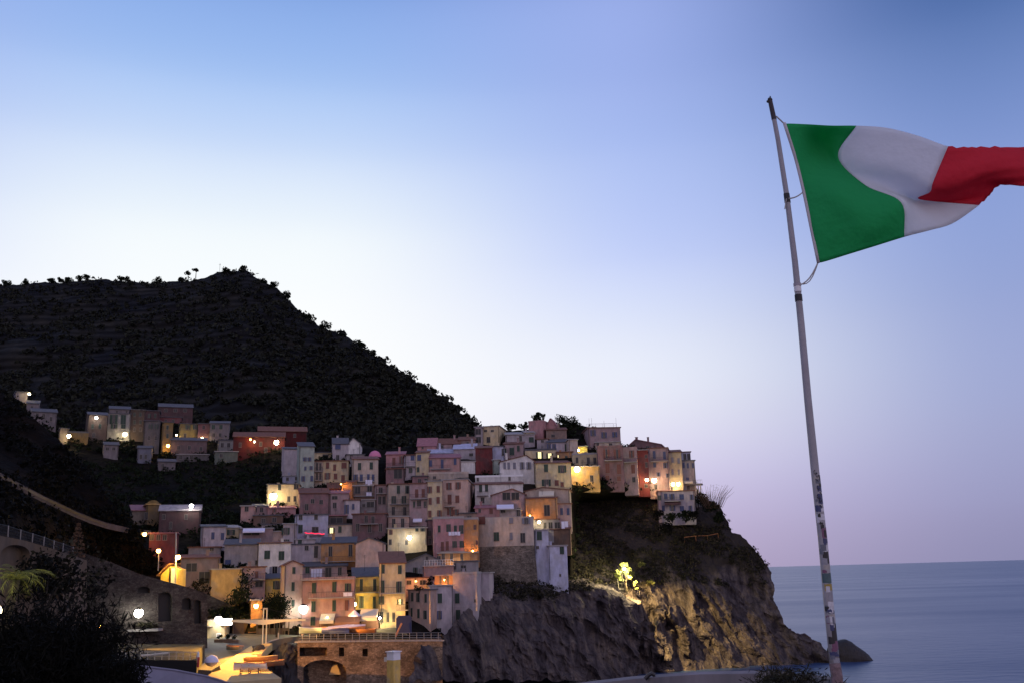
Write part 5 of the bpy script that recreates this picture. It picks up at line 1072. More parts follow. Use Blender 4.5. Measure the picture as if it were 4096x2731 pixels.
# ------------------------------------------------------------------ piazza, ramp and quay
def poly(name, pts, mat, kind='structure', drop=1.5):
    vs = [P(x, y, Y) for x, y, Y in pts]; n = len(vs)
    m = MB(); m.add(vs + [v - Vector((0, 0, drop)) for v in vs], [tuple(range(n))] + [(i, (i + 1) % n, (i + 1) % n + n, i + n) for i in range(n)])
    o = m.build(name, mat); tag(o, kind=kind); return o
def pq(x, y, Y): a, b = q('P', x, y); return (a, b, Y)
poly('harbour_square', [pq(-400, 1300, 155), pq(200, 1340, 155.5), pq(900, 920, 171), pq(1180, 860, 173), pq(1450, 770, 175), pq(2000, 700, 177.6), pq(3700, 560, 180), pq(3700, 430, 196), pq(200, 430, 196), pq(-400, 700, 178)], M['paving'])
poly('boat_ramp', [pq(130, 1440, 151.5), pq(480, 1552, 148), pq(1455, 1478, 150), pq(1240, 1340, 154), pq(990, 1035, 166), pq(920, 900, 171.4), pq(880, 915, 171), pq(350, 1250, 157), pq(370, 1330, 155), pq(200, 1380, 153)], M['ramp'])
# dark water-side rocks right of the ramp
rk = [pq(930, 1020, 167), pq(1190, 850, 172.5), pq(1480, 790, 173.5), pq(1800, 820, 169), pq(1850, 1560, 160)]
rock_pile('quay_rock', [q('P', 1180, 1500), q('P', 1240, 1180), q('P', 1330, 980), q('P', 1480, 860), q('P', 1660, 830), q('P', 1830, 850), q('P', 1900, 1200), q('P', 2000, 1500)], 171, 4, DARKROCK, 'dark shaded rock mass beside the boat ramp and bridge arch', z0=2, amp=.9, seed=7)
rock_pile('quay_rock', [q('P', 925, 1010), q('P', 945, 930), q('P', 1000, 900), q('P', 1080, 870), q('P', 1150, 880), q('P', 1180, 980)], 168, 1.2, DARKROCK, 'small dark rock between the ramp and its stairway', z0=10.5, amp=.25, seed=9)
# stairway up from the ramp
m = MB(); a, b = P(*q('P', 1010, 1035), 165), P(*q('P', 1190, 860), 171)
for i in range(12):
    c = a.lerp(b, i / 11); m.box((c.x - .8, c.y, c.z - 1.2), (c.x + .8, c.y + .75, c.z))
tag(m.build('stairway', M['ramp']), 'narrow stone stairway climbing from the boat ramp', 'stairs')
m = MB(); pts = [P(*q('P', x, y), Y) for x, y, Y in ((1190, 855, 171), (1270, 815, 172), (1400, 775, 173))]
m.tube(pts, .12, 6); m.tube([pts[-1], pts[-1] + Vector((0, 0, 1.0))], .13, 6); tag(m.build('handrail', M['concrete']), 'pale handrail at the head of the stairway', 'handrail')

# bridge wall with arch
bt = prof([(1195, 2562), (1300, 2560), (1700, 2556), (1760, 2556)])
Q = lambda x, y: q('Q', x, y)
ob = [(Q(-10, 0)[0], Q(505, 0)[0], arch(Q(-300, 0)[0], Q(790, 0)[0], Q(0, 878)[1], Q(0, 920)[1]), Q(0, 1050)[1]),
      (Q(735, 0)[0], Q(830, 0)[0], flat(Q(0, 880)[1]), Q(0, 1052)[1]), (Q(1175, 0)[0], Q(1275, 0)[0], flat(Q(0, 905)[1]), Q(0, 1050)[1]),
      (Q(60, 0)[0], Q(870, 0)[0], arch(Q(60, 0)[0], Q(870, 0)[0], Q(0, 1118)[1], Q(0, 1310)[1]), Q(0, 1700)[1])]
bw, bwf, bwn = arch_wall('bridge', 'brown stone bridge wall with a wide dark arch below the harbour houses', (1190, 168), (1770, 172), bt, flat(2790), ob, 'bridge', 3.0, 2.0, 3.5, 'dark', 'bridge')
m = MB()
for x in np.linspace(1192, 1765, 30): 
    c = bwf(x, bt(x) + 4); m.box((c.x - .5, c.y - .18, c.z - .12), (c.x + .5, c.y + .1, c.z + .1))
m.build('cornice', M['concrete'], bw)
e = empty('railing', bwf(1195, 2560), 0, 'pale post railing along the top of the bridge wall', 'railing'); L0 = Vector(e.location)
m = MB()
for i in range(21):
    x = Q(35 + i * 135, 0)[0]
    if x > 1760: break
    a = bwf(x, bt(x)) - L0 + Vector((0, .3, 0)); pm = MB(); pm.tube([a, a + Vector((0, 0, 1.1))], .045, 6); pm.build('post', M['concrete'], e)
for z in (.35, .72, 1.1):
    m.tube([bwf(x, bt(x)) - L0 + Vector((0, .3, z)) for x in (1194, 1400, 1600, 1764)], .022, 5)
m.build('rails', M['steel'], e)
ln = bwf(*Q(650, 1350)) + bwn * -2.4
m = MB(); m.prism([(ln.x - 1.0, ln.y, ln.z - .6), (ln.x + 1.0, ln.y, ln.z - .6), (ln.x + .35, ln.y, ln.z + 1.0), (ln.x - .35, ln.y, ln.z + 1.0)], (0, .6, 0)); tag(m.build('buttress', M['ramp']), 'small tapered block standing in the bridge arch', 'block')
# slanting stairs wall right of the bridge
# yellow post with pale cap in front of the bridge
e = empty('gate_pillar', P(*Q(1760, 1560), 148), R(-38), 'yellow square pillar with a pale flat capped top in front of the bridge', 'pillar')
k = 148 / FPX / 4.704; w = 86 * k
m = MB(); m.box((-w, -w, -6), (w, w, 400 * k)); m.build('shaft', M['yellowwall'], e)
m = MB(); m.box((-w * 1.0, -w * 1.0, 402 * k), (w * 1.0, w * 1.0, 535 * k)); m.build('block', M['white'], e)
m = MB(); m.box((-w * 1.22, -w * 1.22, 536 * k), (w * 1.22, w * 1.22, 552 * k)); m.build('cap', M['white'], e)
m = MB(); m.box((-w * 1.0 - 70 * k, -w, 375 * k), (-w - .02, -w + .3, 450 * k)); m.build('meter_box', M['canvas'], e)

# ------------------------------------------------------------------ things on the square
k = 174 / FPX / 4.467
e = empty('boat_crane', P(*q('P', 1150, 840), 172.5), R(2), 'boat crane with twin white masts and a long pale boom', 'crane')
for x in (-30, 28):
    m = MB(); m.tube([(x * k * 1.0, 0, -.6), (x * k, 0, 568 * k)], .11, 8); m.build('mast', M['canvas'], e)
m = MB(); m.box((-34 * k, -.1, 545 * k), (32 * k, .1, 566 * k)); m.build('crosshead', M['canvas'], e)
m = MB(); m.prism([(-580 * k, -.35, 384 * k), (690 * k, -.35, 366 * k), (690 * k, -.35, 340 * k), (310 * k, -.35, 330 * k), (-10 * k, -.35, 290 * k), (-330 * k, -.35, 332 * k), (-580 * k, -.35, 356 * k)], (0, .3, 0)); m.build('boom', M['canvas'], e)
m = MB(); m.tube([(-30 * k, 0, 560 * k), (-560 * k, -.2, 380 * k)], .02, 4); m.tube([(28 * k, 0, 560 * k), (660 * k, -.2, 362 * k)], .02, 4); m.build('stay_cable', M['iron'], e)
# bar hut with lit box sign
e = empty('bar_hut', P(*q('P', 330, 800), 176), R(4), 'small pale bar hut with a glaring white light box', 'hut'); k = 176 / FPX / 4.467
m = MB(); m.box((-200 * k, 0, -2), (100 * k, 4, 330 * k)); m.build('wall', ST['cream'], e)
m = MB(); m.box((-215 * k, -1.2, 232 * k), (-100 * k, -.002, 240 * k)); m.box((-210 * k, -.4, 330 * k + .002), (120 * k, 4.2, 345 * k)); m.build('roof', M['concrete'], e)
m = MB(); m.box((30 * k, -.7, 250 * k), (225 * k, -.3, 355 * k)); m.build('light_box', M['litsign'], e)
m = MB(); m.box((20 * k, -.32, 244 * k), (235 * k, -.28, 362 * k)); m.build('light_box_frame', M['iron'], e)
m = MB(); m.box((-40 * k, -.05, 0), (40 * k, -.002, 120 * k)); m.build('door', M['white'], e)
d_ = MB(); d_.box((-25 * k, -.07, 20 * k), (25 * k, -.052, 100 * k)); d_.build('door_panel', M['greysh'], e)
g = P(*q('P', 330, 430), 174.3); wall_lamp(g, Vector((0, 1.6, 0)), 95, (1, .97, .86), .6, 'dazzling white lamp on the bar hut', 'bulbwhite')
# dark shed with orange interior
e = empty('boat_shed', P(*q('P', 1080, 730), 179), R(-3), 'dark open boat shed with an orange lit back wall', 'shed'); k = 179 / FPX / 4.467
m = MB(); m.box((-480 * k, 3.2, -1), (490 * k, 3.5, 290 * k)); m.build('back_wall', ST['orange'], e)
m = MB(); m.box((-490 * k, -.3, 268 * k), (500 * k, 3.6, 285 * k)); m.build('roof', M['slate'], e)
for x in (-480, -65, 150, 240, 330, 420, 490):
    m = MB(); m.box((x * k - .09, -.1, -1), (x * k + .09, .08, 267 * k)); m.build('post', M['wood'], e)
m = MB(); m.box((-480 * k, .1, -1), (-300 * k, 3.2, 266 * k)); m.build('side_room', ST['darkbrown'], e)
m = MB(); m.box((-60 * k, .1, 0), (490 * k, .3, 130 * k)); m.build('lattice', M['wood'], e)
m = MB(); m.box((-230 * k, .4, -.2), (-70 * k, 1.8, 75 * k)); m.build('counter', M['hullwood'], e)
light(Vector((-180 * k, 1.3, 240 * k)), 130, (1, .55, .12), .1, e)
b_ = MB(); b_.sphere((-180 * k, 1.3, 252 * k), .12, 8); b_.build('ceiling_bulb', M['bulborange'], e)

def boat(name, label, loc, rz, Ln, W, Hh, hullm, deckm, cradle=False, cover=None, cat='boat'):
    e = empty(name, loc, rz, label, cat); z0 = .55 if cradle else 0
    n = 14; prof_ = []
    for i in range(n + 1):
        t = i / n; w = W / 2 * (math.sin(math.pi * min(1, .18 + t * .62)) ** .8 if t < .98 else .12); w = W / 2 * (1 - max(0, (t - .45) / .55) ** 2.2) * (.82 + .18 * min(1, t / .3)) + .03
        sh = Hh * (1 + .32 * max(0, t - .5) ** 1.5 * 2); x = (t - .5) * Ln
        prof_.append([(x, -w, z0 + sh), (x, -w * .86, z0 + sh * .5), (x, -w * .45, z0 + sh * .1), (x, 0, z0), (x, w * .45, z0 + sh * .1), (x, w * .86, z0 + sh * .5), (x, w, z0 + sh)])
    m = MB(); h = 7; vs = [v for r_ in prof_ for v in r_]
    fs = [(i * h + j, i * h + j + 1, (i + 1) * h + j + 1, (i + 1) * h + j) for i in range(n) for j in range(6)]; fs.append(tuple(range(6, -1, -1)))
    m.add(vs, fs); m.build('hull', hullm, e)
    m = MB()
    for s in (0, 6): m.tube([r_[s] for r_ in prof_], .05, 6)
    m.build('gunwale', deckm, e)
    if cover is None:
        m = MB(); vs = [(r_[0][0], r_[0][1] * .85, z0 + Hh * .55) for r_ in prof_] + [(r_[6][0], r_[6][1] * .85, z0 + Hh * .55) for r_ in prof_]
        m.add(vs, [(i, i + 1, i + n + 2, i + n + 1) for i in range(n)]); m.build('floor_boards', deckm, e)
        for t in (.25, .5, .72):
            r_ = prof_[int(t * n)]; m = MB(); m.box((r_[0][0] - .14, r_[0][1] * .93, z0 + Hh * .72), (r_[0][0] + .14, r_[6][1] * .93, z0 + Hh * .77)); m.build('thwart', deckm, e)
    else:
        m = MB(); k2 = 5; vs = []
        for r_ in prof_:
            for j in range(k2):
                s = j / (k2 - 1) * 2 - 1; vs.append((r_[0][0], r_[6][1] * 1.04 * s, r_[0][2] + .03 + (1 - s * s) * .4 * (1 - abs(r_[0][0] / Ln) * 1.2) + (-.12 if abs(s) == 1 else 0)))
        m.add(vs, [(i * k2 + j, (i + 1) * k2 + j, (i + 1) * k2 + j + 1, i * k2 + j + 1) for i in range(n) for j in range(k2 - 1)]); m.build('cover', cover, e, True)
    if cradle:
        for x in (-Ln * .28, 0, Ln * .26):
            m = MB(); m.box((x - .09, -W * .4, -.05), (x + .09, W * .4, z0 * .35))
            for s in (-1, 1): m.prism([(x - .07, s * W * .40, z0 * .3), (x - .07, s * W * .30, z0 * .3), (x - .07, s * W * .36, z0 + Hh * .3), (x - .07, s * W * .42, z0 + Hh * .3)], (.14, 0, 0))
            m.build('cradle_trestle', M['hullwood'], e)
    return e
boat('rowing_boat', 'white rowing boat standing on wooden trestles on the ramp', P(*q('P', 890, 1395), 153.3), R(183), 5.0, 1.7, .95, M['white'], M['hullorange'], True)
boat('rowing_boat', 'long varnished brown rowing boat lying on the ramp behind the white one', P(*q('P', 1090, 1190), 158), R(-2), 5.2, 1.8, .8, M['hullwood'], M['ramp'])
boat('rowing_boat', 'small wooden boat lying tilted at the right edge of the ramp', P(*q('P', 1310, 1260), 154.5), R(38), 3.6, 1.4, .7, M['hullwood'], M['hullorange'])
bk = lambda x, y, Y: P(*Q(x, y), Y)
boat('covered_boat', 'long boat under a lilac tarpaulin behind the bridge railing', bk(880, 600, 174.5), R(4), 6.4, 2.0, .9, M['hullwood'], M['tarp'], False, M['tarp'])
boat('covered_boat', 'short boat under a lilac tarpaulin next to an orange crate', bk(580, 615, 174), R(10), 3.2, 1.6, .7, M['bluepaint'], M['tarp'], False, M['tarp'])
boat('covered_boat', 'dark boat with blue cover lying low behind the railing', bk(740, 625, 173), R(-6), 3.4, 1.5, .55, M['bluepaint'], M['bluetarp'], False, M['bluetarp'])
boat('rowing_boat', 'pale green rowing boat at the left end of the bridge railing', bk(215, 620, 174.5), R(175), 4.4, 1.6, .9, M['boatgreen'], M['white'])
boat('rowing_boat', 'dark wooden boat with an orange stern right of the lilac tarpaulin', bk(1130, 620, 174.5), R(176), 5.4, 1.7, .7, M['hullwood'], M['hullorange'])
m = MB(); c = bk(455, 615, 174); m.box((c.x - .4, c.y - .3, c.z), (c.x + .4, c.y + .3, c.z + .95)); m.box((c.x - .44, c.y - .34, c.z + .95), (c.x + .44, c.y + .34, c.z + 1.05)); tag(m.build('crate', M['hullorange']), 'orange crate between two boats behind the bridge railing', 'crate')
m = MB(); c = bk(1955, 610, 176); m.box((c.x - 1.3, c.y - .5, c.z), (c.x + 1.3, c.y + .5, c.z + 2.4)); m.prism([(c.x - 1.4, c.y - .55, c.z + 2.4), (c.x + 1.4, c.y - .55, c.z + 2.4), (c.x + .9, c.y - .55, c.z + 2.9), (c.x - .9, c.y - .55, c.z + 2.9)], (0, 1.1, 0)); tag(m.build('tarpaulin_stack', M['bluetarp']), 'dark blue covered stack beside the corner house', 'stack')
m = MB(); m.tube([bk(1800, 680, 173.5), bk(1860, 540, 174), bk(1915, 430, 174.5)], .16, 6); tag(m.build('slanting_post', M['hullorange']), 'pinkish slanting post left of the blue covered stack', 'post')
# awnings of the restaurants
def awning(label, x0, x1, y0, y1, Y, dep, mat, slats=False, posts=True):
    a, b = bk(x0, y0, Y), bk(x1, y1, Y); e = empty('awning', Vector(((a.x + b.x) / 2, Y, b.z)), 0, label, 'awning'); w = (b.x - a.x) / 2; hgt = a.z - b.z
    m = MB(); m.prism([(-w, 0, hgt), (-w, -dep, hgt * .45), (-w, -dep, hgt * .45 - .08), (-w, 0, hgt - .08)], (2 * w, 0, 0)); m.build('canopy', M[mat], e)
    m = MB(); m.box((-w, -dep - .03, hgt * .45 - .5), (w, -dep, hgt * .45)); m.build('valance', M[mat], e)
    z_ = -.6
    for x in (-w + .06, w - .06):
        m = MB(); m.box((x - .05, -dep + .02, z_ - 1.0), (x + .05, -dep + .12, hgt * .45 - .08)); m.build('post', M['wood'], e)
    if slats:
        m = MB()
        for i in range(11): xx = lerp(-w + .1, w - .1, i / 10); m.box((xx - .06, -.3, z_), (xx + .06, -.24, hgt * .42))
        m.build('slat_screen', M['wood'], e)
    else:
        m = MB(); m.box((-w, -.3, z_ - .8), (w, -.2, hgt * .3)); m.build('screen', M['browncanvas'], e)
    return e
e = awning('yellow lit awning with a slatted screen beneath the pink harbour house', 400, 660, 250, 470, 178.6, 1.6, 'canvas', True)
light(Vector((0, -1.0, 1.4)), 75, (1, .85, .2), .12, e); b_ = MB(); b_.sphere((0, -1.0, 1.55), .1, 8); b_.build('bulb', M['bulb'], e)
awning('dark brown awning with closed sides right of the yellow lit awning', 690, 1150, 300, 480, 178, 1.8, 'browncanvas')
awning('wide pale brown awning in front of the yellow harbour house', 1150, 1480, 165, 440, 180, 2.4, 'canvas')
def parasol(label, px_, Y, rad, hgt, mat, open_=True):
    b = P(*px_, Y); e = empty('parasol', b, 0, label, 'parasol'); m = MB(); m.tube([(0, 0, -.3), (0, 0, hgt)], .04, 6); m.build('pole', M['wood'], e)
    m = MB(); n = 8; m.add([(0, 0, hgt + .1)] + [(rad * math.cos(a), rad * math.sin(a), hgt - .9) for a in np.linspace(0, 2 * math.pi, n, endpoint=False)] + [(rad * math.cos(a), rad * math.sin(a), hgt - 1.05) for a in np.linspace(0, 2 * math.pi, n, endpoint=False)],
        [(0, i + 1, (i + 1) % n + 1) for i in range(n)] + [(i + 1, i + 1 + n, (i + 1) % n + 1 + n, (i + 1) % n + 1) for i in range(n)]); m.build('canopy', M[mat], e); return e
e = parasol('white parasol lit from beneath above the dark brown awning', Q(1020, 470), 176.5, 1.1, 2.6, 'cloth')
light(Vector((0, -1.2, 1.4)), 70, (1, .85, .55), .1, e); b_ = MB(); b_.sphere((0, -.5, 1.75), .1, 8); b_.build('bulb', M['bulbwhite'], e)
# lower left: railing, life ring post, moored buoy boat, grey roof
def pr(x, y, Y): a, b = q('R', x, y); return P(a, b, Y)
a0, a1 = pr(-250, 1225, 128), pr(1120, 1232, 134)
e = empty('railing', a0, 0, 'pale quay railing right of the dark bush', 'railing'); dv = a1 - a0
for i in range(14):
    p = dv * (i / 13); m = MB(); m.box((p.x - .03, p.y - .03, p.z - .3), (p.x + .03, p.y + .03, p.z + 1.0)); m.build('post', M['canvas'], e)
m = MB(); m.tube([(0, 0, 1.0), dv + Vector((0, 0, 1.0))], .035, 6); m.tube([(0, 0, .5), dv + Vector((0, 0, .5))], .02, 5); m.build('rails', M['canvas'], e)
poly('quay', [q('R', -300, 1225) + (127.5,), q('R', 1120, 1232) + (133.5,), q('R', 1160, 1080) + (152,), q('R', 1240, 1000) + (164,), q('R', -300, 1000) + (156,)], M['soil'], drop=2.5)
m = MB(); m.tube([pr(300, 1165, 130), pr(480, 1150, 131.5), pr(700, 1128, 133)], .14, 6); tag(m.build('beam', M['canvas']), 'pale lit beam lying along the quay above the railing', 'beam')
e = empty('marker_post', pr(1130, 1290, 136), 0, 'red and white marker post at the end of the quay railing', 'post'); k = 136 / FPX / 3.6375
m = MB(); m.tube([(0, 0, -.4), (0, 0, 95 * k)], .22, 10); m.build('shaft', M['redpaint'], e); m = MB(); m.tube([(0, 0, 95 * k), (0, 0, 150 * k), (0, 0, 172 * k)], [.2, .17, .05], 10); m.build('top', M['white'], e)
# round fibreglass dinghy turned on its keel / covered round boat
e = empty('dinghy', pr(1330, 1315, 152), R(25), 'small round white covered dinghy left of the boat ramp', 'boat'); k = 152 / FPX / 3.6375
m = MB(); n = 18; rr = 95 * k
vs = [(rr * f * math.cos(a), rr * f * math.sin(a) * .9, z * k) for f, z in ((.15, -10), (.55, 5), (.85, 30), (1.0, 52)) for a in np.linspace(0, 2 * math.pi, n, endpoint=False)]
m.add(vs, [(i * n + j, i * n + (j + 1) % n, (i + 1) * n + (j + 1) % n, (i + 1) * n + j) for i in range(3) for j in range(n)]); m.build('hull', M['canvas'], e, True)
m = MB(); vs = [(rr * f * math.cos(a), rr * f * math.sin(a) * .9, z * k) for f, z in ((1.04, 50), (.98, 80), (.75, 118), (.3, 142)) for a in np.linspace(0, 2 * math.pi, n, endpoint=False)] + [(0, 0, 148 * k)]
m.add(vs, [(i * n + j, i * n + (j + 1) % n, (i + 1) * n + (j + 1) % n, (i + 1) * n + j) for i in range(3) for j in range(n)] + [(3 * n + j, 3 * n + (j + 1) % n, 4 * n) for j in range(n)]); m.build('cover', M['cloth'], e, True)
# cluttered planters and scooters on the square by the hut
for i, (x, y, lb) in enumerate(((340, 835, 'dark leafy planter nearest the door of the bar hut'), (500, 830, 'dark leafy planter right of the bar hut door'), (610, 850, 'dark leafy planter at the edge of the boat shed'))):
    c = P(*q('P', x, y), 173.6); e = empty('planter', c, 0, lb, 'planter', 'planters before the bar hut')
    m = MB(); m.box((-.75, -.3, -.1), (.75, .3, .5)); m.build('box', M['wood'], e); leaves('foliage', blob((0, 0, .95), (.8, .4, .5), 220), .12, M['leaf'], e)
boat('rowing_boat', 'grey rowing boat with an orange thwart on the square by the shed', P(*q('P', 600, 970), 167.5), R(150), 3.4, 1.4, .6, M['slate'], M['hullorange'])
m = MB(); cs = [pr(-200, 1300, 96), pr(340, 1330, 99), pr(800, 1385, 104), pr(1250, 1470, 110), pr(1500, 1545, 114), pr(1800, 1640, 118)]
for a, b in zip(cs[:-1], cs[1:]):
    m.add([a, b, b + Vector((-1.5, -9, -1.6)), a + Vector((-1.5, -9, -1.6)), a + Vector((0, .3, -3)), b + Vector((0, .3, -3))], [(3, 2, 1, 0), (0, 1, 5, 4)])
    m.tube([a + Vector((0, 0, .05)), b + Vector((0, 0, .05))], .12, 6)
tag(m.build('breakwater_path', plain('blue_grey_concrete', (.22, .21, .27), .8, .25, .6)), kind='structure')

# sodium lamp of the quay, hidden from here behind the dark shrubs; it lights ramp, bridge and corner house
hp = P(395, 2500, 145)
e = empty('street_lamp', hp - Vector((0, 0, 8)), 0, 'tall sodium quay lamp behind the black shrub in front of the ramp wall', 'street lamp')
m = MB(); m.tube([(0, 0, -1), (0, 0, 8.3)], [.12, .08], 8); m.build('pole', M['steel'], e)
m = MB(); m.sphere((.3, -.2, 7.9), .28, 10); m.build('globe', M['bulborange'], e, True)
m = MB(); m.box((-.1, -.5, 8.15), (.7, .1, 8.32)); m.build('lamp_shade', M['iron'], e)
light(Vector((.5, -.3, 7.7)), 110000, (1, .46, .09), .25, e, 'SPOT', R(50), P(1600, 2560, 175) - hp + Vector((0, 0, 8)))
light(Vector((.6, -.3, 7.7)), 260000, (1, .50, .12), .25, e, 'SPOT', R(10.5), P(1668, 2480, 186) - hp + Vector((0, 0, 8)))  # second, narrow beam added to brighten the corner house front
# lamp on the orange corner wall throws its beam down on the ramp
rl = P(*q('C', 372, 640), 171.5)
light(rl, 95000, (1, .46, .06), .2, None, 'SPOT', R(52), P(965, 2660, 157))
# ------------------------------------------------------------------ vegetation
def tree(label, px_, Y, h, r, n=420, lean=0, mat='leaf', lsize=.35, crown_z=.62, name='tree', group=None, flat_=.8):
    b = P(*px_, Y); e = empty(name, b, random.uniform(0, 6), label, 'tree', group)
    m = MB(); tr = max(.08, h * .03); cz = h * crown_z
    m.tube([(0, 0, -1.5), (lean * .3, 0, h * .3), (lean, 0, cz)], [tr * 1.3, tr, tr * .5], 7)
    for i in range(6):
        a = i * 1.05 + random.random(); z = cz * random.uniform(.6, .95)
        m.tube([(lean * z / cz, 0, z), (lean + math.cos(a) * r * .65, math.sin(a) * r * .65, cz + random.uniform(-.1, .35) * r)], [tr * .5, tr * .15], 5)
    m.build('trunk', M['bark'], e)
    leaves('crown', blob((lean, 0, cz + r * .1), (r, r, r * flat_), n), lsize, M[mat], e)
    return e
# trees along the ridge of the hill
for i, (x, y, h, r, lb) in enumerate(((30, 158, 7, 4.0, 'low round tree at the left end of the hill ridge'), (120, 155, 6, 3.4, 'second small tree from the left on the hill ridge'), (240, 150, 9, 3.6, 'left tree of the ridge clump'), (283, 146, 8, 3.2, 'low tree inside the left part of the ridge clump'),
    (322, 148, 12, 4.6, 'broad tree in the ridge clump'), (374, 142, 13, 3.4, 'tall tree left of the end of the ridge clump'), (412, 140, 13.5, 4.2, 'tallest tree at the right end of the ridge clump'), (572, 138, 7, 3.2, 'round bush on the flat part of the ridge'), (600, 140, 5, 2.6, 'tiny bush on the flat part of the ridge'),
    (738, 152, 8, 5.0, 'rounded tree in the dip of the ridge'), (852, 138, 8, 3.0, 'small tree left of the two pines'), (1060, 98, 5, 4.0, 'bush on the left of the summit'), (1148, 92, 4.5, 3.6, 'bush on the right of the summit'), (1238, 158, 5, 4.2, 'shrub high on the right flank of the hill'), (1285, 172, 6, 4.0, 'tree high on the right flank of the hill'),
    (1340, 222, 6.5, 4.2, 'round tree below the top of the right flank'), (1455, 322, 6, 4.2, 'tree on the upper right flank of the hill'), (1530, 362, 6.5, 4.0, 'dome shaped tree standing out on the right flank'), (1610, 398, 4, 3.0, 'bush below the dome shaped tree'), (1702, 450, 4.5, 2.6, 'small tree halfway down the right flank'), (1750, 486, 5, 2.8, 'second small tree halfway down the right flank'),
    (2030, 662, 3.8, 2.4, 'bush low on the right flank'), (2090, 700, 3.8, 2.4, 'second bush low on the right flank'), (2150, 742, 3.6, 2.2, 'third bush low on the right flank'), (2195, 778, 3.4, 2.2, 'lowest bush on the right flank above the village'))):
    X, Yp = q('K', x, y); h *= .62 if 200 < x < 430 else .5; tree(lb, (X, Yp + 6), yridge(X) - 4, h, r * (.95 if 200 < x < 430 else 1.15), 560, 0, 'leaf', .6, .3, 'tree', 'trees along the hill ridge')
for x, y, h, lb in ((885, 128, 5.5, 'thin pine on the ridge beside the taller one'), (921, 122, 8.5, 'tall flat topped pine on the ridge left of the summit')):
    X, Yp = q('K', x, y); tree(lb, (X, Yp + 5), yridge(X) - 4, h, 3.0, 300, .4, 'leaf', .55, .62, 'pine_tree', 'trees along the hill ridge', .75)
X, Yp = q('K', 1034, 92); b = P(X, Yp, yridge(X)); m = MB(); m.tube([(b.x, b.y, b.z - 3), (b.x, b.y, b.z + 5)], .12, 5); m.box((b.x - .8, b.y - .05, b.z + 3.6), (b.x + .8, b.y + .05, b.z + 3.8)); tag(m.build('mast', M['iron']), 'thin mast on the summit of the hill', 'mast')
# woodland cover on the hill: reads as one mass
def cover(name, V, n, r, per, mat, j0, j1, lsize, keep=None, zs=.8, lift=.3):
    nc, nr, _ = V.shape; out = []; sz = []
    while len(out) < n:
        i = RNG.uniform(0, nc - 1.001); j = RNG.uniform(j0 * (nr - 1), j1 * (nr - 1) - .001); a, b = int(i), int(j)
        p = V[a, b] * (1 - i + a) * (1 - j + b) + V[a + 1, b] * (i - a) * (1 - j + b) + V[a, b + 1] * (1 - i + a) * (j - b) + V[a + 1, b + 1] * (i - a) * (j - b)
        if keep and not keep(p): continue
        out.append(p); sz.append(RNG.uniform(.55, 1.5))
    out = np.array(out); sz = np.array(sz) * r
    u = RNG.normal(size=(n, per, 3)); u /= np.linalg.norm(u, axis=2, keepdims=True); u[..., 2] = np.abs(u[..., 2])
    c = out[:, None] + u * sz[:, None, None] * np.array([1, 1, zs]) * RNG.uniform(.5, 1, (n, per, 1)) + np.array([0, 0, lift * r])
    return tag(leaves(name, c.reshape(-1, 3), lsize, mat), kind='stuff')
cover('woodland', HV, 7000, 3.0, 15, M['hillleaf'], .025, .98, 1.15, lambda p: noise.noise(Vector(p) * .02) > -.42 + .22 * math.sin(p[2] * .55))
cover('garden_scrub', VV, 6200, 1.1, 14, M['leaf'], .03, .95, .38, lambda p: ((p[0] < -48 or p[0] > 15) and noise.noise(Vector(p) * .06) > -.3) or noise.noise(Vector(p) * .08) > .32)
cover('slope_scrub', LV, 2400, 1.3, 14, M['blackleaf'], .02, .97, .40, lambda p: noise.noise(Vector(p) * .07) > -.15)
cover('cliff_scrub', DV[:330], 3600, .95, 13, M['scrub'], .02, .62, .26, lambda p: p[2] > 19 + 4 * noise.noise(Vector(p) * .1) and noise.noise(Vector(p) * .12 + Vector((3, 1, 0))) > -.28)
# bushes that stand out
def bush(label, px_, Y, r, n=500, ls=.2, mat='leaf', zsc=.8, name='bush', stems=True):
    if px_[0] > 1000: r *= .62; n = int(n * 1.3); ls *= .9
    b = P(*px_, Y); e = empty(name, b, 0, label, name.replace('_', ' '))
    if stems:
        m = MB()
        for i in range(5):
            a = i * 1.3; m.tube([(0, 0, -.8), (math.cos(a) * r * .3, math.sin(a) * r * .3, r * .3), (math.cos(a) * r * .6, math.sin(a) * r * .6, r * .8 * zsc)], [.05, .04, .015], 5)
        m.build('stems', M['bark'], e)
    leaves('foliage', blob((0, 0, r * zsc * .6), (r, r, r * zsc), n), ls, M[mat], e); return e
bush('dark bush on the roof of the rose pink block', q('E', 140, 130), 294, 3.6, 420, .34)
bush('small pointed shrub beside the roof bush on the skyline', q('E', 218, 100), 293, 1.6, 160, .25, 'leaf', 1.3)
bush('dark tree top left of the pink block on the skyline', q('A', 1600, 230), 300, 3.4, 400, .34)
bush('dark rounded bush right behind the cream hut', q('A', 1760, 215), 300, 3.0, 360, .34)
bush('spiky dark bush in the middle of the skyline', q('E', 430, 190), 300, 4.2, 480, .3, 'leaf', 1.2)
bush('broad dark bush beside the cube shaped mauve house', q('E', 570, 210), 298, 4.6, 560, .34)
bush('low bush right of the pink block', q('E', 500, 230), 295, 3.4, 360, .34)
bush('dark creeper on the roof terrace of the dark red house', q('E', 1395, 515), 270, 2.4, 300, .26, 'blackleaf', .9)
bush('dark bush at the top of the scrub slope under the plum house', q('E', 720, 850), 262, 3.6, 420, .3, 'blackleaf')
bush('second dark bush at the top of the scrub slope', q('E', 900, 880), 262, 3.0, 360, .3, 'blackleaf')
bush('dark bush right of the lone lilac house', q('E', 2060, 1085), 270, 3.4, 420, .3)
bush('big dark bush on the shoulder of the headland', q('E', 2180, 1170), 268, 4.6, 600, .3)
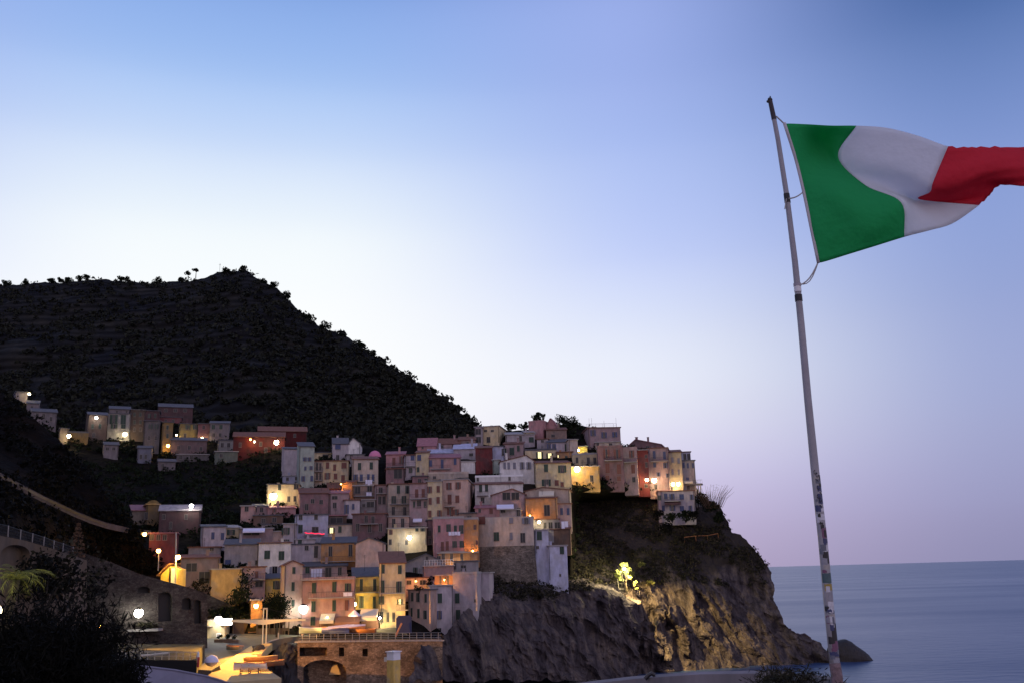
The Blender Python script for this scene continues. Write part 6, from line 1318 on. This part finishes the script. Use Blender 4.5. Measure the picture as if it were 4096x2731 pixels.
bush('dark bush at the right rim of the headland', q('E', 2280, 1290), 268, 3.6, 420, .3)
bush('round bush on the slope below the lone lilac house', q('E', 1890, 1290), 262, 3.6, 420, .3)
bush('wide dark bush above the little cliff path', q('E', 1650, 1440), 258, 4.4, 460, .3, 'blackleaf')
bush('dark bushes under the left corner of the lone lilac house', q('E', 1560, 1260), 261, 3.4, 420, .28, 'blackleaf', .7)
bush('dark bushes under the middle of the lone lilac house', q('E', 1730, 1290), 260, 3.8, 460, .28, 'leaf', .7)
bush('dark bushes under the right corner of the lone lilac house', q('E', 1980, 1275), 261, 3.2, 420, .28, 'blackleaf', .8)
# feathery pale grass plumes
b = P(*q('E', 2215, 1110), 267); e = empty('reed_clump', b, 0, 'feathery pale reeds against the sky on the headland', 'reeds'); m = MB()
for i in range(70):
    a = random.uniform(-1, 1); h_ = random.uniform(3, 6.5); d = random.uniform(-1, 1)
    p0 = Vector((a * 2.2, d, -1)); p1 = p0 + Vector((a * h_ * .35, d * .3, h_ * .6)); p2 = p1 + Vector((a * h_ * .4 + .5, d * .3, h_ * .42)); m.tube([p0, p1, p2], [.05, .04, .015], 3, 0, False)
m.build('stems', M['needles'], e); leaves('plumes', np.array([(random.gauss(0, 1) * 1.6 + 1.0, random.gauss(0, .6), random.uniform(1.8, 5.5)) for _ in range(120)]), .16, M['needles'], e, .2)
# harbour tree, cypress, planting near the pink house
tree('round dark tree beside the big harbour house', q('C', 610, 930), 176.5, 5.6, 2.9, 3200, 0, 'leaf', .17, .6, 'tree', None, .95)
bush('green lit shrub at the foot of the big harbour house', q('C', 860, 950), 176.5, 1.5, 300, .15)
bush('pointed cypress beside the ochre block', q('C', 205, 600), 184, 2.0, 500, .2, 'leaf', 2.6, 'cypress', True)
bush('dark hedge below the ochre block', q('C', 120, 605), 180, 3.4, 500, .22, 'leaf', .6)
bush('dark hedge left of the ochre block over the ramp wall', q('G', 1880, 700), 176, 2.4, 300, .2, 'blackleaf', .7)
bush('potted plants on the corner house terrace', q('D', 520, 755), 182, 2.0, 260, .14, 'leaf', .5)
bush('dark plants left end of the orange rooftop', q('D', 640, 690), 189, 1.8, 260, .16, 'blackleaf', .8)
for x, y, lb in ((450, 1110, 'bushy pots on the overgrown terrace, left heap'), (560, 1090, 'bushy pots on the overgrown terrace, right heap'), (275, 1150, 'dark bush at the foot of the pink house stub')):
    bush(lb, q('B', x, y + 30), 232, 2.2, 260, .18, 'blackleaf')
bush('lit hedge under the wide maroon house', q('B', 560, 350), 306, 4.5, 420, .32, 'leaf', .5)
# ------------------------------------------------------------------ foreground left
b = P(*q('S', 1480, 1000), 84); e = empty('conifer', b, 0, 'slim tiered conifer with reddish branches at the end of the fence', 'tree'); k = 84 / FPX / 4.9
m = MB(); m.tube([(0, 0, -3), (.1, 0, 760 * k)], [.14, .03], 6); m.build('trunk', M['bark'], e); cs = []
for t_ in range(9):
    z = lerp(180, 740, t_ / 8) * k; rr = lerp(190, 34, t_ / 8) * k
    for i in range(60): a = random.uniform(0, 6.28); r_ = rr * math.sqrt(random.random()); cs.append((math.cos(a) * r_, math.sin(a) * r_, z + random.gauss(0, 12) * k - r_ * .25))
leaves('foliage', np.array(cs), .13, M['needles'], e, .5)
b = P(*q('S', 300, 1400), 44); e = empty('palm', b, 0, 'low palm with yellow green lit fronds at the left edge', 'palm'); k = 44 / FPX / 4.9
m = MB(); m.tube([(-1.0 * .3, 0, -2), (0, 0, .2)], [.22, .2], 8); m.build('trunk', M['bark'], e)
for i in range(26):
    a = random.uniform(0, 6.28); tilt = random.uniform(.2, 1.3); Ln = random.uniform(1.0, 1.8); m = MB(); prev = None
    for s in range(7):
        t_ = s / 6; r_ = Ln * t_ * math.cos(tilt * (1 - .0) - t_ * .9); z = .2 + Ln * t_ * math.sin(tilt) - t_ * t_ * 1.0
        c = Vector((math.cos(a) * abs(r_), math.sin(a) * abs(r_), z)); 
        if prev is not None:
            side = Vector((-math.sin(a), math.cos(a), 0))
            for sg in (-1, 1):
                for u in (.25, .75):
                    p = prev.lerp(c, u); tip = p + side * sg * .42 * (1 - t_ * .5) + (c - prev) * 1.2 - Vector((0, 0, .12)); d = (c - prev) * .18
                    m.add([p, p + d, tip], [(0, 1, 2)])
            m.tube([prev, c], .018, 4, 0, False)
        prev = c
    m.build('frond', M['palmleaf'], e)
m_l = P(-14, 2440, 39.5); e = empty('garden_lamp', m_l, 0, 'garden lamp half hidden at the left edge beneath the palm', 'lamp')
m = MB(); m.tube([(0, 0, -3), (0, 0, -.2)], .05, 6); m.build('post', M['iron'], e); m = MB(); m.sphere((0, 0, 0), .2, 10); m.build('globe', M['bulb'], e, True); light(Vector((0, -.4, .1)), 1500, (1, .9, .45), .15, e)
def dark_bush(label, px_, Y, r, n, ls):
    b = P(*px_, Y); e = empty('shrub', b, 0, label, 'shrub', None); m = MB()
    for i in range(9):
        a = i * .7; m.tube([(0, 0, -1.5), (math.cos(a) * r * .4, math.sin(a) * r * .4, 0), (math.cos(a) * r * .7, math.sin(a) * r * .7, r * .7)], [.04, .03, .01], 5)
    m.build('stems', M['blackleaf'], e)
    c = blob((0, 0, 0), (r, r, r), n); leaves('foliage', c, ls, M['blackleaf'], e, .16, .8)
    return e
dark_bush('black silhouetted shrub in the bottom left corner', (60, 2665), 15.5, 1.22, 11000, .075)
dark_bush('black silhouetted shrub in front of the ramp wall', (290, 2672), 14.5, 1.02, 11000, .07)
dark_bush('black shrub low beside the quay railing', (445, 2735), 13.5, .46, 5200, .055)
bush('dim shrub under the arcaded wall', q('G', 430, 760), 52, 2.2, 700, .14, 'blackleaf', .8)
bush('reddish dim shrub beside the arcaded wall', q('G', 600, 800), 70, 3.6, 900, .18, 'scrub', .8)
bush('dark shrub left of the dazzling floodlight', q('G', 700, 900), 90, 3.4, 1100, .2, 'blackleaf', .8)
tag(poly('garden_terrace', [(-500, 2960, 9), (640, 2960, 9), (560, 2790, 40), (420, 2720, 60), (-500, 2640, 45)], M['soil'], drop=2), kind='structure')
# ------------------------------------------------------------------ headland details
fl = P(*q('U', 405, 395), 238)
def head_at(px, py):
    """point of the cliff surface seen at a pixel, from its mesh"""
    i = np.argmin(((DV[:330].reshape(-1, 3) - np.array(P(px, py, YH(px, py)))) ** 2).sum(1)); return Vector(DV[:330].reshape(-1, 3)[i])
g = P(*q('U', 400, 420), 234)
e = empty('floodlight', g, 0, 'glaring floodlight on the cliff ledge lighting the rock', 'lamp')
m = MB(); m.tube([(0, .2, -9), (0, .1, -.2)], .06, 6); m.build('post', M['iron'], e); m = MB(); m.box((-.45, -.05, -.3), (.45, .35, .4)); m.build('housing', M['iron'], e)
m = MB(); m.sphere((.1, -.15, -.15), .3, 10); m.build('lens', M['bulbwhite'], e, True)
light(Vector((.2, .6, -.3)), 16000, (1, .86, .45), .3, e)
tg = head_at(2625, 2460)
light(Vector((.5, -.6, -.6)), 110000, (1, .68, .24), .25, e, 'SPOT', R(58), tg - g)
for i_, (x_, y_, lb_) in enumerate(((380, 470, 'bright lit shrub just below the cliff floodlight'), (520, 520, 'lit shrub right of the cliff floodlight'), (640, 430, 'lit dry bush above right of the cliff floodlight'), (300, 560, 'lit tuft left under the cliff floodlight'), (740, 640, 'lit green bush at the head of the floodlit rock'))):
    hb = head_at(*q('U', x_, y_)); e = empty('bush', hb + Vector((0, -1.2, .2)), 0, lb_, 'bush'); leaves('foliage', blob((0, 0, .5), (1.3, 1.0, .9), 260), .17, M['palmleaf'], e)
hb = P(*q('U', 430, 640), 236.5); e = empty('bush', hb, 0, 'tall ragged bush glaring white around the cliff floodlight', 'bush')
m = MB()
for i_ in range(6): m.tube([(random.uniform(-1.5, 1.5), .5, -2.5), (random.uniform(-1.5, 1), .4, 2.0), (random.uniform(-1.8, .6), .4, 4.2)], [.06, .04, .015], 5)
m.build('stems', M['bark'], e)
leaves('foliage', np.concatenate([blob((x_, .6, z_), (r_, .8, r_ * .9), n_) for x_, z_, r_, n_ in ((-.4, 4.2, 1.4, 420), (.5, 3.0, 1.2, 300), (-1.4, 2.8, .9, 180), (.9, 1.5, 1.0, 220), (-1.0, .9, 1.1, 220), (1.9, .2, .9, 180), (2.8, -.9, .8, 140))]), .15, M['palmleaf'], e, .45)
# little lit cliff path and rail
m = MB(); pts = [head_at(*q('U', x, y)) + Vector((0, -1.0, .3)) for x, y in ((290, 660), (330, 720), (420, 735), (520, 770), (610, 810))]
for a, b in zip(pts[:-1], pts[1:]): m.prism([a, b, b + Vector((0, 1.6, 0)), a + Vector((0, 1.6, 0))], (0, 0, -.45))
tag(m.build('cliff_path', M['rock']), kind='structure')
m = MB()
for p in pts: m.tube([p, p + Vector((0, 0, 1.0))], .05, 5)
m.tube([p + Vector((0, 0, 1.0)) for p in pts], .035, 5); tag(m.build('path_railing', M['canvas']), 'pale wooden railing of the lit cliff path under the floodlight', 'railing')
m = MB(); pts = [head_at(*q('E', x, y)) + Vector((0, -.8, .5)) for x, y in ((1875, 1530), (2000, 1530), (2130, 1528), (2265, 1500))]
for p in pts: m.tube([p - Vector((0, 0, 1)), p + Vector((0, 0, .5))], .05, 5)
m.tube([p + Vector((0, 0, .5)) for p in pts], .06, 5); tag(m.build('handrail', M['hullorange']), 'thin reddish handrail on the dark upper cliff', 'handrail')
# ------------------------------------------------------------------ flagpole (6 m away)
YP = 6.3
def fx(x, y, dy=0.0): a, b = q('X', x, y); return P(a, b, YP + dy)
pts_px = [(3345, 2712), (3318, 2450), (3290, 2150), (3262, 1900), (3232, 1600), (3205, 1300), (3180, 1050), (3148, 790), (3112, 560), (3092, 455), (3080, 402)]
wid = [38, 37, 35, 33, 30, 28, 25, 22, 20, 19, 17]
ctr = [P(x, y, YP) for x, y in pts_px]; rad = [w / 2 * YP / FPX for w in wid]
def pole_at(py):
    ys = [-p[1] for p in pts_px]; x = np.interp(-py, ys, [p[0] for p in pts_px]); r = np.interp(-py, ys, rad)
    return P(float(x), py, YP), float(r)
base = ctr[0].copy()
e = empty('flagpole', base, 0, 'tall white flagpole plastered with stickers near the viewpoint', 'flagpole')
m = MB(); m.tube([c - base for c in ctr], rad, 18)
def pole_mat():
    mt = plain('worn_white_pole', (.30, .29, .31), .5, .2, 9, 0, .1); return mt
m.build('pole', pole_mat(), e, True)
def sleeve(py0, py1, f, mat, name='tape_band', a0=0, a1=2 * math.pi, n=16, zig=0.0):
    m = MB(); (c0, r0), (c1, r1) = pole_at(py0), pole_at(py1); closed = a1 - a0 > 6.2; vs = []; K = 5
    for i in range(n + 1):
        a = lerp(a0, a1, i / n)
        for kk in range(K):
            t = kk / (K - 1); c = c0.lerp(c1, t); r = lerp(r0, r1, t) * f
            z = random.uniform(-zig, zig) if kk in (0, K - 1) and zig and not closed else 0
            vs.append(tuple(c + Vector((math.cos(a) * r, math.sin(a) * r, z)) - base))
    m.add(vs, [(i * K + j, i * K + j + 1, (i + 1) * K + j + 1, (i + 1) * K + j) for i in range(n) for j in range(K - 1)])
    if closed:
        for kk in (0, K - 1): m.add([vs[i * K + kk] for i in range(n)], [tuple(range(n))])
    o = m.build(name, mat, e, True); return o
blk = plain('black_tape', (.015, .015, .018), .6, .3)
sleeve(480, 402, 1.12, plain('dark_pole_head', (.04, .03, .035), .7, .3)); 
m = MB(); c, r = pole_at(402); c = c - base; m.tube([c, c + Vector((0, 0, .012)), c + Vector((.004, 0, .03))], [r * 1.3, r * 1.1, r * .4], 10); m.sphere(c + Vector((-r * 1.3, -.005, -.012)), r * .75, 8); m.build('pulley', M['iron'], e)
sleeve(812, 776, 1.15, blk); sleeve(1206, 1180, 1.15, blk); sleeve(1146, 1134, 1.2, plain('grey_tape', (.35, .32, .36), .7)); sleeve(1168, 1146, 1.12, M['white'])
SCOL = [plain('sticker_' + n_, c_, .45, .3, 60) for n_, c_ in dict(white=(.55, .55, .60), black=(.012, .012, .016), navy=(.03, .04, .12), red=(.16, .04, .05), grey=(.26, .26, .30), teal=(.05, .10, .11), cream=(.34, .32, .30), plum=(.16, .06, .12), slate=(.12, .13, .17), yellow=(.30, .22, .04)).items()]
random.seed(21)
sp = [(1905, 1935, 6), (1940, 1965, 2), (1975, 2015, 2), (2020, 2045, 2), (2055, 2080, 0), (2110, 2150, 7), (2152, 2172, 2), (2176, 2200, 0), (2198, 2252, 1), (2256, 2275, 6), (2290, 2330, 5), (2335, 2360, 9), (2362, 2400, 4), (2405, 2440, 0), (2420, 2450, 8), (2455, 2485, 6), (2490, 2560, 1), (2562, 2600, 7), (2605, 2625, 2), (2628, 2650, 4)]
cnt = 0
for y0, y1, ci in sp:
    a = random.uniform(-2.9, -1.6); sleeve(y1, y0, 1.02 + cnt * .0006, SCOL[ci], 'sticker', a, a + random.uniform(1.5, 2.8), 8, .004); cnt += 1
for i in range(34):
    y0 = random.uniform(1880, 2620); hh = random.uniform(10, 30); a = random.uniform(-3.1, -.9)
    sleeve(y0 + hh, y0, 1.035 + i * .0007, SCOL[random.choice([0, 0, 1, 1, 1, 2, 2, 4, 4, 7, 8, 8])], 'sticker', a, a + random.uniform(.5, 1.3), 6, .004)
# marker scrawl: short dark strokes above the stickers
m = MB()
for y, a, s in ((1888, -1.9, 1), (1900, -1.5, 1), (1915, -1.9, 0), (1950, -1.6, 1), (1968, -1.3, 0), (1985, -1.8, 1), (2000, -1.4, 1), (2018, -1.7, 0)):
    pts = []
    for t in np.linspace(0, 1, 8):
        c, r = pole_at(y + (math.sin(t * 5) * 8 if s else t * 10)); aa = a + (math.cos(t * 5) * .25 if s else t * .5); pts.append(c - base + Vector((math.cos(aa), math.sin(aa), 0)) * r * 1.075)
    m.tube(pts, .0022, 5)
m.build('marker_scrawl', blk, e)
m = MB(); b0, r0 = pole_at(2650); m.tube([b0 - base, P(3347, 2700, YP) - base, P(3352, 2790, YP) - base], [r0 * 1.12, r0 * 1.15, r0 * 1.25], 14); m.build('base_sleeve', plain('flaking_pink_paint', (.20, .14, .15), .9, .4, 25, 0, .4), e)
# flag
U0 = [((250, 270), 0), ((335, 520), 0), ((385, 760), 0), ((440, 1000), 0), ((500, 1293), 0)]
LINES = [  # u, five points from top to bottom edge, with depth
    (0.0, [(250, 270), (330, 520), (392, 770), (446, 1030), (500, 1293)], [0, .01, .0, -.01, 0]),
    (.06, [(300, 268), (375, 540), (430, 790), (480, 1040), (540, 1290)], [0, .03, .0, -.03, -.01]),
    (.16, [(430, 274), (470, 480), (585, 760), (690, 1010), (730, 1232)], [.02, .16, -.06, -.08, -.03]),
    (.25, [(600, 284), (555, 470), (720, 760), (900, 1000), (925, 1172)], [.0, .20, -.06, -.12, -.05]),
    (1 / 3, [(785, 284), (650, 512), (850, 722), (1115, 850), (1140, 1105)], [-.04, .10, .02, -.12, -.06]),
    (.45, [(1010, 300), (870, 540), (960, 720), (1150, 838), (1330, 1055)], [-.08, -.03, .03, -.02, -.04]),
    (.56, [(1240, 358), (1110, 580), (1120, 740), (1190, 834), (1500, 1002)], [-.12, -.09, .0, .05, .0]),
    (2 / 3, [(1462, 436), (1355, 690), (1330, 772), (1255, 828), (1690, 870)], [-.16, -.14, -.08, .08, .06]),
    (.76, [(1600, 442), (1520, 640), (1490, 745), (1470, 822), (1765, 800)], [-.12, -.16, -.12, .02, .08]),
    (.88, [(1800, 440), (1770, 560), (1755, 640), (1745, 700), (1850, 722)], [-.05, -.12, -.10, -.03, .04]),
    (1.0, [(2060, 444), (2060, 540), (2060, 610), (2060, 670), (2065, 736)], [.02, -.05, -.06, -.03, .0]),
    (1.12, [(2300, 430), (2300, 520), (2300, 590), (2290, 650), (2280, 730)], [.06, .0, -.04, .02, .04])]
def flag():
    us = [l[0] for l in LINES]
    def cat(vals, ts, t):   # Catmull-Rom through samples
        i = min(len(ts) - 2, max(0, int(np.searchsorted(ts, t) - 1))); t1, t2 = ts[i], ts[i + 1]; s = (t - t1) / (t2 - t1)
        p1, p2 = vals[i], vals[i + 1]
        m1 = (p2 - vals[i - 1]) / (t2 - ts[i - 1]) * (t2 - t1) if i > 0 else p2 - p1
        m2 = (vals[i + 2] - p1) / (ts[i + 2] - t1) * (t2 - t1) if i + 2 < len(ts) else p2 - p1
        return (2 * s ** 3 - 3 * s * s + 1) * p1 + (s ** 3 - 2 * s * s + s) * m1 + (-2 * s ** 3 + 3 * s * s) * p2 + (s ** 3 - s * s) * m2
    vt = [0, .25, .5, .75, 1]
    pt = [[np.array([a, b, d * 1845 / 6.3 * 1.0], float) for (a, b), d in zip(l[1], l[2])] for l in LINES]
    e = empty('flag', fx(250, 270), 0, 'green white and red flag flying from the pole, folded over by the wind', 'flag'); L0 = Vector(e.location)
    uu = sorted(set([round(u, 4) for u in list(np.linspace(.012, 1 / 3, 18)) + list(np.linspace(1 / 3, 2 / 3, 18)) + list(np.linspace(2 / 3, 1.12, 24))])); vv = np.linspace(0, 1, 33)
    def S(u, v):
        row = [cat(p, vt, v) for p in pt]; r = cat(row, us, u)
        w = math.sin(v * 21 + u * 9) * .004 * u + math.sin(u * 40 + v * 4) * .004
        if v in (0, 1) and u > .68: r = r + np.array([0, math.sin(u * 190) * 5 + math.sin(u * 410) * 3, 0])
        return fx(r[0], r[1], r[2] * 6.3 / 1845 + w) - L0
    g = [[S(u, v) for v in vv] for u in uu]
    def part(u0, u1, name, mat):
        ids = [i for i, u in enumerate(uu) if u0 - 1e-3 <= u <= u1 + 1e-3]; m = MB(); n = len(vv)
        vs = [tuple(g[i][j]) for i in ids for j in range(n)]
        m.add(vs, [(i * n + j, i * n + j + 1, (i + 1) * n + j + 1, (i + 1) * n + j) for i in range(len(ids) - 1) for j in range(n - 1)])
        o = m.build(name, mat, e, True); sd = o.modifiers.new('thickness', 'SOLIDIFY'); sd.thickness = .0015; return o
    def clothm(name, col):
        mt, nt, N, L, b = newmat(name); b.inputs['Roughness'].default_value = .95; b.inputs['Specular IOR Level'].default_value = .1; b.inputs['Base Color'].default_value = c4(col)
        tr = N.new('ShaderNodeBsdfTranslucent'); tr.inputs['Color'].default_value = c4(col); mx = N.new('ShaderNodeMixShader'); mx.inputs['Fac'].default_value = .6
        no = N.new('ShaderNodeTexNoise'); no.inputs['Scale'].default_value = 14; geo = N.new('ShaderNodeNewGeometry'); L.new(geo.outputs['Position'], no.inputs['Vector'])
        bp = N.new('ShaderNodeBump'); bp.inputs['Strength'].default_value = .5; bp.inputs['Distance'].default_value = .03; L.new(no.outputs['Fac'], bp.inputs['Height']); L.new(bp.outputs['Normal'], b.inputs['Normal'])
        L.new(b.outputs[0], mx.inputs[1]); L.new(tr.outputs[0], mx.inputs[2]); L.new(mx.outputs[0], N['Material Output'].inputs['Surface']); return mt
    part(0, 1 / 3, 'green_band', clothm('flag_green', (.05, .52, .19))); part(1 / 3, 2 / 3, 'white_band', clothm('flag_white', (.86, .87, .90))); part(2 / 3, 1.2, 'red_band', clothm('flag_red', (.78, .07, .11)))
    m = MB(); m.tube([S(.004, v) + Vector((0, -.004, 0)) for v in np.linspace(-.005, 1.005, 14)], .011, 8); m.build('hoist_hem', plain('hem_canvas', (.50, .47, .48), .9, .1), e, True)
    rope = plain('grey_rope', (.40, .38, .36), .9, .2, 40)
    def rp(a, b, sag, r=.005):
        a, b = Vector(a), Vector(b); m = MB(); m.tube([a.lerp(b, t) - Vector((0, 0, sag * math.sin(math.pi * t))) for t in np.linspace(0, 1, 7)], r, 6); return m.build('rope', rope, e)
    c, r = pole_at(468); rp(c + Vector((r, -r * .5, 0)) - L0, S(.004, 0), .0)
    c, r = pole_at(800); rp(c + Vector((r * .2, -r * 1.2, 0)) - L0, S(.004, .5), .012); rp(c + Vector((-r * .6, -r * 1.1, -.0)) - L0, c + Vector((-r * 1.6, -r, -.075)) - L0, -.005, .004)
    c, r = pole_at(1145); rp(c + Vector((r * .6, -r, 0)) - L0, S(.004, 1.0), .03); rp(c + Vector((r * .6, -r * .8, .01)) - L0, S(.004, 1.0), .055, .004)
flag()
# rocky ground the pole stands on, grass, and the viewpoint's parapet
rk = [(3050, 2790), (3120, 2742), (3160, 2712), (3230, 2692), (3290, 2688), (3335, 2697), (3385, 2702), (3420, 2718), (3470, 2760), (3560, 2850)]
rock_pile('viewpoint_rock', rk, 6.5, .55, plain('pale_lichen_rock', (.17, .15, .14), .95, .6, 14, 0, .9), 'pale lichen covered rock at the foot of the flagpole', z0=22.4, amp=.09, seed=12)
c = P(3175, 2722, 6.4); g_ = leaves('grass_tuft', np.array([(c.x + random.gauss(0, .10), c.y + random.gauss(0, .1), c.z + abs(random.gauss(0, .045)) - .03) for _ in range(900)]), .03, M['scrub'], None, .14, 0); tag(g_, 'tuft of brown grass beside the rock under the flagpole', 'grass')
c = P(3125, 2735, 8.0); g_ = leaves('grass_tuft', np.array([(c.x + random.gauss(0, .10), c.y + random.gauss(0, .1), c.z + abs(random.gauss(0, .075)) - .05) for _ in range(1200)]), .036, M['scrub'], None, .12, 0); tag(g_, 'tall reddish grass tuft at the end of the low parapet', 'grass')
m = MB(); pts = [(2250, 2752, 17), (2376, 2732, 17), (2542, 2713, 16.5), (2638, 2706, 16), (2797, 2695, 15), (3052, 2692, 13), (3200, 2700, 11)]
w = [P(*p) for p in pts]
for a, b in zip(w[:-1], w[1:]):
    m.add([a, b, b + Vector((0, .4, 0)), a + Vector((0, .4, 0)), a - Vector((0, 0, .9)), b - Vector((0, 0, .9)), a + Vector((0, .4, -.9)), b + Vector((0, .4, -.9))], [(0, 1, 2, 3), (4, 5, 1, 0), (3, 2, 7, 6)])
tag(m.build('parapet', stucco('stucco_low_parapet', (.26, .22, .23))), 'low curved parapet of the viewpoint path along the bottom edge', 'wall')
m = MB(); m.tube([P(2580, 2714, 16.2), P(2594, 2698, 16.2), P(2606, 2692, 16.2), P(2620, 2699, 16.2)], .035, 6); tag(m.build('pipe_elbow', M['iron']), 'small dark pipe elbow on the low parapet', 'pipe')
vs = [P(-3000, 4200, 3.0), P(7000, 4200, 3.0), P(5200, 2960, 8.5), P(3600, 2870, 9), P(3200, 2810, 11), P(2500, 2790, 15.5), P(1800, 2860, 16), P(-1500, 3100, 14)]
m = MB(); m.add(vs + [v - Vector((0, 0, 3)) for v in vs], [tuple(range(8))] + [(i, (i + 1) % 8, (i + 1) % 8 + 8, i + 8) for i in range(8)]); tag(m.build('viewpoint_ground', M['soil']), kind='structure')
